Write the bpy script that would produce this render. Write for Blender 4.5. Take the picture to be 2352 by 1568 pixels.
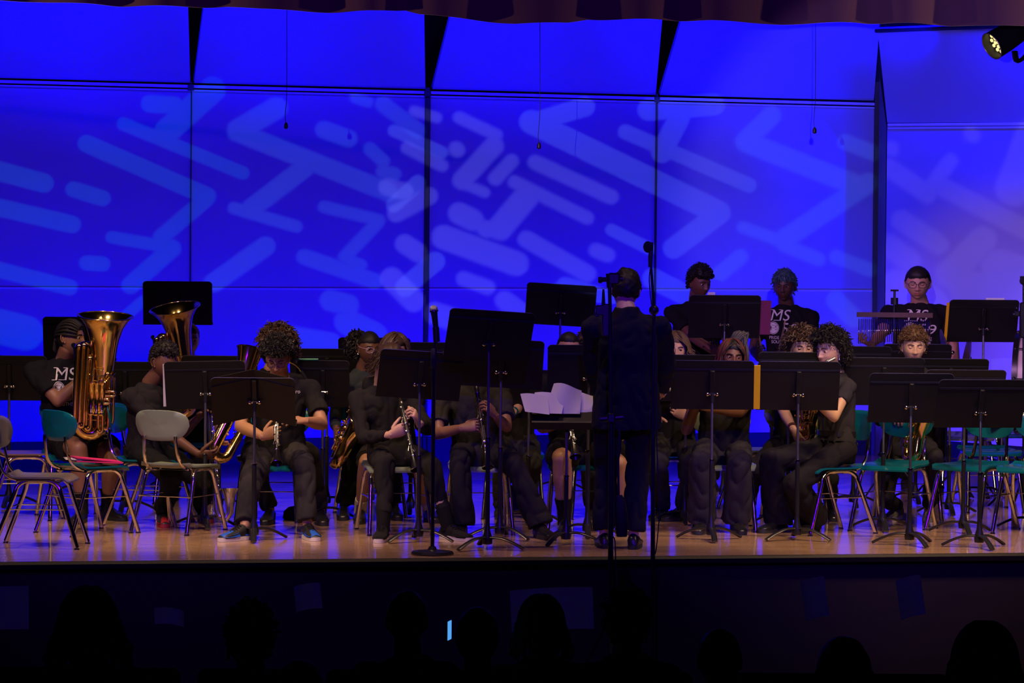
import bpy, bmesh, math, random
from mathutils import Vector, Matrix, noise
from mathutils.bvhtree import BVHTree

for o in list(bpy.data.objects):
    bpy.data.objects.remove(o)
SC = bpy.context.scene
COL = SC.collection
V = Vector
R = math.radians

# ------------------------------------------------------------------ camera
FPX, IW, IH = 7690.0, 2352.0, 1568.0
CAMZ = 1.88
PITCH, ROLL = R(-1.67), R(0.47)
_f = V((0, math.cos(PITCH), math.sin(PITCH)))
_r0 = V((1, 0, 0)); _u0 = _r0.cross(_f)
_r = math.cos(ROLL)*_r0 + math.sin(ROLL)*_u0
_u = math.cos(ROLL)*_u0 - math.sin(ROLL)*_r0
CAM = V((0, 0, CAMZ))
cam_d = bpy.data.cameras.new('camera'); cam = bpy.data.objects.new('camera', cam_d); COL.objects.link(cam)
cam_d.sensor_width = 36.0; cam_d.lens = FPX/IW*36.0; cam_d.clip_end = 200
mw = Matrix.Identity(4)
for i in range(3):
    mw[i][0] = _r[i]; mw[i][1] = _u[i]; mw[i][2] = -_f[i]; mw[i][3] = CAM[i]
cam.matrix_world = mw
SC.camera = cam

def P(px, py, D):
    """the place seen at this spot of the photograph, D metres upstage of the camera"""
    d = _f + ((px-IW/2)/FPX)*_r - ((py-IH/2)/FPX)*_u
    return CAM + d*(D/d.y)
def G(px, py, z=0.0):
    d = _f + ((px-IW/2)/FPX)*_r - ((py-IH/2)/FPX)*_u
    return CAM + d*((z-CAM.z)/d.z)

# ------------------------------------------------------------------ world, exposure
w = bpy.data.worlds.new('world'); SC.world = w; w.use_nodes = True
w.node_tree.nodes['Background'].inputs[0].default_value = (0.05, 0.04, 0.9, 1)
w.node_tree.nodes['Background'].inputs[1].default_value = 0.0012
SC.view_settings.view_transform = 'Standard'; SC.view_settings.look = 'None'
SC.view_settings.exposure = 0.0; SC.view_settings.gamma = 1.0
SC.view_settings.use_curve_mapping = False

# ------------------------------------------------------------------ stage lighting
def lamp(name, kind, loc, tgt, color, power, size=0.2, spot=60, blend=0.5, shape=None):
    d = bpy.data.lights.new(name, kind); d.color = color; d.energy = power
    if kind == 'SPOT':
        d.spot_size = R(spot); d.spot_blend = blend; d.shadow_soft_size = size
    elif kind == 'AREA':
        d.shape = 'RECTANGLE'; d.size = size[0]; d.size_y = size[1]
    else:
        d.shadow_soft_size = size
    o = bpy.data.objects.new(name, d); COL.objects.link(o)
    o.location = loc
    o.rotation_euler = (V(tgt)-V(loc)).to_track_quat('-Z', 'Y').to_euler()
    return o

BLUE = (0.0, 0.0, 1.0)
# blue border lights hung out of sight behind the valance, following the line of the shell
for i, x in enumerate((-5.2, -3.4, -1.6, 0.2, 1.9, 3.2)):
    yw = 28.75 + 0.39*x
    lamp('blue_border_light', 'SPOT', (x, yw-2.7, 3.72), (x+0.1, yw-0.75, 4.25), BLUE, 580 if x < -2 else (470 if x < 3 else 300), 0.12, 76, 0.75)
lamp('blue_border_light', 'SPOT', (4.5, 25.3, 3.74), (4.6, 27.9, 3.85), BLUE, 2300, 0.12, 70, 0.75)
# blue floor lights behind the band, washing the foot of the shell
for i, x in enumerate((-5.0, -3.6, -2.2, -0.8, 0.6, 2.0, 3.2)):
    yw = 28.75 + 0.39*x
    lamp('blue_floor_light', 'SPOT', (x, yw-2.0, 0.22), (x, yw, 0.75), BLUE, 165, 0.10, 116, 0.8)
lamp('blue_floor_light', 'SPOT', (4.0, 26.8, 0.22), (4.35, 28.8, 0.75), BLUE, 190, 0.10, 116, 0.8)
# warm overhead lights behind the valance, aimed left and right of the conductor
WARM = (1.0, 0.65, 0.39)
for (x, tx, ty, pw, sp) in ((-4.1, -2.4, 21.9, 560, 52), (-1.6, -2.0, 21.9, 520, 52), (2.4, 2.6, 21.9, 560, 52), (4.0, 2.4, 21.9, 600, 52)):
    lamp('warm_overhead_light', 'SPOT', (x, 18.95, 4.1), (tx, ty, 0.55), WARM, pw*0.68, 0.12, sp, 0.6)
lamp('warm_overhead_light', 'SPOT', (-0.3, 20.0, 5.2), (-0.5, 21.9, 0.5), (1.0, 0.54, 0.38), 260, 0.12, 56, 0.7)
for (x, tx, ty) in ((-3.0, -2.9, 20.9), (-1.2, -1.2, 21.0), (2.2, 2.2, 21.3), (3.4, 3.3, 21.4)):
    lamp('added_floor_fill', 'SPOT', (x, 20.3, 5.0), (tx, ty, 0.0), WARM, 230, 0.12, 62, 0.7)  # added fill that brightens the front floor, no known fixture
# violet front-of-house lights
for i, x in enumerate((-6.5, 6.5)):
    lamp('violet_front_light', 'SPOT', (x, 6.0, 5.0), (x*0.3, 21.6, 0.9), (0.07, 0.0, 1.0), 1300, 0.10, 15, 0.6)
lamp('violet_front_light', 'SPOT', (0.4, 5.0, 5.2), (0.6, 20.8, 1.15), (0.06, 0.0, 1.0), 3400, 0.10, 10.5, 0.7)
lamp('added_violet_fill', 'SPOT', (0.0, 11.0, 7.0), (0.0, 19.2, 2.9), (0.16, 0.02, 1.0), 800, 0.10, 52, 0.6)  # added violet fill to lift the dark valance, not a known house lamp
# plum overhead light on the percussionists
lamp('plum_overhead_light', 'SPOT', (-1.6, 19.0, 4.9), (2.5, 25.5, 1.35), (0.62, 0.26, 0.72), 1300, 0.06, 26, 0.5)
lamp('plum_overhead_light', 'SPOT', (1.0, 19.0, 4.9), (3.9, 25.5, 1.35), (0.62, 0.26, 0.72), 800, 0.06, 18, 0.5)
# warm spots added out of view at both ends to streak the valance folds
for x in (-6.2, 6.4):
    lamp('added_valance_spot', 'SPOT', (x, 18.0, 2.9), (x*0.35, 18.6, 3.35), (1.0, 0.66, 0.36), 380, 0.05, 24, 0.7)

# pattern projectors out in the house: spot lights with a cut pattern of rounded bars in the beam
def Dw(px): return 27.6 + 2.7*px/2008.0          # depth of the shell wall
def projector(name, loc, tgt, color, power, spot, bars, soft, size=0.01, floor=0.0):
    o = lamp(name, 'SPOT', loc, tgt, color, power, size, spot, 0.3)
    bpy.context.view_layer.update()
    inv = o.matrix_world.inverted()
    d = o.data; d.use_nodes = True
    nt = d.node_tree; N = nt.nodes; Lk = nt.links
    em = [n for n in N if n.type == 'EMISSION'][0]
    def vm(op, a, b=None, sc=None, out=0):
        n = N.new('ShaderNodeVectorMath'); n.operation = op
        for x, sk in ((a, n.inputs[0]), (b, n.inputs[1])):
            if x is None: continue
            if isinstance(x, tuple): sk.default_value = x
            else: Lk.new(x, sk)
        if sc is not None: Lk.new(sc, n.inputs['Scale'])
        return n.outputs[out]
    def m(op, a, b=None, clamp=False):
        n = N.new('ShaderNodeMath'); n.operation = op; n.use_clamp = clamp
        for x, sk in ((a, n.inputs[0]), (b, n.inputs[1])):
            if x is None: continue
            if isinstance(x, (int, float)): sk.default_value = x
            else: Lk.new(x, sk)
        return n.outputs[0]
    tc = N.new('ShaderNodeTexCoord'); sp = N.new('ShaderNodeSeparateXYZ'); Lk.new(tc.outputs['Normal'], sp.inputs[0])
    cb = N.new('ShaderNodeCombineXYZ')
    Lk.new(m('DIVIDE', sp.outputs[0], sp.outputs[2]), cb.inputs[0]); Lk.new(m('DIVIDE', sp.outputs[1], sp.outputs[2]), cb.inputs[1])
    p = cb.outputs[0]; acc = None
    def ls(px, py):
        D = Dw(px) if px < 2015 else 29.3-1.7*(px-2038)/420
        q = inv @ P(px, py, D); return V((q.x/q.z, q.y/q.z, 0)), q.length
    for (x0, y0, x1, y1, r) in bars:
        a, L = ls(x0, y0); b, _ = ls(x1 + (0.5 if (x0, y0) == (x1, y1) else 0), y1); ba = b-a
        rr = r*Dw(x0)/FPX/L
        pa = vm('SUBTRACT', p, tuple(a)); h = m('MULTIPLY', vm('DOT_PRODUCT', pa, tuple(ba), out=1), 1.0/ba.length_squared, True)
        dd = m('SUBTRACT', vm('LENGTH', vm('SUBTRACT', pa, vm('SCALE', tuple(ba), None, h)), out=1), rr)
        acc = dd if acc is None else m('MINIMUM', acc, dd)
    mr = N.new('ShaderNodeMapRange'); mr.interpolation_type = 'SMOOTHSTEP'; Lk.new(acc, mr.inputs['Value'])
    sf = soft/FPX*1.4
    mr.inputs['From Min'].default_value = -sf; mr.inputs['From Max'].default_value = sf
    mr.inputs['To Min'].default_value = 1.0; mr.inputs['To Max'].default_value = floor
    Lk.new(mr.outputs['Result'], em.inputs['Strength'])
    return o
# bars of the projected zigzags: x0, y0, x1, y1, half width, as they land on the shell
BARS_A = [(285, 285, 557, 397, 15), (385, 300, 490, 205, 28), (345, 238, 400, 242, 20), (200, 330, 475, 450, 20), (475, 455, 370, 545, 18), (258, 545, 375, 565, 14), (395, 570, 300, 655, 20), (-30, 385, 100, 420, 22),
          (-30, 470, 165, 515, 20), (200, 604, 235, 606, 17), (170, 435, 235, 455, 18), (0, 620, 160, 660, 18), (-40, 740, 60, 765, 40), (330, 690, 250, 760, 12)]
BARS_B = [(548, 298, 635, 248, 25), (545, 303, 890, 440, 22), (700, 385, 575, 480, 22), (538, 478, 680, 520, 14), (745, 298, 800, 318, 20), (745, 475, 870, 505, 14), (866, 512, 797, 585, 15), (790, 590, 830, 608, 13), (610, 565, 490, 650, 22),
          (700, 590, 860, 645, 18), (850, 342, 880, 370, 15), (880, 395, 905, 400, 16), (815, 225, 845, 235, 12), (880, 240, 960, 300, 18), (760, 690, 800, 700, 24), (640, 770, 760, 790, 26), (800, 740, 860, 770, 30)]
BARS_C = [(1055, 270, 1140, 310, 14), (1134, 335, 1062, 414, 22), (1058, 418, 1113, 442, 12), (1230, 373, 1403, 452, 17), (1182, 418, 1348, 500, 15), (1210, 450, 1148, 524, 28), (1020, 545, 1185, 605, 28), (1210, 550, 1348, 628, 20), (1048, 342, 1050, 344, 17),
          (1175, 370, 1138, 410, 16), (1055, 490, 1085, 505, 25), (1115, 525, 1118, 527, 20), (1370, 575, 1395, 585, 17), (1065, 640, 1120, 660, 17), (952, 255, 1003, 270, 12), (935, 340, 1015, 380, 14), (890, 430, 930, 440, 20), (910, 490, 985, 450, 20), (930, 560, 960, 580, 22), (900, 640, 950, 690, 26), (1000, 720, 1060, 740, 26), (1160, 690, 1200, 720, 22)]
BARS_E = [(1220, 280, 1650, 488, 27), (1650, 492, 1547, 570, 24), (1405, 528, 1490, 570, 14), (1344, 245, 1222, 282, 22), (1490, 252, 1640, 240, 25), (1560, 270, 1520, 350, 24), (1437, 303, 1720, 425, 17), (905, 300, 1015, 350, 14), (960, 420, 905, 470, 18), (1000, 600, 930, 660, 22), (1300, 660, 1430, 700, 24), (1500, 640, 1600, 690, 24)]
BARS_D = [(1772, 266, 1713, 322, 22), (1713, 326, 1965, 425, 24), (1995, 420, 1800, 550, 23), (1706, 522, 1785, 550, 14), (1942, 326, 2008, 352, 18), (1800, 562, 1880, 595, 16), (1800, 362, 1830, 370, 18), (1920, 590, 2000, 620, 16), (1700, 590, 1640, 640, 18), (1920, 690, 1960, 730, 22)]
BARS_W = [(2042, 385, 2130, 445, 21), (2130, 440, 2183, 370, 17), (2165, 430, 2400, 550, 21), (2330, 430, 2375, 310, 40), (2070, 505, 2157, 562, 22), (2257, 552, 2180, 630, 30), (2042, 565, 2090, 600, 25), (2295, 615, 2380, 640, 40), (2048, 338, 2050, 345, 14), (2230, 306, 2236, 312, 15), (2060, 660, 2140, 700, 40), (2220, 660, 2330, 700, 40)]
projector('pattern_projector', (-3.2, 8.0, 2.45), P(250, 480, 28), (0.0, 0.30, 1.0), 2300, 16, BARS_A, 4)
projector('pattern_projector', (-2.4, 8.0, 2.45), P(700, 480, 28.5), (0.10, 0.30, 1.0), 2500, 16, BARS_B, 5)
projector('pattern_projector', (-1.6, 8.0, 2.45), P(1130, 480, 29), (0.30, 0.30, 1.0), 3600, 16, BARS_C, 6)
projector('pattern_projector', (-0.8, 8.0, 2.45), P(1350, 480, 29.4), (0.18, 0.28, 1.0), 3800, 16, BARS_E, 4)
projector('pattern_projector', (0.0, 8.0, 2.45), P(1850, 480, 30), (0.10, 0.28, 1.0), 3400, 16, BARS_D, 6)
projector('pattern_projector', (0.8, 8.0, 2.45), P(2200, 520, 29), (0.50, 0.40, 1.0), 3600, 14, BARS_W, 8, floor=0.45)
# ------------------------------------------------------------------ materials
MATS = {}
def mat(name, col, rough=0.6, metal=0.0, spec=0.5, bump=None, coat=0.0, vary=None, emit=None, alpha=None, trans=None, sheen=0.0):
    if name in MATS: return MATS[name]
    m = bpy.data.materials.new(name); m.use_nodes = True
    nt = m.node_tree; b = nt.nodes['Principled BSDF']
    b.inputs['Base Color'].default_value = (*col, 1); b.inputs['Roughness'].default_value = rough
    b.inputs['Metallic'].default_value = metal; b.inputs['Specular IOR Level'].default_value = spec
    b.inputs['Coat Weight'].default_value = coat; b.inputs['Coat Roughness'].default_value = 0.1
    b.inputs['Sheen Weight'].default_value = sheen
    if trans: b.inputs['Transmission Weight'].default_value = trans
    if alpha is not None: b.inputs['Alpha'].default_value = alpha
    if emit:
        b.inputs['Emission Color'].default_value = (*emit[0], 1); b.inputs['Emission Strength'].default_value = emit[1]
    if bump or vary:
        tc = nt.nodes.new('ShaderNodeTexCoord')
        n = nt.nodes.new('ShaderNodeTexNoise'); n.inputs['Scale'].default_value = (bump or vary)[0]
        n.inputs['Detail'].default_value = 4
        nt.links.new(tc.outputs['Object'], n.inputs['Vector'])
        if bump:
            bp = nt.nodes.new('ShaderNodeBump'); bp.inputs['Strength'].default_value = bump[1]; bp.inputs['Distance'].default_value = 0.01
            nt.links.new(n.outputs['Fac'], bp.inputs['Height']); nt.links.new(bp.outputs[0], b.inputs['Normal'])
        if vary:
            mx = nt.nodes.new('ShaderNodeMix'); mx.data_type = 'RGBA'
            k = vary[1]
            mx.inputs['A'].default_value = (*[c*(1-k) for c in col], 1); mx.inputs['B'].default_value = (*[min(1, c*(1+k)) for c in col], 1)
            nt.links.new(n.outputs['Fac'], mx.inputs['Factor']); nt.links.new(mx.outputs['Result'], b.inputs['Base Color'])
    MATS[name] = m
    return m

CHROME = mat('chrome', (0.72, 0.69, 0.66), 0.12, 1.0, vary=(30, 0.15))
SILVER = mat('silver_keys', (0.80, 0.80, 0.82), 0.2, 1.0, vary=(40, 0.1))
BRASS = mat('lacquered_brass', (0.92, 0.66, 0.24), 0.14, 1.0, vary=(9, 0.12))
BLACKPAINT = mat('black_stand_paint', (0.006, 0.0055, 0.006), 0.5, 0.0, 0.25, bump=(220, 0.08))
BLACKPOLE = mat('black_pole_enamel', (0.02, 0.02, 0.024), 0.28, 0.3, 0.6, vary=(20, 0.2))
BLACKPLASTIC = mat('black_plastic', (0.012, 0.012, 0.014), 0.4, vary=(60, 0.2))
EBONY = mat('black_wood', (0.012, 0.011, 0.011), 0.3, 0.0, 0.5, vary=(50, 0.3))
TEAL = mat('teal_plastic', (0.003, 0.105, 0.14), 0.20, 0.0, 0.5, vary=(12, 0.1))
TAN = mat('tan_plastic', (0.20, 0.25, 0.18), 0.34, 0.0, 0.5, vary=(12, 0.08))
BROWN = mat('brown_plastic', (0.16, 0.10, 0.075), 0.20, 0.0, 0.5, vary=(12, 0.08))
GREYPL = mat('grey_plastic', (0.15, 0.13, 0.125), 0.20, 0.0, 0.5, vary=(12, 0.08))
RUBBER = mat('black_rubber', (0.015, 0.015, 0.016), 0.75, vary=(40, 0.2))
PAPER = mat('white_paper', (0.75, 0.74, 0.72), 0.8, vary=(8, 0.03))
def translucent_paper():
    m = bpy.data.materials.new('thin_translucent_paper'); m.use_nodes = True; nt = m.node_tree
    out = [n for n in nt.nodes if n.type == 'OUTPUT_MATERIAL'][0]; b = nt.nodes['Principled BSDF']; b.inputs['Base Color'].default_value = (0.7, 0.7, 0.7, 1); b.inputs['Roughness'].default_value = 0.8
    t = nt.nodes.new('ShaderNodeBsdfTranslucent'); t.inputs['Color'].default_value = (0.85, 0.85, 0.85, 1); mx = nt.nodes.new('ShaderNodeMixShader'); mx.inputs[0].default_value = 0.85
    nz = nt.nodes.new('ShaderNodeTexNoise'); nz.inputs['Scale'].default_value = 12; bp = nt.nodes.new('ShaderNodeBump'); bp.inputs['Strength'].default_value = 0.1; nt.links.new(nz.outputs['Fac'], bp.inputs['Height']); nt.links.new(bp.outputs[0], b.inputs['Normal'])
    nt.links.new(b.outputs[0], mx.inputs[1]); nt.links.new(t.outputs[0], mx.inputs[2]); nt.links.new(mx.outputs[0], out.inputs['Surface']); return m
THINPAPER = translucent_paper()
WHITE = mat('white_rubber', (0.70, 0.66, 0.60), 0.7, vary=(30, 0.08))
PRINT = mat('shirt_print', (0.62, 0.60, 0.55), 0.8, vary=(60, 0.08))

# ------------------------------------------------------------------ mesh builder
def frame_from(d, up=V((0, 0, 1))):
    d = V(d).normalized()
    if abs(d.dot(up)) > 0.98: up = V((0, 1, 0))
    x = up.cross(d).normalized(); y = d.cross(x)
    return x, y, d
def basis(o, x, y, z):
    M = Matrix.Identity(4)
    for i in range(3):
        M[i][0] = x[i]; M[i][1] = y[i]; M[i][2] = z[i]; M[i][3] = o[i]
    return M
def axisM(a, b, up=V((0, 0, 1))):
    """local +Z runs from a to b"""
    x, y, z = frame_from(V(b)-V(a), up)
    return basis(V(a), x, y, z)

class MB:
    def __init__(s): s.v = []; s.f = []; s.m = []
    def add(s, vs, fs, mi=0):
        o = len(s.v); s.v += [V(p) for p in vs]
        s.f += [tuple(i+o for i in f) for f in fs]; s.m += [mi]*len(fs)
        return s
    def box(s, c, sz, M=None, mi=0, bev=0.0):
        hx, hy, hz = sz[0]/2, sz[1]/2, sz[2]/2
        c = V(c)
        if bev <= 0:
            vs = [V((x*hx, y*hy, z*hz)) for z in (-1, 1) for y in (-1, 1) for x in (-1, 1)]
            fs = [(0, 2, 3, 1), (4, 5, 7, 6), (0, 1, 5, 4), (2, 6, 7, 3), (0, 4, 6, 2), (1, 3, 7, 5)]
        else:
            b = min(bev, hx*.99, hy*.99, hz*.99); vs = []; 
            for z in (-1, 1):
                for y in (-1, 1):
                    for x in (-1, 1):
                        vs += [V((x*(hx-b), y*(hy-b), z*hz)), V((x*(hx-b), y*hy, z*(hz-b))), V((x*hx, y*(hy-b), z*(hz-b)))]
            def i(x, y, z, k): return ((z*2+y)*2+x)*3+k
            fs = []
            for k, (ax) in ((0, 'z'), (1, 'y'), (2, 'x')):
                for t in (0, 1):
                    if ax == 'z': q = [i(0, 0, t, 0), i(1, 0, t, 0), i(1, 1, t, 0), i(0, 1, t, 0)]
                    if ax == 'y': q = [i(0, t, 0, 1), i(1, t, 0, 1), i(1, t, 1, 1), i(0, t, 1, 1)]
                    if ax == 'x': q = [i(t, 0, 0, 2), i(t, 1, 0, 2), i(t, 1, 1, 2), i(t, 0, 1, 2)]
                    fs.append(tuple(q))
            for y in (0, 1):
                for z in (0, 1): fs.append((i(0, y, z, 0), i(1, y, z, 0), i(1, y, z, 1), i(0, y, z, 1)))
            for x in (0, 1):
                for z in (0, 1): fs.append((i(x, 0, z, 0), i(x, 1, z, 0), i(x, 1, z, 2), i(x, 0, z, 2)))
            for x in (0, 1):
                for y in (0, 1): fs.append((i(x, y, 0, 1), i(x, y, 1, 1), i(x, y, 1, 2), i(x, y, 0, 2)))
            for z in (0, 1):
                for y in (0, 1):
                    for x in (0, 1): fs.append((i(x, y, z, 0), i(x, y, z, 1), i(x, y, z, 2)))
        vs = [p+c for p in vs]
        if M is not None: vs = [M @ p for p in vs]
        return s.add(vs, fs, mi)
    def tube(s, pts, rad, n=8, mi=0, cap=True, flat=1.0, up=None, closed=False):
        pts = [V(p) for p in pts]; k = len(pts)
        if not hasattr(rad, '__len__'): rad = [rad]*k
        x = None; vs = []
        for i, p in enumerate(pts):
            a = pts[i-1] if i else (pts[-1] if closed else p)
            b = pts[i+1] if i < k-1 else (pts[0] if closed else p)
            t = (b-a)
            if t.length < 1e-9: t = V((0, 0, 1))
            t.normalize()
            if x is None:
                x, y, _ = frame_from(t, up or V((0, 0, 1)))
            else:
                x = (x - t*x.dot(t))
                if x.length < 1e-6: x, y, _ = frame_from(t)
                x.normalize(); y = t.cross(x)
            for j in range(n):
                an = 2*math.pi*j/n
                vs.append(p + x*(math.cos(an)*rad[i]) + y*(math.sin(an)*rad[i]*flat))
        fs = []
        for i in range(k if closed else k-1):
            for j in range(n):
                a = i*n+j; b = i*n+(j+1) % n; c = ((i+1) % k)*n
                fs.append((a, b, c+(j+1) % n, c+j))
        if cap and not closed:
            fs.append(tuple(range(n-1, -1, -1))); fs.append(tuple((k-1)*n+j for j in range(n)))
        return s.add(vs, fs, mi)
    def capsule(s, a, b, ra, rb, n=12, mi=0):
        """tapered limb with rounded ends"""
        a, b = V(a), V(b); d = b-a; L = d.length or 1e-6; d = d/L
        pts = []; rr = []
        for t in (-0.98, -0.75, -0.4, 0): pts.append(a + d*(ra*t)); rr.append(ra*math.sqrt(max(0.0, 1-t*t)))
        for t in (0, 0.4, 0.75, 0.98): pts.append(b + d*(rb*t)); rr.append(rb*math.sqrt(max(0.0, 1-t*t)))
        return s.tube(pts, rr, n, mi)
    def lathe(s, prof, M=None, n=24, mi=0, cap=False):
        vs = []; fs = []
        for r, z in prof:
            for j in range(n):
                an = 2*math.pi*j/n; vs.append(V((r*math.cos(an), r*math.sin(an), z)))
        for i in range(len(prof)-1):
            for j in range(n):
                a = i*n+j; b = i*n+(j+1) % n
                fs.append((a, b, b+n, a+n))
        if cap:
            fs.append(tuple(range(n-1, -1, -1))); fs.append(tuple((len(prof)-1)*n+j for j in range(n)))
        if M is not None: vs = [M @ p for p in vs]
        return s.add(vs, fs, mi)
    def sphere(s, c, r, n=12, k=8, M=None, mi=0, sc=(1, 1, 1)):
        vs = []; fs = []; c = V(c)
        for i in range(k+1):
            la = -math.pi/2 + math.pi*i/k
            for j in range(n):
                an = 2*math.pi*j/n
                p = V((math.cos(la)*math.cos(an)*r*sc[0], math.cos(la)*math.sin(an)*r*sc[1], math.sin(la)*r*sc[2])) + c
                vs.append(M @ p if M is not None else p)
        for i in range(k):
            for j in range(n):
                a = i*n+j; b = i*n+(j+1) % n; fs.append((a, b, b+n, a+n))
        return s.add(vs, fs, mi)
    def loft(s, rings, mi=0, cap=True, closed=True):
        n = len(rings[0]); vs = [p for r in rings for p in r]; fs = []
        for i in range(len(rings)-1):
            for j in range(n if closed else n-1):
                a = i*n+j; b = i*n+(j+1) % n; fs.append((a, b, b+n, a+n))
        if cap and closed:
            fs.append(tuple(range(n-1, -1, -1))); fs.append(tuple((len(rings)-1)*n+j for j in range(n)))
        return s.add(vs, fs, mi)
    def prism(s, poly, th, M=None, mi=0):
        """outline in local XZ, thickness along local Y"""
        n = len(poly)
        vs = [V((x, -th/2, z)) for x, z in poly] + [V((x, th/2, z)) for x, z in poly]
        fs = [tuple(range(n)), tuple(range(2*n-1, n-1, -1))] + [(j, n+j, n+(j+1) % n, (j+1) % n) for j in range(n)]
        if M is not None: vs = [M @ p for p in vs]
        return s.add(vs, fs, mi)
    def mesh(s, name, offset=None):
        me = bpy.data.meshes.new(name)
        vs = [p - offset for p in s.v] if offset is not None else s.v
        me.from_pydata([tuple(p) for p in vs], [], s.f)
        me.polygons.foreach_set('material_index', s.m)
        me.update()
        return me
    def build(s, name, mats, parent=None, smooth=True, offset=None, angle=40, fix=True):
        me = s.mesh(name, offset)
        return finish(name, me, mats, parent, smooth, angle, fix)

def finish(name, me, mats, parent=None, smooth=True, angle=40, fix=True):
    if not isinstance(mats, (list, tuple)): mats = [mats]
    for m in mats: me.materials.append(m)
    if fix:
        bm = bmesh.new(); bm.from_mesh(me); bmesh.ops.recalc_face_normals(bm, faces=bm.faces); bm.to_mesh(me); bm.free()
    if smooth:
        me.polygons.foreach_set('use_smooth', [True]*len(me.polygons))
        try: me.set_sharp_from_angle(angle=R(angle))
        except Exception: pass
    o = bpy.data.objects.new(name, me); COL.objects.link(o)
    if parent is not None: o.parent = parent
    return o

def tag(o, label, cat, group=None, kind=None):
    o['label'] = label; o['category'] = cat
    if group: o['group'] = group
    if kind: o['kind'] = kind
    return o
def struct(o, label=None):
    o['kind'] = 'structure'
    if label: o['label'] = label
    return o
def thing(name, label, cat, loc=(0, 0, 0), rotz=0.0, group=None):
    o = bpy.data.objects.new(name, None); COL.objects.link(o)
    o.empty_display_size = 0.1
    o.location = loc; o.rotation_euler = (0, 0, rotz)
    return tag(o, label, cat, group)
def copy_tree(o, parent=None):
    c = o.copy(); COL.objects.link(c); c.parent = parent
    for ch in list(o.children): copy_tree(ch, c)
    return c
def smooth_path(pts, n=6, closed=False):
    """Catmull-Rom through the points"""
    pts = [V(p) for p in pts]; out = []
    m = len(pts)
    for i in range(m-1):
        p0 = pts[max(i-1, 0)]; p1 = pts[i]; p2 = pts[i+1]; p3 = pts[min(i+2, m-1)]
        for k in range(n):
            t = k/n
            out.append(0.5*((2*p1) + (p2-p0)*t + (2*p0-5*p1+4*p2-p3)*t*t + (3*p1-p0-3*p2+p3)*t*t*t))
    out.append(pts[-1])
    return out
def voxelize(mb, voxel, smooth_it=4, factor=0.5):
    """merge overlapping closed shapes into one continuous surface"""
    me = mb.mesh('tmp'); o = bpy.data.objects.new('tmp', me); COL.objects.link(o)
    m = o.modifiers.new('r', 'REMESH'); m.mode = 'VOXEL'; m.voxel_size = voxel
    if smooth_it:
        q = o.modifiers.new('s', 'SMOOTH'); q.iterations = smooth_it; q.factor = factor
    dg = bpy.context.evaluated_depsgraph_get()
    out = bpy.data.meshes.new_from_object(o.evaluated_get(dg))
    bpy.data.objects.remove(o); bpy.data.meshes.remove(me)
    return out
# ------------------------------------------------------------------ structure
def wood_floor():
    m = bpy.data.materials.new('varnished_maple_strips'); m.use_nodes = True
    nt = m.node_tree; b = nt.nodes['Principled BSDF']; N = nt.nodes; L = nt.links
    tc = N.new('ShaderNodeTexCoord')
    mp = N.new('ShaderNodeMapping'); mp.inputs['Scale'].default_value = (1, 1, 1); mp.inputs['Rotation'].default_value = (0, 0, R(-4))
    L.new(tc.outputs['Object'], mp.inputs[0])
    br = N.new('ShaderNodeTexBrick'); br.offset = 0.43; br.inputs['Scale'].default_value = 1.0
    br.inputs['Brick Width'].default_value = 1.1; br.inputs['Row Height'].default_value = 0.057
    br.inputs['Mortar Size'].default_value = 0.0012; br.inputs['Mortar Smooth'].default_value = 0.3
    br.inputs['Color1'].default_value = (0.46, 0.28, 0.145, 1); br.inputs['Color2'].default_value = (0.58, 0.37, 0.20, 1)
    br.inputs['Mortar'].default_value = (0.12, 0.07, 0.04, 1)
    L.new(mp.outputs[0], br.inputs['Vector'])
    ms = N.new('ShaderNodeMapping'); ms.inputs['Scale'].default_value = (2.0, 40.0, 1)
    L.new(tc.outputs['Object'], ms.inputs[0])
    no = N.new('ShaderNodeTexNoise'); no.inputs['Scale'].default_value = 1.0; no.inputs['Detail'].default_value = 5
    L.new(ms.outputs[0], no.inputs['Vector'])
    mx = N.new('ShaderNodeMix'); mx.data_type = 'RGBA'; mx.blend_type = 'MULTIPLY'; mx.inputs['Factor'].default_value = 0.55
    L.new(br.outputs['Color'], mx.inputs['A'])
    cr = N.new('ShaderNodeMapRange'); cr.inputs['To Min'].default_value = 0.55; cr.inputs['To Max'].default_value = 1.25
    L.new(no.outputs['Fac'], cr.inputs['Value']); L.new(cr.outputs[0], mx.inputs['B']); L.new(mx.outputs['Result'], b.inputs['Base Color'])
    b.inputs['Roughness'].default_value = 0.2
    b.inputs['Coat Weight'].default_value = 0.6; b.inputs['Coat Roughness'].default_value = 0.06
    rr = N.new('ShaderNodeMapRange'); rr.inputs['To Min'].default_value = 0.12; rr.inputs['To Max'].default_value = 0.34
    L.new(no.outputs['Fac'], rr.inputs['Value']); L.new(rr.outputs[0], b.inputs['Roughness'])
    mq = N.new('ShaderNodeMapping'); mq.inputs['Scale'].default_value = (3.0, 17.5, 1); L.new(mp.outputs[0], mq.inputs[0])
    n2 = N.new('ShaderNodeTexNoise'); n2.inputs['Scale'].default_value = 1.0; n2.inputs['Detail'].default_value = 3; L.new(mq.outputs[0], n2.inputs['Vector'])
    bp = N.new('ShaderNodeBump'); bp.inputs['Strength'].default_value = 0.16; bp.inputs['Distance'].default_value = 0.01
    L.new(n2.outputs['Fac'], bp.inputs['Height']); L.new(bp.outputs[0], b.inputs['Normal']); L.new(bp.outputs[0], b.inputs['Coat Normal'])
    return m
FLOOR = wood_floor()
PANEL = mat('shell_panel_laminate', (0.50, 0.51, 0.58), 0.45, 0, 0.4, vary=(1.5, 0.05))
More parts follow.
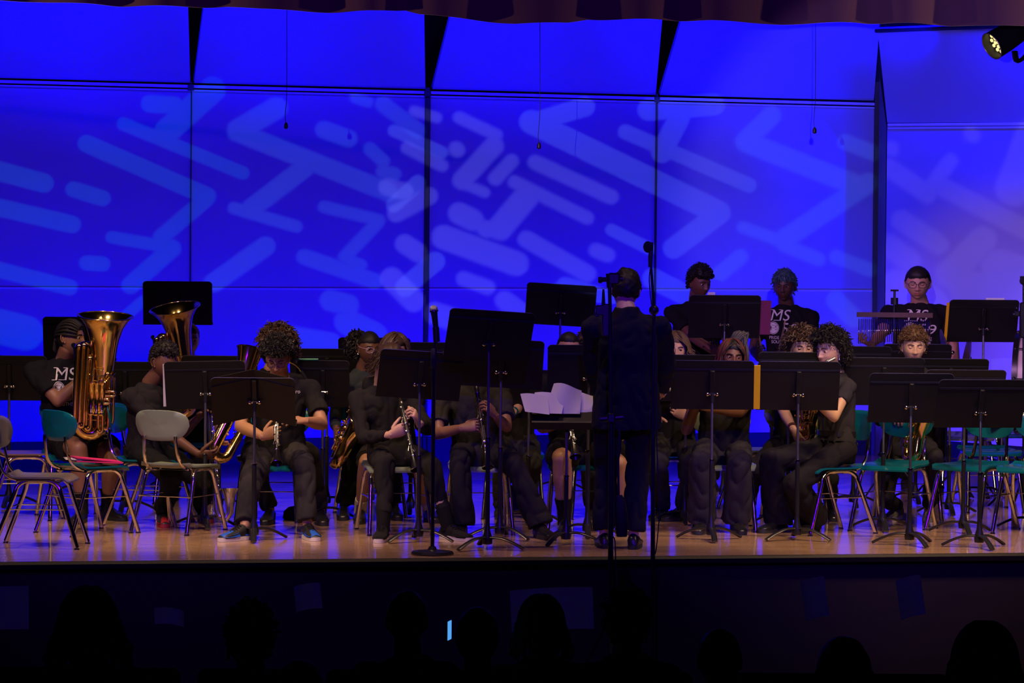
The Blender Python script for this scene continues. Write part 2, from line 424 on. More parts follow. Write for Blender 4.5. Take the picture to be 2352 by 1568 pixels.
CANOPY = mat('canopy_panel_laminate', (0.44, 0.47, 0.60), 0.5, 0, 0.4, vary=(1.2, 0.05))
RAIL = mat('pale_rail', (0.85, 0.85, 0.88), 0.4, 0.0, vary=(20, 0.05))
DARK = mat('dark_stage_wall', (0.03, 0.028, 0.03), 0.9, vary=(3, 0.3))
POST = mat('black_shell_post', (0.01, 0.01, 0.012), 0.5, vary=(10, 0.2))
APRON = mat('dark_red_apron_wood', (0.012, 0.005, 0.005), 0.6, vary=(14, 0.4))
CARPET = mat('dark_house_carpet', (0.015, 0.013, 0.015), 0.95, vary=(60, 0.4))
VELVET = mat('plum_velvet', (0.10, 0.035, 0.055), 0.85, 0, 0.2, bump=(90, 0.1), sheen=0.35)

# stage floor
eL, eR = G(0, 1291), G(2352, 1270)
ed = (eR-eL)/(eR.x-eL.x)
fa = eL + ed*(-7-eL.x); fb = eL + ed*(7-eL.x)
mb = MB(); mb.add([fa, fb, V((7, 33, 0)), V((-7, 33, 0)), fa-V((0, 0, .05)), fb-V((0, 0, .05)), V((7, 33, -.05)), V((-7, 33, -.05))],
                  [(0, 1, 2, 3), (4, 7, 6, 5), (0, 4, 5, 1), (1, 5, 6, 2), (2, 6, 7, 3), (3, 7, 4, 0)])
struct(mb.build('floor', FLOOR, smooth=False), 'varnished wooden stage floor with blue reflections')
# nosing and apron
en = V((-ed.y, 1, 0)).normalized()
mb = MB()
for a, b, z0, z1, y0, y1 in ((fa, fb, -0.045, 0.004, -0.05, 0.0),):
    pass
nose = [(-0.03, 0.003), (-0.045, -0.012), (-0.045, -0.04), (-0.03, -0.05), (0.0, -0.05), (0.0, 0.003)]
mb.loft([[fa + en*q[0] + V((0, 0, q[1])) for q in nose], [fb + en*q[0] + V((0, 0, q[1])) for q in nose]])
struct(mb.build('trim_1', mat('dark_nosing', (0.006, 0.003, 0.004), 0.5, 0, 0.2, vary=(9, 0.2)), smooth=False), 'dark rounded nosing along the stage edge')
mb = MB(); q = [fa, fb]
mb.add([fa-V((0, 0, .05)), fb-V((0, 0, .05)), fb-V((0, 0, 1.05)), fa-V((0, 0, 1.05)), fa+en*.1-V((0, 0, .05)), fb+en*.1-V((0, 0, .05)), fb+en*.1-V((0, 0, 1.05)), fa+en*.1-V((0, 0, 1.05))],
       [(0, 1, 2, 3), (4, 7, 6, 5), (0, 4, 5, 1), (2, 6, 7, 3), (1, 5, 6, 2), (0, 3, 7, 4)])
struct(mb.build('wall_front', APRON, smooth=False), 'dark apron wall below the stage edge')
mb = MB(); mb.box((0, 14, -1.10), (24, 30, 0.1)); struct(mb.build('floor_house', CARPET, smooth=False), 'dark auditorium floor')
# far dark wall behind the shell
mb = MB(); mb.box((0, 33.4, 3.0), (16, 0.2, 8)); struct(mb.build('wall_rear', DARK, smooth=False), 'dark stage wall behind the shell')

# acoustic shell: a back wall of tall panels, each with a lower panel, ledge rails and a canopy leaf
def ytop(px): return 189 + 52*px/2008.0
shell = bpy.data.objects.new('wall_back', None); COL.objects.link(shell); struct(shell, 'blue-lit acoustic shell wall of tall panels')
def quad_slab(name, a, b, c, d, th, m, parent):
    n = (b-a).cross(d-a).normalized()*th
    mb = MB(); mb.add([a, b, c, d, a+n, b+n, c+n, d+n], [(0, 1, 2, 3), (7, 6, 5, 4), (0, 4, 5, 1), (1, 5, 6, 2), (2, 6, 7, 3), (3, 7, 4, 0)])
    return mb.build(name, m, parent, smooth=False)
def slab_back(name, a, b, c, d, th, m, parent):   # a,b bottom l-r ; c,d top r-l ; thickness grows upstage
    n = (b-a).cross(d-a).normalized()
    if n.y < 0: n = -n
    n *= th
    mb = MB(); mb.add([a, b, c, d, a+n, b+n, c+n, d+n], [(0, 1, 2, 3), (7, 6, 5, 4), (0, 4, 5, 1), (1, 5, 6, 2), (2, 6, 7, 3), (3, 7, 4, 0)])
    return mb.build(name, m, parent, smooth=False)
ZM = 1.49
edges = [(-560, 438.5), (441, 976), (989, 1506), (1511, 2008)]
for (x0, x1) in edges:
    pa = P(x0, ytop(x0), Dw(x0)); pb = P(x1, ytop(x1), Dw(x1))
    zt0, zt1 = pa.z-0.03, pb.z-0.03
    A = lambda z, p=pa, off=0: V((p.x, p.y-off, z))
    slab_back('upper_panel', V((pa.x, pa.y, ZM)), V((pb.x, pb.y, ZM)), V((pb.x, pb.y-0.0, zt1)), V((pa.x, pa.y-0.0, zt0)), 0.04, PANEL, shell)
    slab_back('lower_panel', V((pa.x, pa.y-0.16, 0.22)), V((pb.x, pb.y-0.16, 0.22)), V((pb.x, pb.y-0.01, ZM-0.015)), V((pa.x, pa.y-0.01, ZM-0.015)), 0.04, PANEL, shell)
    slab_back('kick_board', V((pa.x, pa.y-0.14, 0.0)), V((pb.x, pb.y-0.14, 0.0)), V((pb.x, pb.y-0.14, 0.215)), V((pa.x, pa.y-0.14, 0.215)), 0.03, POST, shell)
    mb = MB(); mb.tube([V((pa.x, pa.y-0.012, ZM-0.007)), V((pb.x, pb.y-0.012, ZM-0.007))], 0.009, 6); mb.build('seam_rail', RAIL, shell)
    mb = MB()
    for (zz, ry, rz) in ((0.005, 0.06, 0.024), (-0.028, 0.045, 0.014)):
        a = V((pa.x, pa.y-0.03, pa.z+zz)); b = V((pb.x, pb.y-0.03, pb.z+zz))
        mb.loft([[p+V((0, -ry/2, -rz/2)), p+V((0, ry/2, -rz/2)), p+V((0, ry/2, rz/2)), p+V((0, -ry/2, rz/2))] for p in (a, b)] if False else
                [[p+V((0, dy, dz)) for dy, dz in ((-ry/2, -rz/2), (ry/2, -rz/2), (ry/2, rz/2), (-ry/2, rz/2))] for p in (a, b)])
    mb.build('ledge_rail', RAIL, shell, smooth=False)
# canopy leaves tipped towards the house
TOPD = 0.95
for (bx0, bx1, tx0, tx1) in ((-560, 437, -600, 430), (446, 977, 479, 973), (993, 1506, 1061, 1531), (1515, 2007, 1599, 2030)):
    a = P(bx0, ytop(bx0)-10, Dw(bx0)-0.02); b = P(bx1, ytop(bx1)-10, Dw(bx1)-0.02)
    c = P(tx1, -70, Dw(bx1)-TOPD); d = P(tx0, -70, Dw(bx0)-TOPD)
    slab_back('canopy_leaf', a, b, c, d, 0.04, CANOPY, shell)
# posts between the panels
for px, w_, top in ((982.5, 0.040, 45), (1508.5, 0.016, 45), (439.7, 0.006, 180)):
    a = P(px, ytop(px), Dw(px)); mb = MB(); mb.box((a.x, a.y+0.03, (a.z+0.05)/2), (w_, 0.12, a.z+0.05)); mb.build('post', POST, shell, smooth=False)
    mb = MB(); mb.box((a.x, a.y-0.05, a.z-0.005), (max(w_, 0.03)+0.02, 0.05, 0.05)); mb.build('hinge_block', POST, shell, smooth=False)
# side wing of the shell at the right
wing = bpy.data.objects.new('wall_right', None); COL.objects.link(wing); struct(wing, 'right wing of the shell, lit violet blue')
wa = P(2038, 290, 29.3); wb = P(2460, 287, 27.6)
slab_back('upper_panel', V((wa.x, wa.y, 0.22)), V((wb.x, wb.y, 0.22)), V((wb.x, wb.y, wb.z)), wa, 0.04, PANEL, wing)
slab_back('kick_board', V((wa.x, wa.y, 0)), V((wb.x, wb.y, 0)), V((wb.x, wb.y, 0.215)), V((wa.x, wa.y, 0.215)), 0.03, POST, wing)
mb = MB()
for zz, ry, rz in ((0.012, 0.06, 0.022), (-0.018, 0.045, 0.012)):
    mb.loft([[p+V((0, dy-0.03, dz+zz)) for dy, dz in ((-ry/2, -rz/2), (ry/2, -rz/2), (ry/2, rz/2), (-ry/2, rz/2))] for p in (wa, wb)])
mb.build('ledge_rail', RAIL, wing, smooth=False)
slab_back('canopy_leaf', P(2038, 282, 29.25), P(2460, 280, 27.55), P(2460, 54, 26.4), P(2016, 70, 28.2), 0.04, CANOPY, wing)
mb = MB(); mb.tube([P(2012, 71, 28.15), P(2460, 55, 26.35)], 0.018, 6); mb.build('canopy_edge', POST, wing)
# dark return between wall and wing
rp0 = P(2010, ytop(2010), 30.25)
mb = MB(); mb.box((rp0.x+0.012, rp0.y-0.1, 1.68), (0.05, 0.06, 3.36)); mb.build('post', POST, wing, smooth=False)
mb = MB(); q0 = P(2019, 300, 30.0); q1 = P(2036, 300, 29.32)
zt = P(2022, 172, 29.8).z
mb.add([V((q0.x, q0.y, 0)), V((q1.x, q1.y, 0)), V((q1.x, q1.y, wa.z)), V((q0.x, q0.y, zt)), V((q0.x+.02, q0.y+.05, 0)), V((q1.x+.02, q1.y+.05, 0)), V((q1.x+.02, q1.y+.05, wa.z)), V((q0.x+.02, q0.y+.05, zt))],
       [(0, 1, 2, 3), (4, 7, 6, 5), (0, 4, 5, 1), (1, 5, 6, 2), (2, 6, 7, 3), (3, 7, 4, 0)])
mb.build('return_panel', mat('return_edge', (0.10, 0.09, 0.09), 0.5, vary=(4, 0.2)), wing, smooth=False)

# valance curtain: a pleated cloth hanging across the top of the opening
VD = 18.6
prof = [(-900, -14), (0, 1), (90, 3), (180, 9), (250, 12), (330, 14), (440, 16), (520, 14), (600, 22), (700, 26), (780, 27), (860, 26), (930, 21), (970, 33), (1030, 40), (1100, 46), (1190, 55), (1300, 53), (1350, 43), (1450, 45), (1560, 46), (1640, 48), (1720, 53), (1850, 55), (1960, 52), (2040, 53), (2150, 56), (2260, 60), (2352, 61), (3200, 66)]
def vy(px):
    for (x0, y0), (x1, y1) in zip(prof, prof[1:]):
        if x0 <= px <= x1: return y0+(y1-y0)*(px-x0)/(x1-x0)
    return prof[-1][1]
front = []; n = 820
rng = random.Random(5)
ph = 0; rows = []
for i in range(n+1):
    px = -850 + 4000*i/n
    ph += (0.26 + 0.10*noise.noise(V((px*0.004, 3.1, 0))))*0.55*0.99
    amp = 0.040 + 0.02*noise.noise(V((px*0.003, 9.0, 2.0)))
    sn = math.sin(ph + 0.7*math.sin(ph*0.37))
    dy = amp*sn*(1.0 if sn > 0 else 0.8)
    pb = P(px, vy(px) + 1.5*sn, VD)
    rows.append([V((pb.x+0.012*math.cos(ph), VD+dy*f_, z)) for f_, z in ((1.15, pb.z), (1.15, pb.z+0.012), (1.0, pb.z+0.1), (0.75, pb.z+0.45), (0.55, 4.3))])
fr = [list(r) for r in rows]
mb = MB(); mb.loft(fr, cap=False, closed=False)
mb.loft([[p+V((0, 0.012, 0)) for p in r] for r in fr], cap=False, closed=False)
mb.loft([[r[0], r[0]+V((0, 0.012, 0))] for r in fr], cap=False, closed=False)
tag(mb.build('valance_curtain', VELVET, angle=80), 'pleated plum velvet valance across the top of the stage', 'curtain')

mb = MB(); mb.tube([(-6.5, 23.9, 3.86), (6.5, 23.9, 3.86)], 0.024, 10); struct(mb.build('trim_2', POST), 'black lighting pipe above the stage')
# ------------------------------------------------------------------ school chairs
def make_chair_parts(shell_mat):
    """faces local -Y; origin on the floor under the seat"""
    root = bpy.data.objects.new('school_chair', None); COL.objects.link(root)
    SH = 0.43
    # seat: moulded pan with rolled front
    nx, ny = 10, 10; top = []; 
    def seat_pt(u, v, t):
        x = u*(0.205 - 0.02*v*0.5); y = v*0.2
        z = SH + 0.012 - 0.02*math.cos(u*1.4)*math.cos((v-0.2)*1.3)*0.9
        if v < -0.6: z -= 0.03*((-v-0.6)/0.4)**2
        if v > 0.7: z += 0.02*((v-0.7)/0.3)**2
        # rounded corners
        r = max(abs(u), abs(v))
        if abs(u) > 0.7 and abs(v) > 0.7:
            cx, cy = abs(u)-0.7, abs(v)-0.7; d = math.hypot(cx, cy)
            m_ = max(cx, cy)
            if d > 1e-6:
                k = m_/d
                x = math.copysign((0.7+cx*k)*(0.205-0.01*v), u); y = math.copysign((0.7+cy*k)*0.2, v)
        return V((x, y, z-t))
    vs = []; fs = []
    for t in (0, 0.011):
        for j in range(ny+1):
            for i in range(nx+1): vs.append(seat_pt(-1+2*i/nx, -1+2*j/ny, t))
    k = (nx+1)*(ny+1)
    for j in range(ny):
        for i in range(nx):
            a = j*(nx+1)+i; fs.append((a, a+1, a+nx+2, a+nx+1)); fs.append((k+a, k+a+nx+1, k+a+nx+2, k+a+1))
    border = [i for i in range(nx+1)] + [j*(nx+1)+nx for j in range(1, ny+1)] + [ny*(nx+1)+i for i in range(nx-1, -1, -1)] + [j*(nx+1) for j in range(ny-1, 0, -1)]
    for i in range(len(border)):
        a, b = border[i], border[(i+1) % len(border)]; fs.append((a, b, k+b, k+a))
    MB().add(vs, fs).build('seat', shell_mat, root, angle=60)
    # backrest: curved rounded trapezoid
    pts = []
    n = 28
    def brp(ang, off):
        c, s_ = math.cos(ang), math.sin(ang)
        e = 2.0/3.2
        x = math.copysign(abs(c)**e, c)*0.198; z = math.copysign(abs(s_)**e, s_)*0.100
        if z < 0: x *= 1+1.9*z
        return x, z
    def place(x, z, off):
        y = 0.215 + 0.055*(1-(x/0.205)**2) - 0.0 + 0.16*z + off
        return V((x, y, 0.70+z))
    vs = []; fs = []; rings = (1.0, 0.97, 0.7, 0.4, 0.001)
    for side, off in ((0, 0.0), (1, 0.012)):
        for q, sc in enumerate(rings):
            o_ = off + (0.006 if (q == 0 and side == 0) else (-0.006 if (q == 0 and side) else 0)) * 1.0
            for j in range(n):
                x, z = brp(2*math.pi*j/n, 0); vs.append(place(x*sc, z*sc, o_))
    m_ = len(rings)*n
    for side in (0, 1):
        for q in range(len(rings)-1):
            for j in range(n):
                a = side*m_+q*n+j; b = side*m_+q*n+(j+1) % n; fs.append((a, b, b+n, a+n))
    for j in range(n): fs.append((j, (j+1) % n, m_+(j+1) % n, m_+j))
    MB().add(vs, fs).build('backrest', shell_mat, root, angle=60)
    # rails and legs
    for sx in (-1, 1):
        X = 0.165*sx
        mb = MB(); mb.tube(smooth_path([(X*0.98, -0.10, SH-0.022), (X, -0.05, SH-0.018), (X, 0.1, SH-0.018), (X*0.98, 0.13, SH-0.022)], 3), 0.013, 8); mb.build('seat_rail', CHROME, root)
        for sy in (-1, 1):
            pth = [(X*0.98, sy*0.03, SH-0.020), (X*1.0, sy*0.085, SH-0.022), (X*1.05, sy*0.128, SH-0.055), (X*1.10, sy*0.150, SH-0.12), (X*1.24, sy*(0.245 if sy < 0 else 0.265), 0.012)]
            mb = MB(); mb.tube([V(pth[0])]+smooth_path(pth, 5)[1:], 0.0145, 10)
            lg = mb.build('leg', CHROME, root)
            e = V(pth[-1]); mb = MB(); mb.lathe([(0.009, 0.02), (0.010, 0.012), (0.017, 0.008), (0.018, 0.0), (0.0, 0.0)], Matrix.Translation((e.x, e.y, 0)), 10); mb.build('glide', CHROME, lg)
        # back post, flattened tube
        mb = MB(); mb.tube(smooth_path([(X*0.82, 0.12, SH-0.02), (X*0.80, 0.19, SH+0.005), (X*0.76, 0.235, SH+0.06), (X*0.71, 0.256, 0.58), (X*0.70, 0.262, 0.632)], 4), 0.013, 8, flat=0.65); mb.build('back_post', CHROME, root)
    # wire book rack / stretchers
    mb = MB()
    for x in (-0.19, 0.19): mb.tube([(x, -0.185, 0.24), (x, 0.195, 0.24)], 0.004, 6)
    mb.tube([(-0.19, 0.195, 0.24), (0.19, 0.195, 0.24)], 0.004, 6)
    mb.build('stretcher', CHROME, root)
    mb = MB()
    for y in (-0.12, 0.12): mb.box((0, y, SH-0.026), (0.34, 0.03, 0.006))
    mb.build('seat_bracket', CHROME, root)
    return root
_protos = {}
def chair(px, py, yaw, m, label, group='school chairs of the band'):
    p = G(px, py)
    return chair_at(p, yaw, m, label, group)
def chair_at(p, yaw, m, label, group='school chairs of the band'):
    if m.name not in _protos:
        r = make_chair_parts(m); _protos[m.name] = r
    else: r = copy_tree(_protos[m.name])
    r.location = (p.x, p.y, 0); r.rotation_euler = (0, 0, R(yaw)); tag(r, label, 'chair', group)
    return r

# ------------------------------------------------------------------ music stands
def rrect(w_, h_, r, n=4, skew=0.0):
    out = []
    for cx, cz, a0 in ((w_/2-r, h_/2-r, 0), (-w_/2+r, h_/2-r, 90), (-w_/2, -h_/2, None), (w_/2, -h_/2, None)):
        if a0 is None: out.append((cx, cz))
        else:
            for i in range(n+1):
                a = R(a0+90*i/n); out.append((cx+r*math.cos(a), cz+r*math.sin(a)))
    return out
_DESK = {}
def music_stand(px, py, base_y, label, yaw=0.0, tilt=22.0, roll=0.0, legrot=0.0, w_=0.53, h_=0.335, fold=0.0, group='black music stands of the band', flip=False, D=None, drop=0.03, scuffed=False):
    """px,py: centre of the desk in the photograph; base_y: where its foot meets the floor (or D)"""
    if D is None: D = G(px, base_y).y
    c = P(px, py, D)                       # desk centre
    rt = thing('music_stand', label, 'music stand', (c.x, c.y, 0), R(yaw), group)
    t = R(tilt)*(-1 if flip else 1)
    Md = Matrix.Translation((0, 0, c.z)) @ Matrix.Rotation(R(roll), 4, 'Y') @ Matrix.Rotation(t, 4, 'X')
    # desk sheet (back faces local -Y), pivot behind it
    off = -0.0
    poly = rrect(w_, h_, 0.028)
    mb = MB()
    if fold:
        # desk bent along its middle, wings swept away
        n = len(poly); 
        pl = [(x, z) for x, z in poly if x <= 0] ; pr = [(x, z) for x, z in poly if x >= 0]
        pl = [(0, h_/2)] + [q for q in pl] + [(0, -h_/2)]; pr = [(0, -h_/2)] + [pr[-1]] + pr[:-1] + [(0, h_/2)]
        for pp in (pl, pr):
            n = len(pp)
            vs = []
            for th in (-0.002, 0.002):
                for x, z in pp: vs.append(Md @ V((x*0.985, th + abs(x)*math.tan(R(fold)), z)))
            mb.add(vs, [tuple(range(n)), tuple(range(2*n-1, n-1, -1))] + [(j, n+j, n+(j+1) % n, (j+1) % n) for j in range(n)])
        poly_e = [q for q in poly]
        edge = [Md @ V((x*0.985, abs(x)*math.tan(R(fold)), z)) for x, z in ([poly[9]] + [(-w_/2, -h_/2+.001)] if False else [])]
    else:
        mb.prism(poly, 0.004, Md)
    desk = mb.build('desk', BLACKPAINT, rt, smooth=False)
    # stiffening bend near the top, lip at the bottom
    mb = MB()
    fy = lambda x: abs(x)*math.tan(R(fold))
    for zz in (h_/2-0.055, h_/2-0.062):
        mb.tube([Md @ V((x, fy(x)-0.003, zz)) for x in (-w_/2+0.004, 0, w_/2-0.004)], 0.0035, 5)
    mb.build('desk_bead', BLACKPAINT, desk)
    mb = MB()
    lipc = [(0, -0.0), (0.055, 0.0), (0.058, 0.012), (0.054, 0.012), (0.05, 0.004), (0, 0.004)]
    mb.loft([[Md @ V((x, fy(x)+a, -h_/2+b)) for a, b in lipc] for x in (-w_/2, 0, w_/2)])
    mb.build('lip', BLACKPAINT, desk, smooth=False)
    # thin paler rim along the upper edge
    top = [q for q in poly[:10]]
    mb = MB(); mb.tube([Md @ V((x, fy(x), z)) for x, z in top], 0.0022, 5); mb.build('rim', mat('pale_stand_rim', (0.10, 0.10, 0.11), 0.35, 0.6, vary=(60, 0.4)), desk)
    # back channel and clamp
    mb = MB(); mb.box((0, -0.014, 0.02), (0.032, 0.024, 0.17), Md, bev=0.004); mb.build('back_channel', BLACKPAINT, desk)
    piv = Md @ V((0, -0.034, -0.050))
    mb = MB(); mb.tube([piv+V((-0.028, 0, 0)), piv+V((0.028, 0, 0))], 0.008, 8)
    for sx in (-1, 1): mb.sphere(piv+V((sx*0.03, 0, 0)), 0.013, 10, 7)
    mb.build('tilt_knob', CHROME, rt)
    # stem
    px_, py_ = piv.x, piv.y
    zt = piv.z
    mb = MB(); mb.tube([(px_, py_, zt+0.005), (px_, py_, zt-0.05)], [0.014, 0.013], 10); mb.build('head_socket', BLACKPOLE, rt)
    zc = max(0.40, zt*0.52)
    mb = MB(); mb.tube([(px_, py_, zt-0.045), (px_, py_, zc-0.02)], 0.0085, 10); mb.build('inner_tube', mat('steel_inner_tube', (0.30, 0.30, 0.33), 0.3, 0.9, vary=(30, 0.15)), rt)
    mb = MB(); mb.tube([(px_, py_, zc+0.03), (px_, py_, zc+0.024), (px_, py_, zc), (px_, py_, 0.06)], [0.011, 0.0145, 0.0145, 0.0145], 10); mb.build('outer_tube', BLACKPOLE, rt)
    mb = MB(); mb.lathe([(0.013, zc+0.035), (0.019, zc+0.033), (0.019, zc+0.026), (0.0145, zc+0.024)], Matrix.Translation((px_, py_, 0)), 10); mb.build('collar', CHROME, rt)
    mb = MB(); mb.lathe([(0.014, 0.16), (0.018, 0.12), (0.028, 0.085), (0.033, 0.06), (0.03, 0.035), (0.0, 0.03)], Matrix.Translation((px_, py_, 0)), 14); mb.build('hub', BLACKPOLE, rt)
    for kk in range(3):
        a = R(legrot + 120*kk - 90)
        dx, dy = math.cos(a), math.sin(a)
        path = smooth_path([(px_+dx*0.012, py_+dy*0.012, 0.075), (px_+dx*0.09, py_+dy*0.09, 0.072), (px_+dx*0.17, py_+dy*0.17, 0.045), (px_+dx*0.235, py_+dy*0.235, 0.012)], 4)
        mb = MB(); mb.tube(path, [0.019]*len(path), 8, flat=0.45, up=V((dx, dy, 0)).cross(V((0, 0, 1))) if False else None)
        mb.build('leg', BLACKPOLE, rt)
    rt['desk'] = 1
    return rt, Md, c

def on_desk(rt, Md, name, label, cat, rect, dy, m, th=0.003, group=None, skew=0):
    """a flat thing standing on the desk lip; rect = x0,x1,z0,z1 in desk space"""
    x0, x1, z0, z1 = rect
    W = Matrix.Translation(rt.location) @ Matrix.Rotation(rt.rotation_euler.z, 4, 'Z')
    mb = MB(); mb.prism([(x0, z0), (x1, z0), (x1+skew, z1), (x0+skew, z1)], th, W @ Md @ Matrix.Translation((0, dy, 0)))
    c = sum(mb.v, V((0, 0, 0)))/len(mb.v)
    o = mb.build(name, m, None, smooth=False, offset=c); o.location = c
    tag(o, label, cat, group)
    return o
# ------------------------------------------------------------------ people
def head_base(phi, lam):
    dx, dy, dz = math.sin(phi)*math.cos(lam), -math.cos(phi)*math.cos(lam), math.sin(lam)
    x, y, z = 0.0755*dx, 0.094*dy, 0.114*dz
    if z < 0:
        k = min(1.0, -z/0.114)
        x *= 1-0.30*k**2.0
        if dy > 0: y *= 1-0.40*k**1.2
        else: y = y*(1-0.10*k) - 0.010*k*max(0.0, -dy)
    if y < 0 and z > -0.02: y *= 0.965
    return V((x, y, z)), dy
def g2(a, s): return math.exp(-(a/s)**2)
def head_point(phi, lam, fem=0.0):
    p, dy = head_base(phi, lam)
    x, y, z = p; ax = abs(x)
    if dy < -0.05:
        f = min(1.0, (-dy-0.05)/0.35)
        nz = 0.0
        if -0.046 < z < 0.022:
            t = (0.022-z)/0.05
            nz = (0.20+0.80*min(1, t)**1.3) if z > -0.030 else max(0.0, 1-(-0.030-z)/0.013)**0.7
        d = 0.0225*nz*g2(x, 0.0085+0.0045*min(1, max(0, (0.01-z)/0.04)))
        d += 0.006*g2(ax-0.012, 0.006)*g2(z+0.029, 0.008)
        d -= 0.010*g2(ax-0.030, 0.015)*g2(z-0.007, 0.010)
        d += 0.0045*g2(ax-0.026, 0.020)*g2(z-0.027, 0.009)
        d += 0.0075*g2(x, 0.020)*(g2(z+0.054, 0.0055)+1.1*g2(z+0.0685, 0.0065)) - 0.003*g2(x, 0.022)*g2(z+0.0612, 0.0025)
        d += 0.0065*g2(x, 0.020)*g2(z+0.098, 0.013)
        d -= 0.003*g2(x, 0.025)*g2(z+0.083, 0.007)
        d += 0.004*g2(ax-0.045, 0.018)*g2(z+0.018, 0.022)
        y -= d*f
    return V((x, y, z))

def build_head(mb, M, gaze=(0, 0), lid=0.35, mouth=True):
    nu, nv = 76, 58
    vs = []; fs = []; mi = []
    for j in range(nv+1):
        lam = -math.pi/2 + math.pi*j/nv
        for i in range(nu):
            t = -math.pi + 2*math.pi*i/nu; phi = t-0.55*math.sin(t)
            vs.append(head_point(phi, lam))
    for j in range(nv):
        for i in range(nu):
            a = j*nu+i; b = j*nu+(i+1) % nu
            c = (vs[a]+vs[b+nu])/2
            lip = c.y < -0.06 and (abs(c.x)/0.023)**2+((c.z+0.0615)/0.0125)**2 < 1
            fs.append((a, b, b+nu, a+nu)); mi.append(1 if lip else 0)
    o = len(mb.v); mb.v += [M @ p for p in vs]; mb.f += [tuple(q+o for q in f) for f in fs]; mb.m += mi
    # ears
    for s in (-1, 1):
        E = M @ Matrix.Translation((s*0.0735, 0.014, -0.004)) @ Matrix.Rotation(s*R(-24), 4, 'Z') @ Matrix.Rotation(R(-10), 4, 'X')
        mb.sphere((0, 0, 0), 1, 10, 8, E, 0, (0.0065, 0.016, 0.029))
        rim = [E @ V((s*0.006, 0.004+0.017*math.cos(a), 0.004+0.028*math.sin(a))) for a in [R(q) for q in range(-70, 231, 30)]]
        mb.tube(rim, 0.0042, 6)
        mb.sphere((s*0.003, -0.004, -0.026), 0.0085, 8, 6, E, 0)
        # eyes: ball, lids, brow
        ec = V((s*0.0305, -0.0715, 0.007)); rr = 0.0118
        gx, gz = gaze
        gd = V((gx, -1, gz)).normalized()
        n, k = 14, 10
        x_, y_, z_ = frame_from(gd)
        B = basis(ec, x_, y_, z_)
        vv = []; ff = []; mm = []
        for a in range(k+1):
            la = math.pi*a/k
            for b in range(n): vv.append(M @ (B @ V((math.sin(la)*math.cos(2*math.pi*b/n)*rr, math.sin(la)*math.sin(2*math.pi*b/n)*rr, math.cos(la)*rr))))
        for a in range(k):
            for b in range(n):
                p = a*n+b; q = a*n+(b+1) % n
                ff.append((p, q, q+n, p+n)); mm.append(3 if a < 3 else 2)
        o = len(mb.v); mb.v += vv; mb.f += [tuple(q+o for q in f) for f in ff]; mb.m += mm
        for up, op in ((1, lid), (-1, 0.30)):
            vv = []; ff = []; rl = rr*1.13
            K = 6; Q = 12
            for a in range(K+1):
                el = op*1.15 + (math.pi/2-op*1.15)*a/K if up > 0 else -(op*1.15 + (math.pi/2-op*1.15)*a/K)
                for b in range(Q+1):
                    az = -1.5+3.0*b/Q
                    vv.append(M @ (ec + V((math.sin(az)*math.cos(el)*rl, -math.cos(az)*math.cos(el)*rl, math.sin(el)*rl))))
            for a in range(K):
                for b in range(Q):
                    p = a*(Q+1)+b; ff.append((p, p+1, p+Q+2, p+Q+1))
            mb.add(vv, ff, 0)
        br = [M @ V((s*x, y, z)) for x, y, z in ((0.012, -0.0905, 0.0235), (0.024, -0.0900, 0.0285), (0.037, -0.0825, 0.0285), (0.049, -0.0690, 0.022))]
        mb.tube(smooth_path(br, 3), [0.0032]*4+[0.003]*4+[0.002, 0.0012], 6, 4)

def scalp(phi, lam, off):
    p, dy = head_base(phi, lam)
    n = V((p.x/0.074**2, p.y/0.094**2, p.z/0.116**2)).normalized()
    return p + n*off, n
def hair_cap(mb, M, thick, hairline=0.058, back=-0.055, side=0.0, amp=0.003, freq=60, seed=0, mi=0, top=0.0, part=None):
    """closed cap of short hair following the skull; thins out below the hairline"""
    nu, nv = 56, 40; vs = []; fs = []
    for j in range(nv+1):
        lam = -math.pi/2 + math.pi*j/nv
        for i in range(nu):
            phi = -math.pi+2*math.pi*i/nu
            p, n = scalp(phi, lam, 0)
            fr = math.cos(phi)     # 1 front, -1 back
            if fr > 0.35: zl = hairline
            elif fr > -0.10: zl = side + (hairline-side)*((fr+0.10)/0.45)**0.7
            else: zl = back + (side-back)*max(0.0, 1-((-0.10-fr)/0.28))
            zl += 0.007*noise.noise(V((phi*2.6+seed, seed, 0.3))) + 0.004*noise.noise(V((phi*9+seed, 1.0, seed)))
            k = (p.z-zl)/0.022
            k = max(-1.0, min(1.0, k))
            t = thick + top*max(0.0, p.z/0.116)
            o_ = t*max(0.0, k)**0.6 if k > 0 else -0.006*min(1.0, -k*2)
            if k > 0: o_ += amp*noise.noise(V((p.x*freq+seed, p.y*freq, p.z*freq)))*k
            vs.append(M @ (p+n*o_))
    for j in range(nv):
        for i in range(nu):
            a = j*nu+i; b = j*nu+(i+1) % nu; fs.append((a, b, b+nu, a+nu))
    mb.add(vs, fs, mi)
def in_hair(phi, lam, hairline, back, side):
    p, n = scalp(phi, lam, 0); fr = math.cos(phi)
    if fr > 0.35: zl = hairline
    elif fr > -0.10: zl = side + (hairline-side)*((fr+0.10)/0.45)**0.7
    else: zl = back + (side-back)*max(0.0, 1-((-0.10-fr)/0.28))
    return p.z > zl
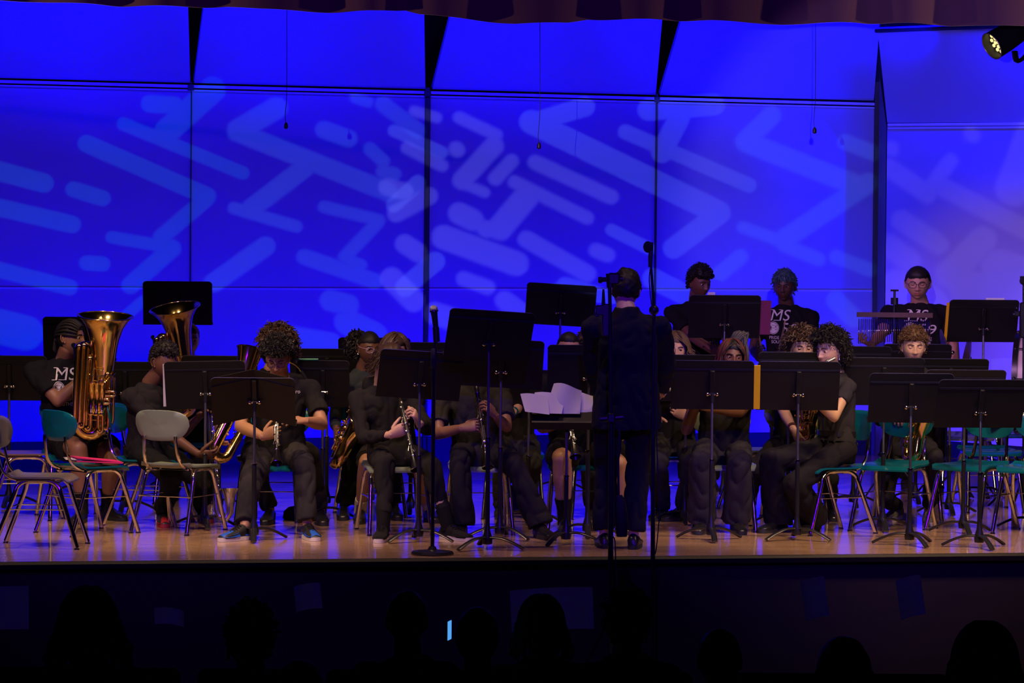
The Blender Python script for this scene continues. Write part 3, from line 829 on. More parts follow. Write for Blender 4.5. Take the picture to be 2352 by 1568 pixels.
def curls(mb, M, rng, count, length, rad, thick, hairline=0.05, back=-0.06, side=0.0, mi=(0,), coil=0.012, droop=0.3, top=0.0):
    k = 0
    while k < count:
        phi = rng.uniform(-math.pi, math.pi); lam = math.asin(rng.uniform(-0.75, 1))
        if not in_hair(phi, lam, hairline, back, side): continue
        k += 1
        p, n = scalp(phi, lam, (thick+top*max(0.0, math.sin(lam)))*rng.uniform(0.6, 0.95)-0.004)
        L = length*rng.uniform(0.6, 1.25)
        d = (n + V((rng.uniform(-.6, .6), rng.uniform(-.6, .6), rng.uniform(-.5, .3)-droop))).normalized()
        x, y, _ = frame_from(d); a0 = rng.uniform(0, 6.28); tw = rng.choice((-1, 1))*rng.uniform(4.5, 7.5)
        pts = []; m_ = 7
        for q in range(m_):
            t = q/(m_-1); an = a0+tw*t
            pts.append(M @ (p + d*(L*t) + V((0, 0, -droop*L*t*t*0.6)) + (x*math.cos(an)+y*math.sin(an))*coil*min(1, t*2.5)))
        mb.tube(pts, [rad*(1-0.5*(q/(m_-1))**2) for q in range(m_)], 4, rng.choice(mi))

def strands(mb, M, rng, count, length, rad, wave, hairline=0.05, mi=(0,), spread=0.03, front=True, wfreq=3.0, roots=0.9, start=0.06):
    """long locks leaving the crown and falling past the ears"""
    for k in range(count):
        phi = rng.uniform(-math.pi, math.pi)
        if not front and abs(phi) < 1.0: phi = math.copysign(rng.uniform(1.0, 3.1), phi)
        lam = R(rng.uniform(40, 88))
        ph0 = rng.uniform(0, 6.28); pts = []
        p, n = scalp(phi, lam, 0.012)
        pts.append(p)
        l2 = lam
        while l2 > R(5):
            l2 -= R(14)
            ph = phi
            if abs(phi) < 0.75: ph = math.copysign(max(abs(phi), 0.75*(1-(l2/lam)))+0.25, phi)
            q, n2 = scalp(ph, l2, 0.016+spread*0.3*(1-l2/lam)); pts.append(q)
        q = pts[-1].copy(); L = length*rng.uniform(0.75, 1.1); o = V((q.x, q.y, 0)).normalized()*spread*rng.uniform(0.3, 1.2)
        m_ = 9
        for s_ in range(1, m_+1):
            t = s_/m_
            pts.append(q + o*t + V((wave*math.sin(ph0+t*wfreq*6.28/2), wave*math.cos(ph0*1.3+t*wfreq*6.28/2), -L*t)))
        mb.tube([M @ p for p in pts], [rad*(0.7+0.3*min(1, i/3)) if i < len(pts)-1 else rad*0.3 for i in range(len(pts))], 5, rng.choice(mi))

def hand(mb, wrist, d, n, side, curl=40, mi=0, spread=0.0, thumb=0.5, scale=1.0):
    """d: wrist to knuckles, n: out of the palm; side +1 when the thumb lies along d x n"""
    d = V(d).normalized(); n = V(n); n = (n-d*n.dot(d)).normalized(); l = d.cross(n)*side
    S = scale; w0 = V(wrist)
    rings = []
    for t, hw, th in ((-0.015, 0.026, 0.021), (0.01, 0.029, 0.019), (0.04, 0.037, 0.016), (0.07, 0.041, 0.0145), (0.088, 0.040, 0.012), (0.096, 0.034, 0.007)):
        c = w0 + d*t*S
        rings.append([c + l*(math.cos(a)*hw*S) + n*(math.sin(a)*th*S) for a in [2*math.pi*q/12 for q in range(12)]])
    mb.loft(rings, mi)
    for q, (lx, L, r) in enumerate(((0.0295, 0.070, 0.0090), (0.0100, 0.079, 0.0092), (-0.0095, 0.074, 0.0088), (-0.0285, 0.058, 0.0078))):
        p = w0 + d*(0.085-0.004*abs(q-1))*S + l*lx*S
        dd = (d + l*(spread*(1.5-q)*0.3)).normalized(); nn = (n - dd*n.dot(dd)).normalized()
        pts = [p-d*0.012*S, p]; rr = [r*S*1.02, r*S*1.03]
        c = R(curl + 4*q)
        for s_, fr in ((0.5, 0.44), (1.0, 0.31), (0.8, 0.25)):
            cc, ss = math.cos(c*s_), math.sin(c*s_)
            dd, nn = (dd*cc + nn*ss).normalized(), (nn*cc - dd*ss).normalized()
            pts.append(pts[-1] + dd*L*fr*S); rr.append(r*S*(1.08-0.06*len(rr)))
        pts.append(pts[-1] + dd*r*0.6*S); rr.append(r*0.45*S)
        mb.tube(pts, rr, 7, mi)
    p = w0 + d*0.025*S + l*0.030*S
    td = (d*0.75 + l*0.62 + n*(0.25+thumb*0.5)).normalized()
    pts = [p-l*0.012*S, p+td*0.012*S, p + td*0.040*S]; td2 = (td + n*0.35*thumb + d*0.35).normalized(); pts.append(pts[-1]+td2*0.030*S)
    pts.append(pts[-1]+(td2+n*0.2).normalized()*0.022*S); pts.append(pts[-1]+td2*0.006*S)
    mb.tube(pts, [0.014*S, 0.0135*S, 0.0115*S, 0.0105*S, 0.0085*S, 0.004*S], 8, mi)

def ik(S, W, a, b, hint):
    S, W, hint = V(S), V(W), V(hint)
    d = W-S; L = d.length
    if L > (a+b)*0.995: k = L/((a+b)*0.995); a *= k; b *= k
    d = d/L
    x = (a*a-b*b+L*L)/(2*L); h = math.sqrt(max(1e-6, a*a-x*x))
    p = (hint-S); p = p-d*p.dot(d)
    if p.length < 1e-5: p = V((0, 0, -1)) - d*d.z*-1
    return S + d*x + p.normalized()*h

def fwd(yaw): return V((math.sin(R(yaw)), -math.cos(R(yaw)), 0))
def lft(yaw): return V((math.cos(R(yaw)), math.sin(R(yaw)), 0))   # the person's own left

SKINS = {}
def skin(name, col):
    if name not in SKINS:
        m = mat('skin_'+name, col, 0.48, 0, 0.4, bump=(300, 0.03)); b = m.node_tree.nodes['Principled BSDF']
        b.inputs['Subsurface Weight'].default_value = 0.0
        SKINS[name] = (m, mat('lips_'+name, tuple(c*f for c, f in zip(col, (0.85, 0.55, 0.55))), 0.4, vary=(80, 0.1)))
    return SKINS[name]
EYEW = mat('eye_white', (0.7, 0.67, 0.64), 0.25, vary=(50, 0.02)); IRIS = mat('dark_iris', (0.03, 0.015, 0.01), 0.15, vary=(90, 0.2))
def cloth(name, col, rough=0.9): return mat('cloth_'+name, col, rough, 0, 0.12, bump=(160, 0.25))
BLK = cloth('black', (0.008, 0.008, 0.009)); BLK2 = cloth('washed_black', (0.015, 0.014, 0.015)); CHAR = cloth('charcoal', (0.027, 0.025, 0.028))
NAVY = cloth('black_suiting', (0.010, 0.010, 0.018)); GREYCL = cloth('dark_grey', (0.028, 0.028, 0.03)); SLATE = cloth('slate_jersey', (0.028, 0.036, 0.040))
HAIRBLK = mat('hair_black', (0.010, 0.008, 0.008), 0.55, 0, 0.25, vary=(50, 0.3)); HAIRBRN = mat('hair_dark_brown', (0.035, 0.018, 0.011), 0.55, 0, 0.25, vary=(50, 0.3))
HAIRLB = mat('hair_light_brown', (0.105, 0.055, 0.028), 0.55, 0, 0.25, vary=(50, 0.25)); HAIRTAN = mat('hair_ash_brown', (0.12, 0.075, 0.045), 0.55, 0, 0.25, vary=(50, 0.25))
HAIRRED = mat('hair_auburn', (0.085, 0.020, 0.015), 0.55, 0, 0.25, vary=(50, 0.25)); HAIRGRY = mat('hair_charcoal', (0.03, 0.028, 0.03), 0.6, vary=(50, 0.25))

def torso_rings(P0, N, yaw0, yaw1, secs, lean=None):
    ax = N-P0; out = []
    for t, rx, ry, oy in secs:
        yw = yaw0 + (yaw1-yaw0)*max(0, min(1, t))
        l = lft(yw); up = ax.normalized(); b = l.cross(up).normalized()
        c = P0 + ax*t
        ring = []
        for q in range(20):
            a = 2*math.pi*q/20; ca, sa = math.cos(a), math.sin(a)
            e = 0.82
            ring.append(c + l*(math.copysign(abs(ca)**e, ca)*rx) + b*(math.copysign(abs(sa)**e, sa)*ry))
        out.append(ring)
    return out

def displace(me, amp, freq, amp2=0.0, seed=0.0, zscale=0.6):
    me.calc_loop_triangles() if False else None
    co = [v.co.copy() for v in me.vertices]; no = [v.normal.copy() for v in me.vertices]
    for i, v in enumerate(me.vertices):
        p = co[i]
        d = amp*noise.noise(V((p.x*freq+seed, p.y*freq, p.z*freq*zscale)))
        # creases: ridged noise
        d -= amp2*(1-abs(noise.noise(V((p.x*freq*1.6, p.y*freq*1.6+seed, p.z*freq*1.1+7)))))**4
        v.co = p + no[i]*d

def shoe(parent, off, ankle, yaw, colors, pitch=0.0, L=0.27, style='sneaker', label=None):
    """upper + sole, toe along yaw"""
    f = fwd(yaw); l = lft(yaw); up = V((0, 0, 1))
    if pitch: f = (f*math.cos(R(pitch)) - V((0, 0, 1))*math.sin(R(pitch))).normalized(); up = l.cross(f)*-1.0; up = up if up.z > 0 else -up
    heel = V((ankle.x, ankle.y, ankle.z-0.085)) - f*0.06
    secs = [(-0.005, 0.026, 0.050), (0.02, 0.034, 0.095), (0.06, 0.036, 0.108), (0.10, 0.037, 0.092), (0.15, 0.043, 0.068), (0.20, 0.046, 0.054), (0.24, 0.040, 0.046), (0.262, 0.026, 0.036), (0.27, 0.010, 0.026)]
    k = L/0.27; rings = []
    for t, hw, h in secs:
        c = heel + f*t*k; ring = []
        for q in range(14):
            a = math.pi*2*q/14; ca, sa = math.cos(a), math.sin(a)
            z = 0.022 + (h-0.022)*(0.5+0.5*sa) if sa > -0.2 else 0.02
            ring.append(c + l*(math.copysign(abs(ca)**0.7, ca)*hw*(1-0.28*max(0, sa))) + up*max(0.018, z))
        rings.append(ring)
    up_m, sole_m, acc = colors
    mb = MB(); mb.loft(rings)
    # overlay patches in the accent colour
    so = mb.build('shoe', up_m, parent, offset=off, angle=70)
    if label: so['label'] = label
    mb = MB(); rings = []
    for zz in (0.0, 0.012, 0.026):
        ring = []
        for q in range(24):
            a = 2*math.pi*q/24; t = 0.133-0.142*math.cos(a); hw = 0.046*abs(math.sin(a))**0.6*(0.82+0.18*(t/0.27))
            ring.append(heel + f*t*k + l*math.copysign(hw*(1.02 if zz < 0.02 else 0.98), math.sin(a)) + up*(zz if zz else 0.001))
        rings.append(ring)
    mb.loft(rings); mb.build('sole', sole_m, so, offset=off, angle=50)
    if style != 'loafer':
        mb = MB()
        for q in range(5):
            t = 0.105+0.018*q; zz = 0.096-0.009*q
            mb.tube([heel+f*t*k+l*-0.022+up*(zz-0.008), heel+f*(t+0.006)*k+up*(zz+0.002), heel+f*t*k+l*0.022+up*(zz-0.008)], 0.003, 5)
        mb.build('laces', acc if style == 'laces' else BLK2, so, offset=off)
    if acc is not None and style in ('sneaker', 'panel'):
        mb = MB()
        for s in (-1, 1):
            for (t0, t1, z0, z1) in ((0.135, 0.205, 0.027, 0.052), (0.03, 0.085, 0.03, 0.07)):
                ring = []
                vs = []
                for tt, zz in ((t0, z0), (t1, z0), (t1-0.01, z1*0.82), (t0+0.01, z1)):
                    hw = 0.0475 if tt > 0.1 else 0.0385
                    vs += [heel+f*tt*k+l*s*(hw-0.010*(zz-0.027)/0.03)+up*zz]
                vs += [p - l*s*0.012 for p in vs]
                mb.add(vs, [(0, 1, 2, 3), (4, 7, 6, 5), (0, 4, 5, 1), (1, 5, 6, 2), (2, 6, 7, 3), (3, 7, 4, 0)])
        rg = []
        for t, hw, h in ((0.165, 0.0455, 0.066), (0.20, 0.048, 0.0575), (0.24, 0.042, 0.0495), (0.262, 0.028, 0.040)):
            c = heel + f*t*k
            rg.append([c + l*(math.cos(a)*hw*(1-0.28*math.sin(a))) + up*(0.028+(h-0.028)*math.sin(a)) for a in [math.pi*q/8 for q in range(9)]])
        mb.loft(rg, cap=False, closed=False)
        mb.build('side_panel', acc, so, offset=off, smooth=False)
    return so

def person(label, s, group='band musicians'):
    """s: head, pelvis, arms and legs as places; see the calls below"""
    head = P(*s['head']); hy, hp, hr = s.get('hrot', (0, 0, 0))
    hs = s.get('hscale', 1.0)
    HM = Matrix.Translation(head) @ Matrix.Rotation(R(hy), 4, 'Z') @ Matrix.Rotation(R(hp), 4, 'X') @ Matrix.Rotation(R(hr), 4, 'Y') @ Matrix.Diagonal((hs*s.get('hwide', 1.0), hs, hs, 1))
    yaw = s.get('yaw', 0); hyaw = s.get('hipyaw', yaw); bulk = s.get('bulk', 1.0)
    pel = P(*s['pelvis'])
    neck = P(*s['neck']) if 'neck' in s else head + V((0, 0, -0.185)) - fwd(hy)*0.025*0 + (pel-head)*0.0 - fwd(yaw)*0.035
    neck.z = max(neck.z, head.z-0.136*hs)
    rt = thing('person', label, 'person', (pel.x, pel.y, 0), 0, group)
    off = V((pel.x, pel.y, 0))
    vox = s.get('vox', 0.011)
    sk, lips = skin(*s['skin'])
    hairm = s.get('hairm', HAIRBLK)
    sw = s.get('sw', 0.175)*(0.6+0.4*bulk)
    shR = neck - lft(yaw)*sw - V((0, 0, 0.092)) ; shL = neck + lft(yaw)*sw - V((0, 0, 0.092))
    if 'shR' in s: shR = P(*s['shR'])
    if 'shL' in s: shL = P(*s['shL'])
    hipR = pel - lft(hyaw)*0.09*bulk; hipL = pel + lft(hyaw)*0.09*bulk
    arms = {}
    for k, sh, sg in (('R', shR, -1), ('L', shL, 1)):
        a = s.get('arm'+k)
        if a is None: a = dict(w=None)
        if a.get('w') is None:
            W = sh + V((0, 0, -0.5)) + fwd(yaw)*0.08
        else: W = P(*a['w'])
        hint = P(*a['e']) if 'e' in a else sh + V((0, 0, -0.3)) + lft(yaw)*sg*0.12 - fwd(yaw)*0.05
        E = ik(sh, W, s.get('ua', 0.285), s.get('fa', 0.25), hint)
        arms[k] = (sh, E, W, a, sg)
    legs = {}
    for k, hp_, sg in (('R', hipR, -1), ('L', hipL, 1)):
        a = s.get('leg'+k)
        if a is None: continue
        A = P(*a['a']) if len(a['a']) == 3 else G(a['a'][0], a['a'][1]) + V((0, 0, 0.085))
        A.z = max(A.z, 0.085)
        hint = P(*a['k']) if 'k' in a else (hp_+A)/2 + fwd(a.get('yaw', hyaw))*0.4
        K = ik(hp_, A, s.get('th', 0.43), s.get('sh', 0.41), hint)
        legs[k] = (hp_, K, A, a, sg)
    # ---------------- skin
    mb = MB()
    nk = (head - (HM.to_3x3() @ V((0, -0.018, 0.07))))
    mb.tube([neck - V((0, 0, 0.05)), neck, neck*0.5+nk*0.5, nk, head], [0.056, 0.060*bulk**0.4, 0.058*bulk**0.4, 0.056, 0.05], 14)
    secs = [(-0.10, 0.13, 0.10, 0), (0.0, 0.14, 0.105, 0), (0.3, 0.125, 0.095, 0), (0.6, 0.13, 0.09, 0), (0.82, 0.115, 0.07, 0), (0.92, 0.07, 0.055, 0), (1.03, 0.05, 0.048, 0)]
    mb.loft(torso_rings(pel, neck, hyaw, yaw, [(t, rx*bulk, ry*bulk, o) for t, rx, ry, o in secs]))
    for k in arms:
        S, E, W, a, sg = arms[k]
        ab = s.get('armbulk', 1.0)*(0.84 if s.get('top') in ('long', 'suit') else 1.0)
        mb.capsule(S.lerp(E, 0.06), E, 0.044*ab, 0.038*ab, 12); mb.capsule(E, E.lerp(W, 0.35), 0.038*ab, 0.040*ab, 12); mb.capsule(E.lerp(W, 0.35), W, 0.040*ab, 0.0255, 12)
    for k in legs:
        H, K, A, a, sg = legs[k]
        lb = s.get('legbulk', 1.0)*(1.0 if s.get('bottom') == 'shorts' else 0.78)
        mb.capsule(H, K, 0.075*lb, 0.053*lb, 12); mb.capsule(K, K.lerp(A, 0.3), 0.052*lb, 0.055*lb, 12); mb.capsule(K.lerp(A, 0.3), A, 0.055*lb, 0.034, 12)
    body = voxelize(mb, vox, 3)
    mb = MB()
    mb.v = [v.co.copy() for v in body.vertices]; mb.f = [tuple(p.vertices) for p in body.polygons]; mb.m = [0]*len(mb.f)
    bpy.data.meshes.remove(body)
    for k in arms:
        S, E, W, a, sg = arms[k]
        if a.get('nohand'): continue
        fd = (W-E).normalized()
        d = V(a['hd']) if 'hd' in a else fd
        d = (d.normalized()*0.8 + fd*0.35)
        n = V(a['hn']) if 'hn' in a else V((0, 0.7, -0.7))
        hand(mb, W, d, n, a.get('side', 1 if sg < 0 else -1), a.get('curl', 45), 0, a.get('spread', 0.1), a.get('thumb', 0.6), s.get('handscale', 1.0))
    if not s.get('nohead'): build_head(mb, HM, s.get('gaze', (0, -0.1)), s.get('lid', 0.26))
    mb.build('body', [sk, lips, EYEW, IRIS, hairm], rt, offset=off, angle=75)
    # ---------------- top
    top = s.get('top', 'tee'); tm = s.get('topm', BLK)
    mb = MB(); ext = s.get('ext', -0.12)
    if top == 'suit': secs = [(-0.30, 0.200, 0.150, 0), (-0.1, 0.195, 0.145, 0), (0.1, 0.180, 0.14, 0), (0.35, 0.170, 0.128, 0), (0.65, 0.185, 0.132, 0), (0.83, 0.180, 0.115, 0), (0.92, 0.135, 0.098, 0), (1.0, 0.080, 0.080, 0), (1.06, 0.070, 0.070, 0)]
    else: secs = [(ext, 0.165, 0.135, 0), (0.02, 0.163, 0.135, 0), (0.25, 0.155, 0.124, 0), (0.5, 0.160, 0.122, 0), (0.70, 0.172, 0.118, 0), (0.82, 0.165, 0.105, 0), (0.90, 0.130, 0.092, 0), (0.96, 0.095, 0.078, 0), (1.0, 0.071, 0.069, 0)]
    mb.loft(torso_rings(pel, neck, hyaw, yaw, [(t, rx*bulk, ry*bulk, o) for t, rx, ry, o in secs]))
    sl = {'tee': 0.72, 'short': 0.5, 'long': 2.0, 'suit': 2.0, 'cap': 0.35}[top]
    fat = {'tee': 1.0, 'short': 0.92, 'long': 0.92, 'suit': 1.12, 'cap': 0.95}[top]
    ab = s.get('armbulk', 1.0)
    for k in arms:
        S, E, W, a, sg = arms[k]
        Si = S.lerp(neck, 0.35) - V((0, 0, 0.02)); tz = neck - V((0, 0, 0.066)) + (S-neck)*0.12; mb.capsule(tz, S, 0.060*(0.75+0.25*bulk), 0.056*fat, 14)
        if sl <= 1:
            Q = S.lerp(E, sl); mb.capsule(Si, S, 0.060*fat*ab, 0.066*fat*ab, 14)
            mb.tube([S, S.lerp(E, sl*0.5), Q], [0.066*fat*ab, 0.064*fat*ab, 0.066*fat*ab], 14)
        else:
            mb.capsule(Si, S, 0.060*fat, 0.068*fat, 14); mb.capsule(S, E, 0.066*fat*ab, 0.056*fat*ab, 14)
            Q = E.lerp(W, s.get('cuff', 0.93)); mb.capsule(E, E.lerp(Q, 0.5), 0.056*fat*ab, 0.053*fat*ab, 14); mb.tube([E, E.lerp(Q, 0.5), Q], [0.055*fat*ab, 0.052*fat*ab, 0.042*fat*ab], 14)
    me = voxelize(mb, vox, 3); displace(me, 0.010, 8, 0.012, seed=pel.x*3.1)
    bvh = BVHTree.FromPolygons([v.co.copy() for v in me.vertices], [tuple(p.vertices) for p in me.polygons])
    me.transform(Matrix.Translation(-off))
    shirt = finish({'suit': 'jacket', 'long': 'long_sleeve_top'}.get(top, 't_shirt'), me, tm, rt, angle=180)
    # ---------------- trousers
    bot = s.get('bottom', 'pants'); bmt = s.get('botm', BLK2)
    if legs:
        mb = MB()
        secs = [(-0.2, 0.13, 0.115, 0), (-0.1, 0.158, 0.132, 0), (0.0, 0.160, 0.132, 0), (0.14, 0.150, 0.122, 0), (0.2, 0.146, 0.118, 0)]
        mb.loft(torso_rings(pel, neck, hyaw, hyaw, [(t, rx*bulk, ry*bulk, o) for t, rx, ry, o in secs]))
        lb = s.get('legbulk', 1.0)
        for k in legs:
            H, K, A, a, sg = legs[k]
            if bot == 'shorts':
                q = s.get('short', 0.72); mb.capsule(H, H.lerp(K, 0.3), 0.095*lb, 0.095*lb, 14); mb.tube([H, H.lerp(K, q*0.6), H.lerp(K, q)], [0.092*lb, 0.094*lb, 0.098*lb], 16)
            else:
                r0, r1, r2, hem = {'pants': (0.092, 0.074, 0.066, 0.95), 'jogger': (0.094, 0.076, 0.052, 0.80), 'flare': (0.092, 0.074, 0.088, 1.02), 'wide': (0.098, 0.090, 0.110, 1.04), 'slim': (0.088, 0.068, 0.05, 0.93)}[bot]
                mb.capsule(H, K, r0*lb, r1*lb, 14)
                Q = K.lerp(A, hem); mb.capsule(K, K.lerp(Q, 0.5), r1*lb, (r1+r2)/2*lb, 14)
                mb.tube([K, K.lerp(Q, 0.5), K.lerp(Q, 0.97), Q], [r1*lb*0.97, (r1+r2)/2*lb, r2*lb, r2*lb], 16)
        me = voxelize(mb, vox, 3); displace(me, 0.012, 7, 0.014, seed=pel.x*1.7+3, zscale=0.5)
        bv2 = BVHTree.FromPolygons([v.co.copy() for v in me.vertices], [tuple(p.vertices) for p in me.polygons])
        me.transform(Matrix.Translation(-off))
        trs = finish('shorts' if bot == 'shorts' else 'trousers', me, bmt, rt, angle=180)
        if s.get('belt'):
            ring = torso_rings(pel, neck, hyaw, hyaw, [(0.16, 0.153*bulk, 0.126*bulk, 0), (0.235, 0.150*bulk, 0.124*bulk, 0)])
            mb = MB(); mb.loft(ring); mb.build('belt', mat('black_leather', (0.012, 0.011, 0.011), 0.3, vary=(30, 0.2)), trs, offset=off)
        sc = s.get('shoes', (BLK2, RUBBER, None)); st = s.get('shoestyle', 'sneaker')
        for k in legs:
            H, K, A, a, sg = legs[k]
            shoe(rt, off, A, a.get('yaw', hyaw), sc, a.get('pitch', 0), s.get('shoeL', 0.28), st)
            if s.get('sock'):
                mb = MB(); Q = A.lerp(K, s['sock'][1]); mb.tube([A+V((0, 0, -0.03)), A, A.lerp(Q, 0.5), Q], [0.045, 0.043, 0.045, 0.049*s.get('legbulk', 1)], 14); mb.build('sock', s['sock'][0], rt, offset=off)
    # ---------------- hair
    hair = s.get('hair')
    if hair:
        mb = MB(); rng = random.Random(int(abs(head.x*1000)))
        mats = hair(mb, HM, rng) or [hairm]
        mb.build('hair', mats, rt, offset=off, angle=80)
    if s.get('glasses'):
        gm = s['glasses']; mb = MB()
        for q in (-1, 1):
            cx = q*0.0315
            ring = []
            for a in range(20):
                an = 2*math.pi*a/20; ca, sa = math.cos(an), math.sin(an)
                ring.append(HM @ V((cx+math.copysign(abs(ca)**0.75, ca)*0.0255, -0.0985+abs(cx+ca*0.025)*0.14, 0.004+math.copysign(abs(sa)**0.75, sa)*0.0185)))
            mb.tube(ring, 0.0020, 6, closed=True)
            mb.tube([HM @ V((q*0.056, -0.090, 0.012)), HM @ V((q*0.074, -0.045, 0.012)), HM @ V((q*0.077, 0.01, 0.014))], 0.0018, 6)
        mb.tube([HM @ V((-0.008, -0.098, 0.008)), HM @ V((0, -0.1005, 0.011)), HM @ V((0.008, -0.098, 0.008))], 0.0018, 6)
        mb.build('glasses', gm, rt, offset=off)
    if s.get('print'): shirt_print(rt, shirt, bvh, s['print'], off)
    return rt, dict(HM=HM, arms=arms, legs=legs, neck=neck, pel=pel, bvh=bvh, bvl=bv2 if legs else None, off=off, shirt=shirt, trs=trs if legs else None)

_FONTM = {}
def text_mesh(txt, shear=0.0, bold=0.0):
    cu = bpy.data.curves.new('t', 'FONT'); cu.body = txt; cu.size = 1.0; cu.shear = shear; cu.align_x = 'CENTER'; cu.offset = bold; cu.resolution_u = 4
    o = bpy.data.objects.new('t', cu); COL.objects.link(o)
    dg = bpy.context.evaluated_depsgraph_get(); me = bpy.data.meshes.new_from_object(o.evaluated_get(dg))
    bm = bmesh.new(); bm.from_mesh(me); bmesh.ops.triangulate(bm, faces=bm.faces)
    bmesh.ops.subdivide_edges(bm, edges=bm.edges[:], cuts=1, use_grid_fill=True); bmesh.ops.triangulate(bm, faces=bm.faces)
    bm.verts.index_update(); bm.faces.index_update()
    vs = [v.co.copy() for v in bm.verts]; fs = [tuple(v.index for v in f.verts) for f in bm.faces]
    bm.free(); bpy.data.objects.remove(o); bpy.data.curves.remove(cu)
    return vs, fs
def stick_text(parent, name, bvh, items, c, xa, za, outv, off, m, layer=0.003):
    """lay flat lettering on the cloth by dropping it along -outv"""
    mb = MB()
    for vs, fs, sx, sz, ox, oz in items:
        pts = []
        for p in vs:
            q = c + xa*(p.x*sx+ox) + za*(p.y*sz+oz)
            h = bvh.ray_cast(q + outv*0.5, -outv, 1.0)
            pts.append((h[0] + outv*layer) if h[0] is not None else q)
        mb.add(pts, fs)
    return mb.build(name, m, parent, offset=off, smooth=False, fix=False)
def disc_mesh(r0, r1, n=28, squash=1.0):
    vs = []; fs = []; k = 3
    for j in range(k+1):
        r = r0+(r1-r0)*j/k
        for i in range(n): vs.append(V((r*math.cos(2*math.pi*i/n), r*math.sin(2*math.pi*i/n)*squash, 0)))
    for j in range(k):
        for i in range(n): a = j*n+i; b = j*n+(i+1) % n; fs.append((a, b, b+n, a+n))
    return vs, fs
def strip_mesh(pts, w_):
    vs = []; fs = []
    for i, p in enumerate(pts):
        a = V(pts[max(i-1, 0)]); b = V(pts[min(i+1, len(pts)-1)]); t = (b-a).normalized(); n = V((-t.y, t.x, 0))
        vs += [V(p)+n*w_, V(p)-n*w_]
    for i in range(len(pts)-1): fs.append((2*i, 2*i+1, 2*i+3, 2*i+2))
    return vs, fs
def shirt_print(rt, shirt, bvh, spec, off):
    """MS / emblem 59 / PRIDE OF THE / SOUTHSIDE across the chest"""
    c, yaw, k = P(*spec[0]), spec[1], spec[2]
    outv = fwd(yaw); xa = lft(yaw); za = V((0, 0, 1))
    it = []
    M_, S_ = text_mesh('MS', 0.22), None
    it.append((*M_, 0.122*k, 0.120*k, -0.027*k, 0.043*k))
    for ox, oz, w_ in ((-0.106, 0.045, 0.014), (-0.060, 0.045, 0.012), (-0.036, 0.045, 0.013), (-0.082, 0.125, 0.012), (-0.018, 0.125, 0.012)):
        it.append(([V((-1, -.16, 0)), V((1, -.16, 0)), V((1, .16, 0)), V((-1, .16, 0))], [(0, 1, 2, 3)], w_*k, 0.014*k, ox*k, oz*k))
    it.append((*text_mesh('5', 0.1), 0.115*k, 0.128*k, 0.017*k, -0.063*k))
    it.append((*text_mesh('9', 0.1), 0.135*k, 0.098*k, 0.083*k, -0.050*k))
    it.append((*disc_mesh(0.040, 0.044), k, k*1.1, -0.073*k, -0.014*k))
    it.append((*disc_mesh(0.0, 0.037), k, k*1.1, -0.073*k, -0.014*k))
    it.append((*text_mesh('PRIDE OF THE', 0, 0.0), 0.030*k, 0.034*k, -0.01*k, -0.098*k))
    it.append((*text_mesh('SOUTHSIDE', 0, 0.0), 0.031*k, 0.034*k, -0.005*k, -0.130*k))
    stick_text(shirt, 'chest_print', bvh, it, c, xa, za, outv, off, PRINT)
    # bridge drawn in the emblem
    it = []
    for x0 in (-0.024, 0.024):
        it.append((*strip_mesh([(x0-0.004, -0.02, 0), (x0-0.002, 0.018, 0)], 0.0022), k*0.84, k*0.84, -0.073*k, -0.014*k))
        it.append((*strip_mesh([(x0+0.005, -0.02, 0), (x0+0.003, 0.018, 0)], 0.0022), k*0.84, k*0.84, -0.073*k, -0.014*k))
    it.append((*strip_mesh([(-0.042, -0.008, 0), (0.042, -0.008, 0)], 0.0015), k*0.84, k*0.84, -0.073*k, -0.014*k))
    it.append((*strip_mesh([(-0.024, 0.016, 0), (-0.012, 0.002, 0), (0, -0.003, 0), (0.012, 0.002, 0), (0.024, 0.016, 0)], 0.0013), k*0.84, k*0.84, -0.073*k, -0.014*k))
    it.append((*strip_mesh([(-0.038, 0.022, 0), (-0.015, 0.028, 0), (0.015, 0.022, 0), (0.036, 0.026, 0)], 0.0012), k*0.84, k*0.84, -0.073*k, -0.014*k))
    stick_text(shirt, 'emblem_lines', bvh, it, c, xa, za, outv, off, BLK, 0.0045)
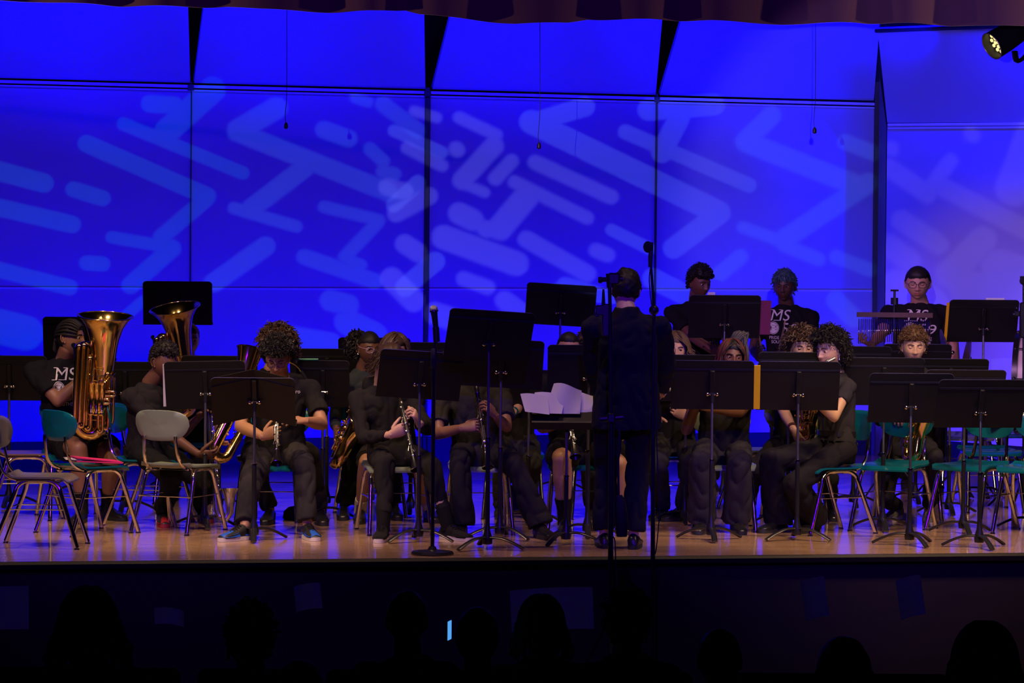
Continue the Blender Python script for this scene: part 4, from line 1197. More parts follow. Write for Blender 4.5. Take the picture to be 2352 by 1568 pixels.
# ------------------------------------------------------------------ instruments
def inst(name, label, cat, o, group=None): return thing(name, label, cat, o, 0, group)
def clarinet(a, b, label, keys_side=V((0, -1, 0)), L=0.62):
    """a: mouthpiece end, b: direction point towards the bell"""
    a = V(a); d = (V(b)-a).normalized(); e = a+d*L
    rt = inst('clarinet', label, 'clarinet', e, 'black clarinets of the band')
    M = axisM(a, e, keys_side); off = e
    def bd(name, mb, m, par=None, **k): return mb.build(name, m, par or rt, offset=off, **k)
    k_ = L/0.62
    mb = MB(); mb.lathe([(0.0, 0), (0.004, 0.001), (0.008, 0.03), (0.0115, 0.06), (0.0125, 0.075)], M, 12); bd('mouthpiece', mb, EBONY)
    mb = MB(); mb.lathe([(0.0135, 0.05), (0.0135, 0.064)], M, 12); bd('ligature', mb, SILVER)
    body = MB(); body.lathe([(0.0125, 0.075), (0.0165, 0.08), (0.0165, 0.135), (0.014, 0.14), (0.0140, 0.33), (0.0150, 0.335), (0.0150, 0.52*k_), (0.016, 0.53*k_)], M, 14); bb = bd('body', body, EBONY)
    mb = MB(); mb.lathe([(0.0165, L-0.10), (0.017, L-0.085), (0.022, L-0.05), (0.031, L-0.02), (0.039, L-0.003), (0.038, L), (0.030, L-0.018), (0.02, L-0.05)], M, 22); bd('bell', mb, EBONY)
    mb = MB()
    for z in (0.079, 0.137, 0.332, 0.525*k_): mb.lathe([(0.0172, z-0.004), (0.0178, z-0.002), (0.0178, z+0.002), (0.0172, z+0.004)], M, 14)
    mb.lathe([(0.0388, L-0.006), (0.0402, L-0.003), (0.0388, L)], M, 22); bd('rings', mb, SILVER)
    mb = MB(); rng = random.Random(int(abs(a.x)*997))
    for z0, z1, an in ((0.16, 0.31, 0.5), (0.17, 0.30, -0.55), (0.35, 0.50, 0.55), (0.36, 0.47, -0.5), (0.22, 0.29, 2.4)):
        r = 0.0195
        mb.tube([M @ V((r*math.sin(an), -r*math.cos(an) if False else r*math.cos(an), z)) for z in (z0*k_, z1*k_)], 0.0026, 6)
        q = z0
        while q < z1:
            mb.tube([M @ V((0.012*math.sin(an), 0.012*math.cos(an), q*k_)), M @ V((0.021*math.sin(an), 0.021*math.cos(an), q*k_))], 0.0022, 5); q += 0.05
    for z in (0.175, 0.205, 0.235, 0.275, 0.365, 0.395, 0.425, 0.455, 0.485):
        an = rng.uniform(-0.9, 0.9)
        c = M @ V((0.019*math.sin(an), 0.019*math.cos(an), z*k_)); x, y, zz = frame_from(M.to_3x3() @ V((math.sin(an), math.cos(an), 0)))
        mb.lathe([(0.0, 0.004), (0.007, 0.003), (0.0085, 0.0), (0.006, -0.002)], basis(c, x, y, zz), 10)
    for z, an in ((0.29, 1.0), (0.30, -1.0), (0.50, 1.1), (0.51, 0.6), (0.49, -1.1)):
        c0 = M @ V((0.018*math.sin(an*0.6), 0.018*math.cos(an*0.6), (z-0.03)*k_)); c1 = M @ V((0.026*math.sin(an), 0.026*math.cos(an), z*k_))
        mb.tube([c0, c0.lerp(c1, 0.5), c1], [0.002, 0.003, 0.0045], 6, flat=0.5)
    bd('keys', mb, SILVER, bb)
    return rt
FLUTEM = mat('dull_silver_flute', (0.42, 0.42, 0.48), 0.38, 1.0, vary=(40, 0.1))
def flute(a, b, label, L=0.67):
    a = V(a); d = (V(b)-a).normalized(); e = a+d*L
    rt = inst('flute', label, 'flute', a.lerp(e, 0.5)); off = a.lerp(e, 0.5); M = axisM(a, e)
    mb = MB(); mb.lathe([(0.0, 0), (0.011, 0.0), (0.0112, 0.012), (0.0095, 0.013), (0.0095, 0.2), (0.0108, 0.202), (0.0108, 0.22), (0.0098, 0.222), (0.0098, L), (0.0, L)], M, 14); mb.build('tube', FLUTEM, rt, offset=off)
    mb = MB(); mb.sphere((0, 0.011, 0.055), 1, 12, 8, M, 0, (0.012, 0.004, 0.020)); mb.build('lip_plate', FLUTEM, rt, offset=off)
    mb = MB()
    for q in range(13):
        z = 0.25+0.031*q; mb.lathe([(0.0, 0.005), (0.0075, 0.004), (0.0085, 0.0)], M @ Matrix.Translation((0, 0.011, z)) @ Matrix.Rotation(R(-90), 4, 'X'), 10)
    mb.tube([M @ V((0.010, 0.008, 0.24)), M @ V((0.010, 0.008, L-0.02))], 0.0022, 6)
    mb.build('keys', FLUTEM, rt, offset=off)
    return rt
def saxophone(top, bot, bell, label, k=1.0, name='saxophone', group='brass saxophones of the band', m=BRASS, loop=False, hb=0.50):
    """top: top of the body tube, bot: its low bend, bell: side the bell rises on"""
    top, bot = V(top), V(bot); z = (top-bot).normalized(); L = (top-bot).length
    x = V(bell); x = (x-z*x.dot(z)).normalized(); y = z.cross(x)
    M = basis(bot, x, y, z); off = bot
    rt = inst(name, label, 'saxophone', bot, group)
    T = lambda q: M @ V(q)
    br = 0.055*k; path = []; rad = []
    for i in range(9):
        t = i/8; path.append((0, 0, L*(1-t)+0.03*t)); rad.append((0.012+0.020*t)*k)
    for i in range(1, 9):
        a = math.pi*i/8; path.append((br-br*math.cos(a), 0, 0.03-br*math.sin(a))); rad.append((0.032+0.008*i/8)*k)
    H = L*hb
    flare = [(0.0, 0.040), (0.25, 0.044), (0.5, 0.051), (0.72, 0.060), (0.86, 0.070), (0.95, 0.082), (1.0, 0.092), (1.003, 0.090), (0.96, 0.078)]
    for t, r in flare[1:]:
        path.append((2*br+0.11*k*t*t, 0, 0.03+H*t)); rad.append(r*k)
    mb = MB(); mb.tube([T(p) for p in path], rad, 18, cap=False); body = mb.build('body', m, rt, offset=off, angle=70)
    # rim bead
    c = V(path[-3]); mb = MB(); tx = V((0.22*k/H, 0, 1)).normalized()
    xx, yy, zz = frame_from(M.to_3x3() @ tx); B = basis(T(c), xx, yy, zz)
    mb.tube([B @ V((0.0925*k*math.cos(a), 0.0925*k*math.sin(a), 0)) for a in [2*math.pi*q/28 for q in range(28)]], 0.0035*k, 6, closed=True); mb.build('bell_rim', m, rt, offset=off)
    # neck and mouthpiece
    if loop: npts = [(0, 0, L), (0, 0, L+0.07*k), (0.05*k, 0, L+0.13*k), (0.10*k, 0, L+0.10*k), (0.11*k, 0, L+0.0), (0.07*k, 0, L-0.02), (0.05*k, 0, L+0.05*k), (0.0, 0, L+0.10*k), (-0.035*k, 0, L+0.10*k)]
    else: npts = [(0, 0, L), (0, 0, L+0.03*k), (-0.01*k, 0, L+0.07*k), (-0.05*k, 0, L+0.10*k), (-0.11*k, 0, L+0.105*k), (-0.16*k, 0, L+0.085*k)]
    pts = smooth_path([T(p) for p in npts], 4); n = len(pts)
    mb = MB(); mb.tube(pts, [(0.0125-0.004*i/n)*k for i in range(n)], 10); mb.build('neck', m, rt, offset=off)
    d = (pts[-1]-pts[-3]).normalized(); mb = MB(); mb.tube([pts[-1]-d*0.01, pts[-1]+d*0.03*k, pts[-1]+d*0.075*k], [0.0125*k, 0.012*k, 0.005], 10); mb.build('mouthpiece', EBONY, rt, offset=off)
    # key cups, rods and guards
    rng = random.Random(int(abs(bot.x*913))); mb = MB(); g = MB()
    for i in range(9):
        zc = L*0.9-(L*0.85)*i/9; r = (0.014+0.009*i/9)*k; an = R(-90+rng.uniform(-35, 35))
        rr = (0.013+0.020*i/9)*k+0.006
        c = T((rr*math.cos(an), rr*math.sin(an), zc)); xx, yy, zz = frame_from(M.to_3x3() @ V((math.cos(an), math.sin(an), 0)))
        mb.lathe([(0.0, 0.006), (r*0.9, 0.005), (r, 0.0), (r*0.9, -0.003)], basis(c, xx, yy, zz), 14)
    for an in (-60, -120, -95, 95, 60):
        a = R(an); mb.tube([T(((0.022)*k*math.cos(a), 0.022*k*math.sin(a), L*0.95)), T((0.045*k*math.cos(a), 0.045*k*math.sin(a), L*0.12))], 0.0028, 6)
    for i in range(14):
        zc = L*rng.uniform(0.15, 0.92); a = R(rng.uniform(-150, -30)); q0 = T((0.02*k*math.cos(a), 0.02*k*math.sin(a), zc)); q1 = T((0.05*k*math.cos(a+0.3), 0.05*k*math.sin(a+0.3), zc+rng.uniform(-.03, .03)))
        mb.tube([q0, q1], 0.003, 5); mb.sphere(q1, 0.007, 8, 6)
    for t in (0.35, 0.65):
        zc = 0.03+H*t; a = R(-80); r0 = (0.048+0.012*t)*k; c = T((2*br+r0*math.cos(a), r0*math.sin(a)-0.008, zc)); xx, yy, zz = frame_from(M.to_3x3() @ V((math.cos(a), math.sin(a), 0)))
        mb.lathe([(0.0, 0.008), (0.024*k, 0.006), (0.027*k, 0.0), (0.024*k, -0.004)], basis(c, xx, yy, zz), 16)
        for q in range(3):
            aa = 2*math.pi*q/3; xx2 = basis(c, xx, yy, zz); mb.tube([xx2 @ V((0.03*k*math.cos(aa), 0.03*k*math.sin(aa), -0.008)), xx2 @ V((0.03*k*math.cos(aa), 0.03*k*math.sin(aa), 0.018)), xx2 @ V((0, 0, 0.02))], 0.0028, 5)
    mb.build('keywork', m, body, offset=off)
    mb = MB(); mb.tube([T((0.02*k, 0, L*0.62)), T((2*br-0.01, 0, H*0.75))], 0.004, 6); mb.build('brace', m, rt, offset=off)
    return rt
def bass_clarinet(top, bot, label):
    top, bot = V(top), V(bot); off = V((bot.x, bot.y, bot.z)); M = axisM(bot, top, V((0, 1, 0))); L = (top-bot).length
    rt = inst('bass_clarinet', label, 'bass clarinet', bot)
    mb = MB(); mb.lathe([(0.0, 0.16), (0.019, 0.16), (0.019, L*0.55), (0.0175, L*0.56), (0.0175, L-0.06), (0.0, L-0.06)], M, 14); bd = mb.build('body', EBONY, rt, offset=off)
    # upturned silver bell
    p = [M @ V(q) for q in ((0, 0, 0.17), (0, 0, 0.08), (0.015, 0.0, 0.025), (0.055, 0.0, 0.01), (0.085, 0.0, 0.05), (0.090, 0.0, 0.11), (0.092, 0.0, 0.16), (0.093, 0.0, 0.19), (0.094, 0, 0.205))]
    mb = MB(); mb.tube(p, [0.019, 0.020, 0.022, 0.024, 0.027, 0.031, 0.042, 0.056, 0.066], 18, cap=False); mb.build('bell', SILVER, rt, offset=off)
    mb = MB(); q = smooth_path([M @ V(v) for v in ((0, 0, L-0.07), (0, 0, L), (0.02, 0, L+0.05), (0.06, 0, L+0.06), (0.10, 0, L+0.03))], 4); mb.tube(q, 0.0105, 10); mb.build('neck', SILVER, rt, offset=off)
    mb = MB(); d = (q[-1]-q[-2]).normalized(); mb.tube([q[-1], q[-1]+d*0.09], [0.013, 0.006], 10); mb.build('mouthpiece', EBONY, rt, offset=off)
    mb = MB(); rng = random.Random(3)
    for an in (0.3, -0.5, 0.9): mb.tube([M @ V((0.026*math.cos(an), -0.026*math.sin(an)-0.01, 0.2)), M @ V((0.026*math.cos(an), -0.026*math.sin(an)-0.01, L-0.1))], 0.003, 6)
    for i in range(16):
        z = 0.2+(L-0.32)*i/16; an = rng.uniform(-0.8, 1.2); c = M @ V((0.025*math.cos(an), -0.025*abs(math.sin(an))-0.006, z)); mb.sphere(c, 0.011, 10, 6, None, 0, (1, 1, 0.6))
        mb.tube([M @ V((0.012*math.cos(an), -0.012*abs(math.sin(an)), z+0.015)), M @ V((0.034*math.cos(an), -0.034*abs(math.sin(an)), z+0.02))], 0.003, 5)
    mb.build('keys', SILVER, bd, offset=off)
    mb = MB(); mb.tube([M @ V((0.04, 0, 0.012)), M @ V((0.04, 0, -0.10))], 0.005, 8); mb.build('floor_peg', SILVER, rt, offset=off)
    return rt
def tuba(base, yaw, tiltx, label, H=0.80, mirror=1, lean=0):
    """base: bottom of the bottom bow; bell up"""
    rt = inst('tuba', label, 'tuba', base, 'lacquered brass tubas'); M = Matrix.Rotation(R(yaw), 4, 'Z') @ Matrix.Rotation(R(tiltx), 4, 'X') @ Matrix.Rotation(R(lean), 4, 'Y')
    k = H/0.80; s = mirror
    def bd(name, mb, par=None, m=BRASS): return mb.build(name, m, par or rt, angle=60)
    T = lambda x, y, z: M @ V((x*s*k, y*k, z*k))
    # bell
    prof = [(0.052, 0.10), (0.056, 0.22), (0.062, 0.34), (0.070, 0.46), (0.082, 0.57), (0.100, 0.66), (0.125, 0.73), (0.155, 0.775), (0.178, 0.795), (0.184, 0.80), (0.180, 0.797), (0.152, 0.768), (0.12, 0.72), (0.09, 0.62), (0.066, 0.40)]
    mb = MB(); mb.lathe([(r*k, z*k) for r, z in prof], M @ Matrix.Translation((0.055*s*k, 0, 0)), 40); bell = bd('bell', mb)
    mb = MB(); mb.tube([M @ (V((0.055*s*k, 0, 0.7985*k)) + V((0.184*k*math.cos(a), 0.184*k*math.sin(a), 0))) for a in [2*math.pi*q/40 for q in range(40)]], 0.004*k, 6, closed=True); bd('bell_rim', mb, bell)
    # bottom bow from bell tail to the outer branch
    pts = [T(0.055, 0, 0.12)] + [T(-0.02+0.075*math.cos(a), 0, 0.085+0.075*math.sin(a)) for a in [-math.pi*q/10 for q in range(11)]] + [T(-0.095, 0, 0.3), T(-0.097, 0, 0.50), T(-0.097, 0, 0.56)]
    rr = [0.052-0.0015*q for q in range(len(pts))]; mb = MB(); mb.tube(pts, [r*k for r in rr], 16); bd('bottom_bow', mb)
    pts = [T(-0.097, 0, 0.55)] + [T(-0.066+0.031*math.cos(math.pi-a), -0.01, 0.56+0.045*math.sin(a)) for a in [math.pi*q/8 for q in range(9)]] + [T(-0.034, -0.02, 0.45), T(-0.034, -0.02, 0.2)]
    mb = MB(); mb.tube(pts, [(0.031-0.0008*q)*k for q in range(len(pts))], 14); bd('top_bow', mb)
    # parallel tuning branches in front
    for j, (x, y, z0, z1, r) in enumerate(((-0.120, -0.055, 0.10, 0.575, 0.0155), (-0.088, -0.068, 0.08, 0.585, 0.0150), (-0.045, -0.06, 0.06, 0.50, 0.0130), (0.035, -0.085, 0.05, 0.36, 0.0115), (0.072, -0.07, 0.07, 0.40, 0.0115), (0.10, -0.05, 0.10, 0.38, 0.011))):
        dx = 0.03
        pts = [T(x, y, z0+0.02)] + [T(x, y, z0+(z1-z0)*q/3) for q in (1, 2, 3)] + [T(x+dx/2-dx/2*math.cos(a), y, z1+0.03*math.sin(a)) for a in [math.pi*q/6 for q in range(1, 7)]] + [T(x+dx, y, z0+(z1-z0)*q/3) for q in (2, 1)] + [T(x+dx, y, z0+0.02)]
        if j != 0: pts += [T(x+dx/2+dx/2*math.cos(a), y, z0+0.02-0.03*math.sin(a)) for a in [math.pi*q/6 for q in range(1, 6)]]
        mb = MB(); mb.tube(pts, r*k, 10); bd('branch_tube', mb)
    # valve casings, caps, slides
    for j, (x, y) in enumerate(((-0.012, -0.115), (0.022, -0.125), (0.056, -0.120))):
        M2 = M @ Matrix.Translation((x*s*k, y*k, 0))
        mb = MB(); mb.lathe([(0.0, 0.16*k), (0.017*k, 0.16*k), (0.019*k, 0.165*k), (0.019*k, 0.18*k), (0.0165*k, 0.182*k), (0.0165*k, 0.36*k), (0.019*k, 0.362*k), (0.019*k, 0.38*k), (0.0, 0.382*k)], M2, 14); vc = bd('valve_casing', mb)
        mb = MB(); mb.lathe([(0.004*k, 0.38*k), (0.004*k, 0.42*k), (0.011*k, 0.422*k), (0.011*k, 0.428*k), (0.0, 0.43*k)], M2, 12); bd('valve_button', mb, vc, SILVER)
        z = 0.22+0.05*j
        pts = [T(x+0.02, y, z), T(x+0.07, y+0.0, z), T(x+0.085, y, z-0.015), T(x+0.07, y, z-0.03), T(x+0.02, y, z-0.03)]
        mb = MB(); mb.tube(smooth_path(pts, 3), 0.009*k, 8); bd('valve_slide', mb, vc)
    # braces
    mb = MB()
    for z in (0.16, 0.29, 0.42, 0.50):
        mb.tube([T(-0.115, -0.05, z), T(-0.03, -0.06, z)], 0.004*k, 6); mb.tube([T(-0.03, -0.055, z-0.04), T(0.06, -0.09, z-0.04)], 0.004*k, 6)
    bd('brace', mb)
    # leadpipe and mouthpiece
    pts = smooth_path([T(0.13, -0.02, 0.43), T(0.085, -0.10, 0.39), T(0.045, -0.12, 0.36)], 4); mb = MB(); mb.tube(pts, 0.009*k, 8); bd('guard_tube', mb)
    pts = smooth_path([T(-0.10, 0.02, 0.44), T(-0.125, 0.03, 0.50), T(-0.135, 0.05, 0.54), T(-0.14, 0.09, 0.555)], 5); mb = MB(); mb.tube(pts, 0.008*k, 8); bd('leadpipe', mb)
    mb = MB(); d = (pts[-1]-pts[-3]).normalized(); mb.tube([pts[-1], pts[-1]+d*0.03, pts[-1]+d*0.06, pts[-1]+d*0.065], [0.007, 0.009, 0.017, 0.017], 12); bd('mouthpiece', mb, None, SILVER)
    rt.location = base
    return rt
def stick(a, b, label, m, r=0.008):
    a, b = V(a), V(b); c = (a+b)/2; d = (b-a).normalized()
    mb = MB(); mb.tube([a, a+d*0.01, a+(b-a)*0.6, b-d*0.03, b-d*0.018, b-d*0.006, b], [r*0.7, r, r, r*0.55, r*0.75, r*0.75, r*0.3], 8)
    o = mb.build('drumstick', m, None, offset=c); o.location = c
    tag(o, label, 'drumstick', 'drumsticks held by the percussionists'); return o
# ------------------------------------------------------------------ chairs in place
chair(98, 1254, 88, GREYPL, 'grey plastic school chair seen side-on at the far left front edge')
chair(203, 1223, 132, TEAL, 'empty teal school chair in front of the left tuba player, pink folder on its seat')
chair(60, 1186, 100, BROWN, 'empty brown school chair behind the grey chair at the left edge')
chair(412, 1220, 156, TAN, 'empty tan school chair with its back to us beside the bass clarinet')
chair(2050, 1216, -28, TEAL, 'empty teal school chair behind the music stand left of the far right one')
chair(2230, 1216, -38, TEAL, 'empty teal school chair half hidden by the rightmost front music stand')
chair(2372, 1222, -24, TEAL, 'teal school chair cut by the right edge of the picture')
chair(2268, 1172, 6, TEAL, 'teal school chair in the second row near the right edge')
chair(2215, 1128, 0, TAN, 'tan school chair in the third row near the right edge')
chair(2330, 1120, 10, TEAL, 'teal school chair in the third row at the right edge')
chair(1535, 1190, 96, TEAL, 'teal school chair just right of the conductor, seat edge showing')
chair(1742, 1172, -80, TAN, 'tan school chair seen edge-on behind the braided player')

# ------------------------------------------------------------------ music stands in place
STANDS = {}
def ms(key, *a, **k): STANDS[key] = music_stand(*a, **k)
ms('tall_l', 408, 696, None, 'high scuffed music stand behind the second tuba bell', D=25.6, tilt=8)
ms('behind_t1', 182, 779, None, 'music stand behind the head of the left tuba player', D=24.6, tilt=12)
ms('edge_l', 22, 868, None, 'low music stand cut by the left edge', D=23.6, tilt=18)
ms('mid_l', 288, 884, None, 'low music stand between the left tuba and the boy in the dark tee', D=23.2, tilt=14)
ms('bcl', 472, 884, None, 'music stand with a white sheet sticking out, in front of the dark-tee boy', D=21.95, tilt=20, roll=-1.5, legrot=10)
ms('p5', 585, 902, None, 'front music stand with a bent desk before the clarinettist in glasses', D=21.05, tilt=32, fold=-22, legrot=4, h_=0.36)
ms('tub2', 505, 868, None, 'music stand in front of the second tuba', D=23.4, tilt=20)
ms('mid_a', 752, 852, None, 'rear one of the two stands right of the clarinettist in glasses', D=23.7, tilt=18)
ms('mid_b', 742, 881, None, 'music stand with a green pencil along its top edge', D=22.75, tilt=18, w_=0.36)
ms('gl', 860, 826, None, 'music stand behind the girl with the ponytail', D=24.6, tilt=14)
ms('p8', 965, 861, None, 'music stand hiding the face of the clarinettist in the black jacket', D=21.05, tilt=25, roll=3.5, yaw=8, legrot=60)
ms('p7', 945, 838, None, 'music stand behind the upright hand microphone', D=23.3, tilt=18)
ms('solo', 1124, 768, None, 'tall front music stand beside the microphone, leaning back', D=20.55, tilt=28, roll=3.5, yaw=10, legrot=62)
ms('p9', 1152, 834, None, 'music stand behind the tall front stand, hiding a clarinettist', D=21.3, tilt=20, roll=3, legrot=50)
ms('tall_m', 1288, 700, None, 'high music stand left of the head of the conductor', D=25.4, tilt=20, roll=3)
ms('p10', 1352, 850, None, 'music stand in front of the player with cropped hair', D=21.55, tilt=14)
ms('p20', 1215, 905, None, 'low dark music stand behind the score papers', D=22.6, tilt=12)
ms('braid', 1636, 884, None, 'music stand in front of the girl with red braids', D=21.35, tilt=20, yaw=-3, legrot=6)
ms('flute', 1833, 886, None, 'music stand in front of the flute player', D=21.4, tilt=20, yaw=2, legrot=58)
ms('drum1', 1664, 727, None, 'high music stand before the left percussionist', D=24.8, tilt=18, yaw=2)
ms('p16', 1812, 862, None, 'music stand hiding the chin of the girl with brown curls', D=22.7, tilt=18, w_=0.42)
ms('p12', 1575, 868, None, 'music stand just behind the right arm of the conductor', D=22.7, tilt=18)
ms('drum3', 2258, 737, None, 'high music stand beside the chime player with a yellow folder', D=25.2, tilt=18, yaw=4)
ms('front_r', 2092, 914, None, 'front music stand at the right, pole before the teal chair back', D=21.1, tilt=20, legrot=20)
ms('front_rr', 2252, 927, None, 'rightmost front music stand, nearly edge to edge with its neighbour', D=20.95, tilt=24, yaw=6, legrot=6, w_=0.56)
ms('p19a', 2030, 876, None, 'music stand in front of the fair-haired saxophonist', D=22.2, tilt=18)
ms('p19b', 2215, 902, None, 'music stand with a bright top edge right of the saxophonist', D=22.0, tilt=24, yaw=3)
ms('perc', 2105, 838, None, 'low black stand below the bar chimes', D=24.6, tilt=22, w_=0.50)
ms('perc_r', 2182, 873, None, 'dark stand under the tilted cymbals', D=23.6, tilt=24)
ms('edge_r', 2370, 928, None, 'music stand cut by the right edge', D=22.4, tilt=18)
ms('small_r', 1962, 846, None, 'small stand corner behind the curls of the flute player', D=24.2, tilt=16)

# things on the stands
rt, Md, c = STANDS['braid']; on_desk(rt, Md, 'folder', 'yellow folder standing beside the braided player stand desk', 'folder', (0.235, 0.305, -0.165, 0.135), 0.008, mat('yellow_card', (0.78, 0.50, 0.002), 0.6, vary=(9, 0.05)), 0.006)
rt, Md, c = STANDS['drum1']; on_desk(rt, Md, 'folder', 'purple folder sticking out of the left percussionist stand', 'folder', (0.16, 0.345, -0.14, 0.125), 0.008, mat('purple_card', (0.22, 0.03, 0.10), 0.55, vary=(9, 0.05)), 0.006)
rt, Md, c = STANDS['drum3']; on_desk(rt, Md, 'folder', 'thin yellow folder edge on the stand beside the chimes', 'folder', (-0.285, -0.1, -0.16, 0.14), 0.010, MATS['yellow_card'], 0.006, skew=0.0)
on_desk(rt, Md, 'sheet_music', 'cream sheet peeping over the stand right of the chime player', 'paper', (0.0, 0.14, -0.10, 0.178), 0.016, PAPER, 0.001, skew=0.012)
rt, Md, c = STANDS['bcl']; on_desk(rt, Md, 'sheet_music', 'white sheet sticking out left of the dark-tee boy stand', 'paper', (-0.285, 0.0, -0.15, 0.15), 0.008, PAPER, 0.002, skew=0.012)
rt, Md, c = STANDS['drum1']; on_desk(rt, Md, 'sheet_music', 'thin white sheet edge above the left percussionist stand', 'paper', (-0.13, -0.075, 0.0, 0.188), 0.008, PAPER, 0.001)
rt, Md, c = STANDS['mid_b']
W = Matrix.Translation(rt.location); mb = MB(); mb.tube([W @ (Md @ V((-0.17, 0.0, 0.175))), W @ (Md @ V((-0.03, 0.0, 0.176)))], 0.007, 6)
cc = sum(mb.v, V((0, 0, 0)))/len(mb.v); o = mb.build('pencil', mat('green_pencil', (0.02, 0.36, 0.18), 0.4, vary=(30, 0.1)), offset=cc); o.location = cc; tag(o, 'green pencil lying along a stand edge', 'pencil')

# conductor's score stand, desk towards us, heaped with papers
rt, Md, c = music_stand(1302, 952, None, 'conductor score stand with loose white papers', D=20.95, yaw=180, tilt=52, w_=0.44, h_=0.28, legrot=30)
PAPERS = mat('grey_white_paper', (0.42, 0.41, 0.42), 0.8, vary=(6, 0.05))
rng = random.Random(12)
def loose_sheet(pts_px, D, dz, label, curl=0.03):
    p = [P(x, y, D+d_) for x, y, d_ in pts_px]; ctr = sum(p, V((0, 0, 0)))/len(p)
    # grid between the four corners with a soft wave
    mb = MB(); n = 8; vs = []
    for side in (0, 1):
        for j in range(n+1):
            for i in range(n+1):
                u, v = i/n, j/n
                q = (p[0]*(1-u)+p[1]*u)*(1-v) + (p[3]*(1-u)+p[2]*u)*v
                q = q + V((0, -curl*math.sin(u*3.1)*v + dz, curl*0.5*math.sin(u*3.1+1)*v)) + V((0, 0.0012*side, 0.0008*side))
                vs.append(q)
    k = (n+1)**2; fs = []
    for j in range(n):
        for i in range(n):
            a = j*(n+1)+i; fs += [(a, a+1, a+n+2, a+n+1), (k+a, k+a+n+1, k+a+n+2, k+a+1)]
    mb.add(vs, fs); o = mb.build('sheet_music', PAPERS, offset=ctr, fix=False); o.location = ctr
    tag(o, label, 'paper', 'loose papers on the conductor stand')
loose_sheet([(1206, 945, 0), (1262, 952, 0), (1258, 905, 0.1), (1195, 909, 0.1)], 20.85, 0, 'leftmost splayed white sheet on the conductor stand')
loose_sheet([(1222, 948, 0.02), (1290, 950, 0.02), (1300, 902, 0.12), (1228, 906, 0.12)], 20.87, 0, 'second white sheet from the left on the conductor stand')
loose_sheet([(1250, 950, 0.04), (1332, 950, 0.04), (1336, 888, 0.14), (1272, 890, 0.14)], 20.88, 0, 'tall curled white sheet in the middle of the conductor stand', 0.06)
loose_sheet([(1300, 950, 0.06), (1362, 950, 0.06), (1362, 905, 0.16), (1312, 903, 0.16)], 20.9, 0, 'rightmost white sheet on the conductor stand')
# pink folder on the teal chair
p = G(205, 1223); mb = MB(); Mf = Matrix.Translation((p.x+0.02, p.y, 0.462)) @ Matrix.Rotation(R(20), 4, 'Z') @ Matrix.Rotation(R(3), 4, 'Y')
mb.box((0.02, 0, 0), (0.30, 0.22, 0.008), Mf); mb.box((0.02, 0.0, 0.014), (0.30, 0.22, 0.006), Mf @ Matrix.Rotation(R(3), 4, 'Y'))
o = mb.build('folder', mat('pink_card', (0.72, 0.02, 0.16), 0.5, vary=(9, 0.05)), offset=V((p.x, p.y, 0.46)), smooth=False); o.location = (p.x, p.y, 0.46); tag(o, 'bright pink folder lying on the teal chair seat', 'folder')
mb = MB(); 
for q in range(5): mb.box((-0.13+0.006*q, 0.01*q-0.02, 0.0075+0.0012*q), (0.10, 0.20, 0.001), Mf @ Matrix.Rotation(R(4*q-8), 4, 'Z'))
pp = mb.build('sheets', PAPER, o, smooth=False, offset=V((p.x, p.y, 0.46)))

# ------------------------------------------------------------------ hair makers
def h_short(th=0.008, hl=0.058, bk=-0.05, sd=0.005, amp=0.004, fr=70, top=0.008): return lambda mb, M, r: hair_cap(mb, M, th, hl, bk, sd, amp, fr, r.random()*9, top=top)
def h_curly(th=0.02, n=420, L=0.045, rad=0.0055, hl=0.05, bk=-0.07, sd=-0.01, coil=0.011, droop=0.2, mats=None, top=0.012):
    def f(mb, M, r):
        hair_cap(mb, M, th*0.8, hl, bk, sd, 0.006, 45, r.random()*9, top=top)
        curls(mb, M, r, n, L, rad, th, hl, bk, sd, (0,) if not mats else tuple(range(len(mats))), coil, droop, top)
        return mats
    return f
def h_long(n=150, L=0.24, rad=0.006, wave=0.012, mats=None, spread=0.035, front=True, wf=3.0, hl=0.055):
    def f(mb, M, r):
        hair_cap(mb, M, 0.012, hl, -0.10, -0.03, 0.004, 40, r.random()*9)
        strands(mb, M, r, n, L, rad, wave, hl, (0,) if not mats else tuple(range(len(mats))), spread, front, wf)
        return mats
    return f
def h_pony(mb, M, r):
    hair_cap(mb, M, 0.007, 0.046, -0.06, 0.0, 0.002, 90, 1.0)
    T = M @ Matrix.Translation((-0.045, 0.105, 0.005)) @ Matrix.Scale(0.72, 4)
    curls(mb, T, r, 330, 0.05, 0.007, 0.02, -0.2, -0.2, -0.2, (0,), 0.014, 0.5)
    hair_cap(mb, T, 0.01, -0.2, -0.2, -0.2, 0.01, 40)
def h_braids(mb, M, r):
    hair_cap(mb, M, 0.010, 0.058, -0.07, -0.01, 0.004, 60, 2.0)
    strands(mb, M, r, 120, 0.15, 0.0050, 0.004, 0.055, (1, 0), 0.02, True, 1.0)
    # gathered locs falling to one side at the back
    for k in range(70):
        a = r.uniform(-0.9, 0.9); p0 = V((0.02+r.uniform(-.03, .03), 0.02+r.uniform(-.03, .03), 0.118)); p1 = p0+V((0.03+0.03*r.random(), 0.01, 0.035+0.02*r.random()))
        p2 = V((0.075+0.03*r.random(), 0.02+0.05*a, 0.06)); p3 = V((0.098+0.02*r.random(), 0.02+0.06*a, -0.01-0.05*r.random()))
        mb.tube([M @ q for q in smooth_path([p0, p1, p2, p3], 3)], 0.0065, 5, 2)
    return [HAIRBLK, HAIRRED, HAIRGRY]
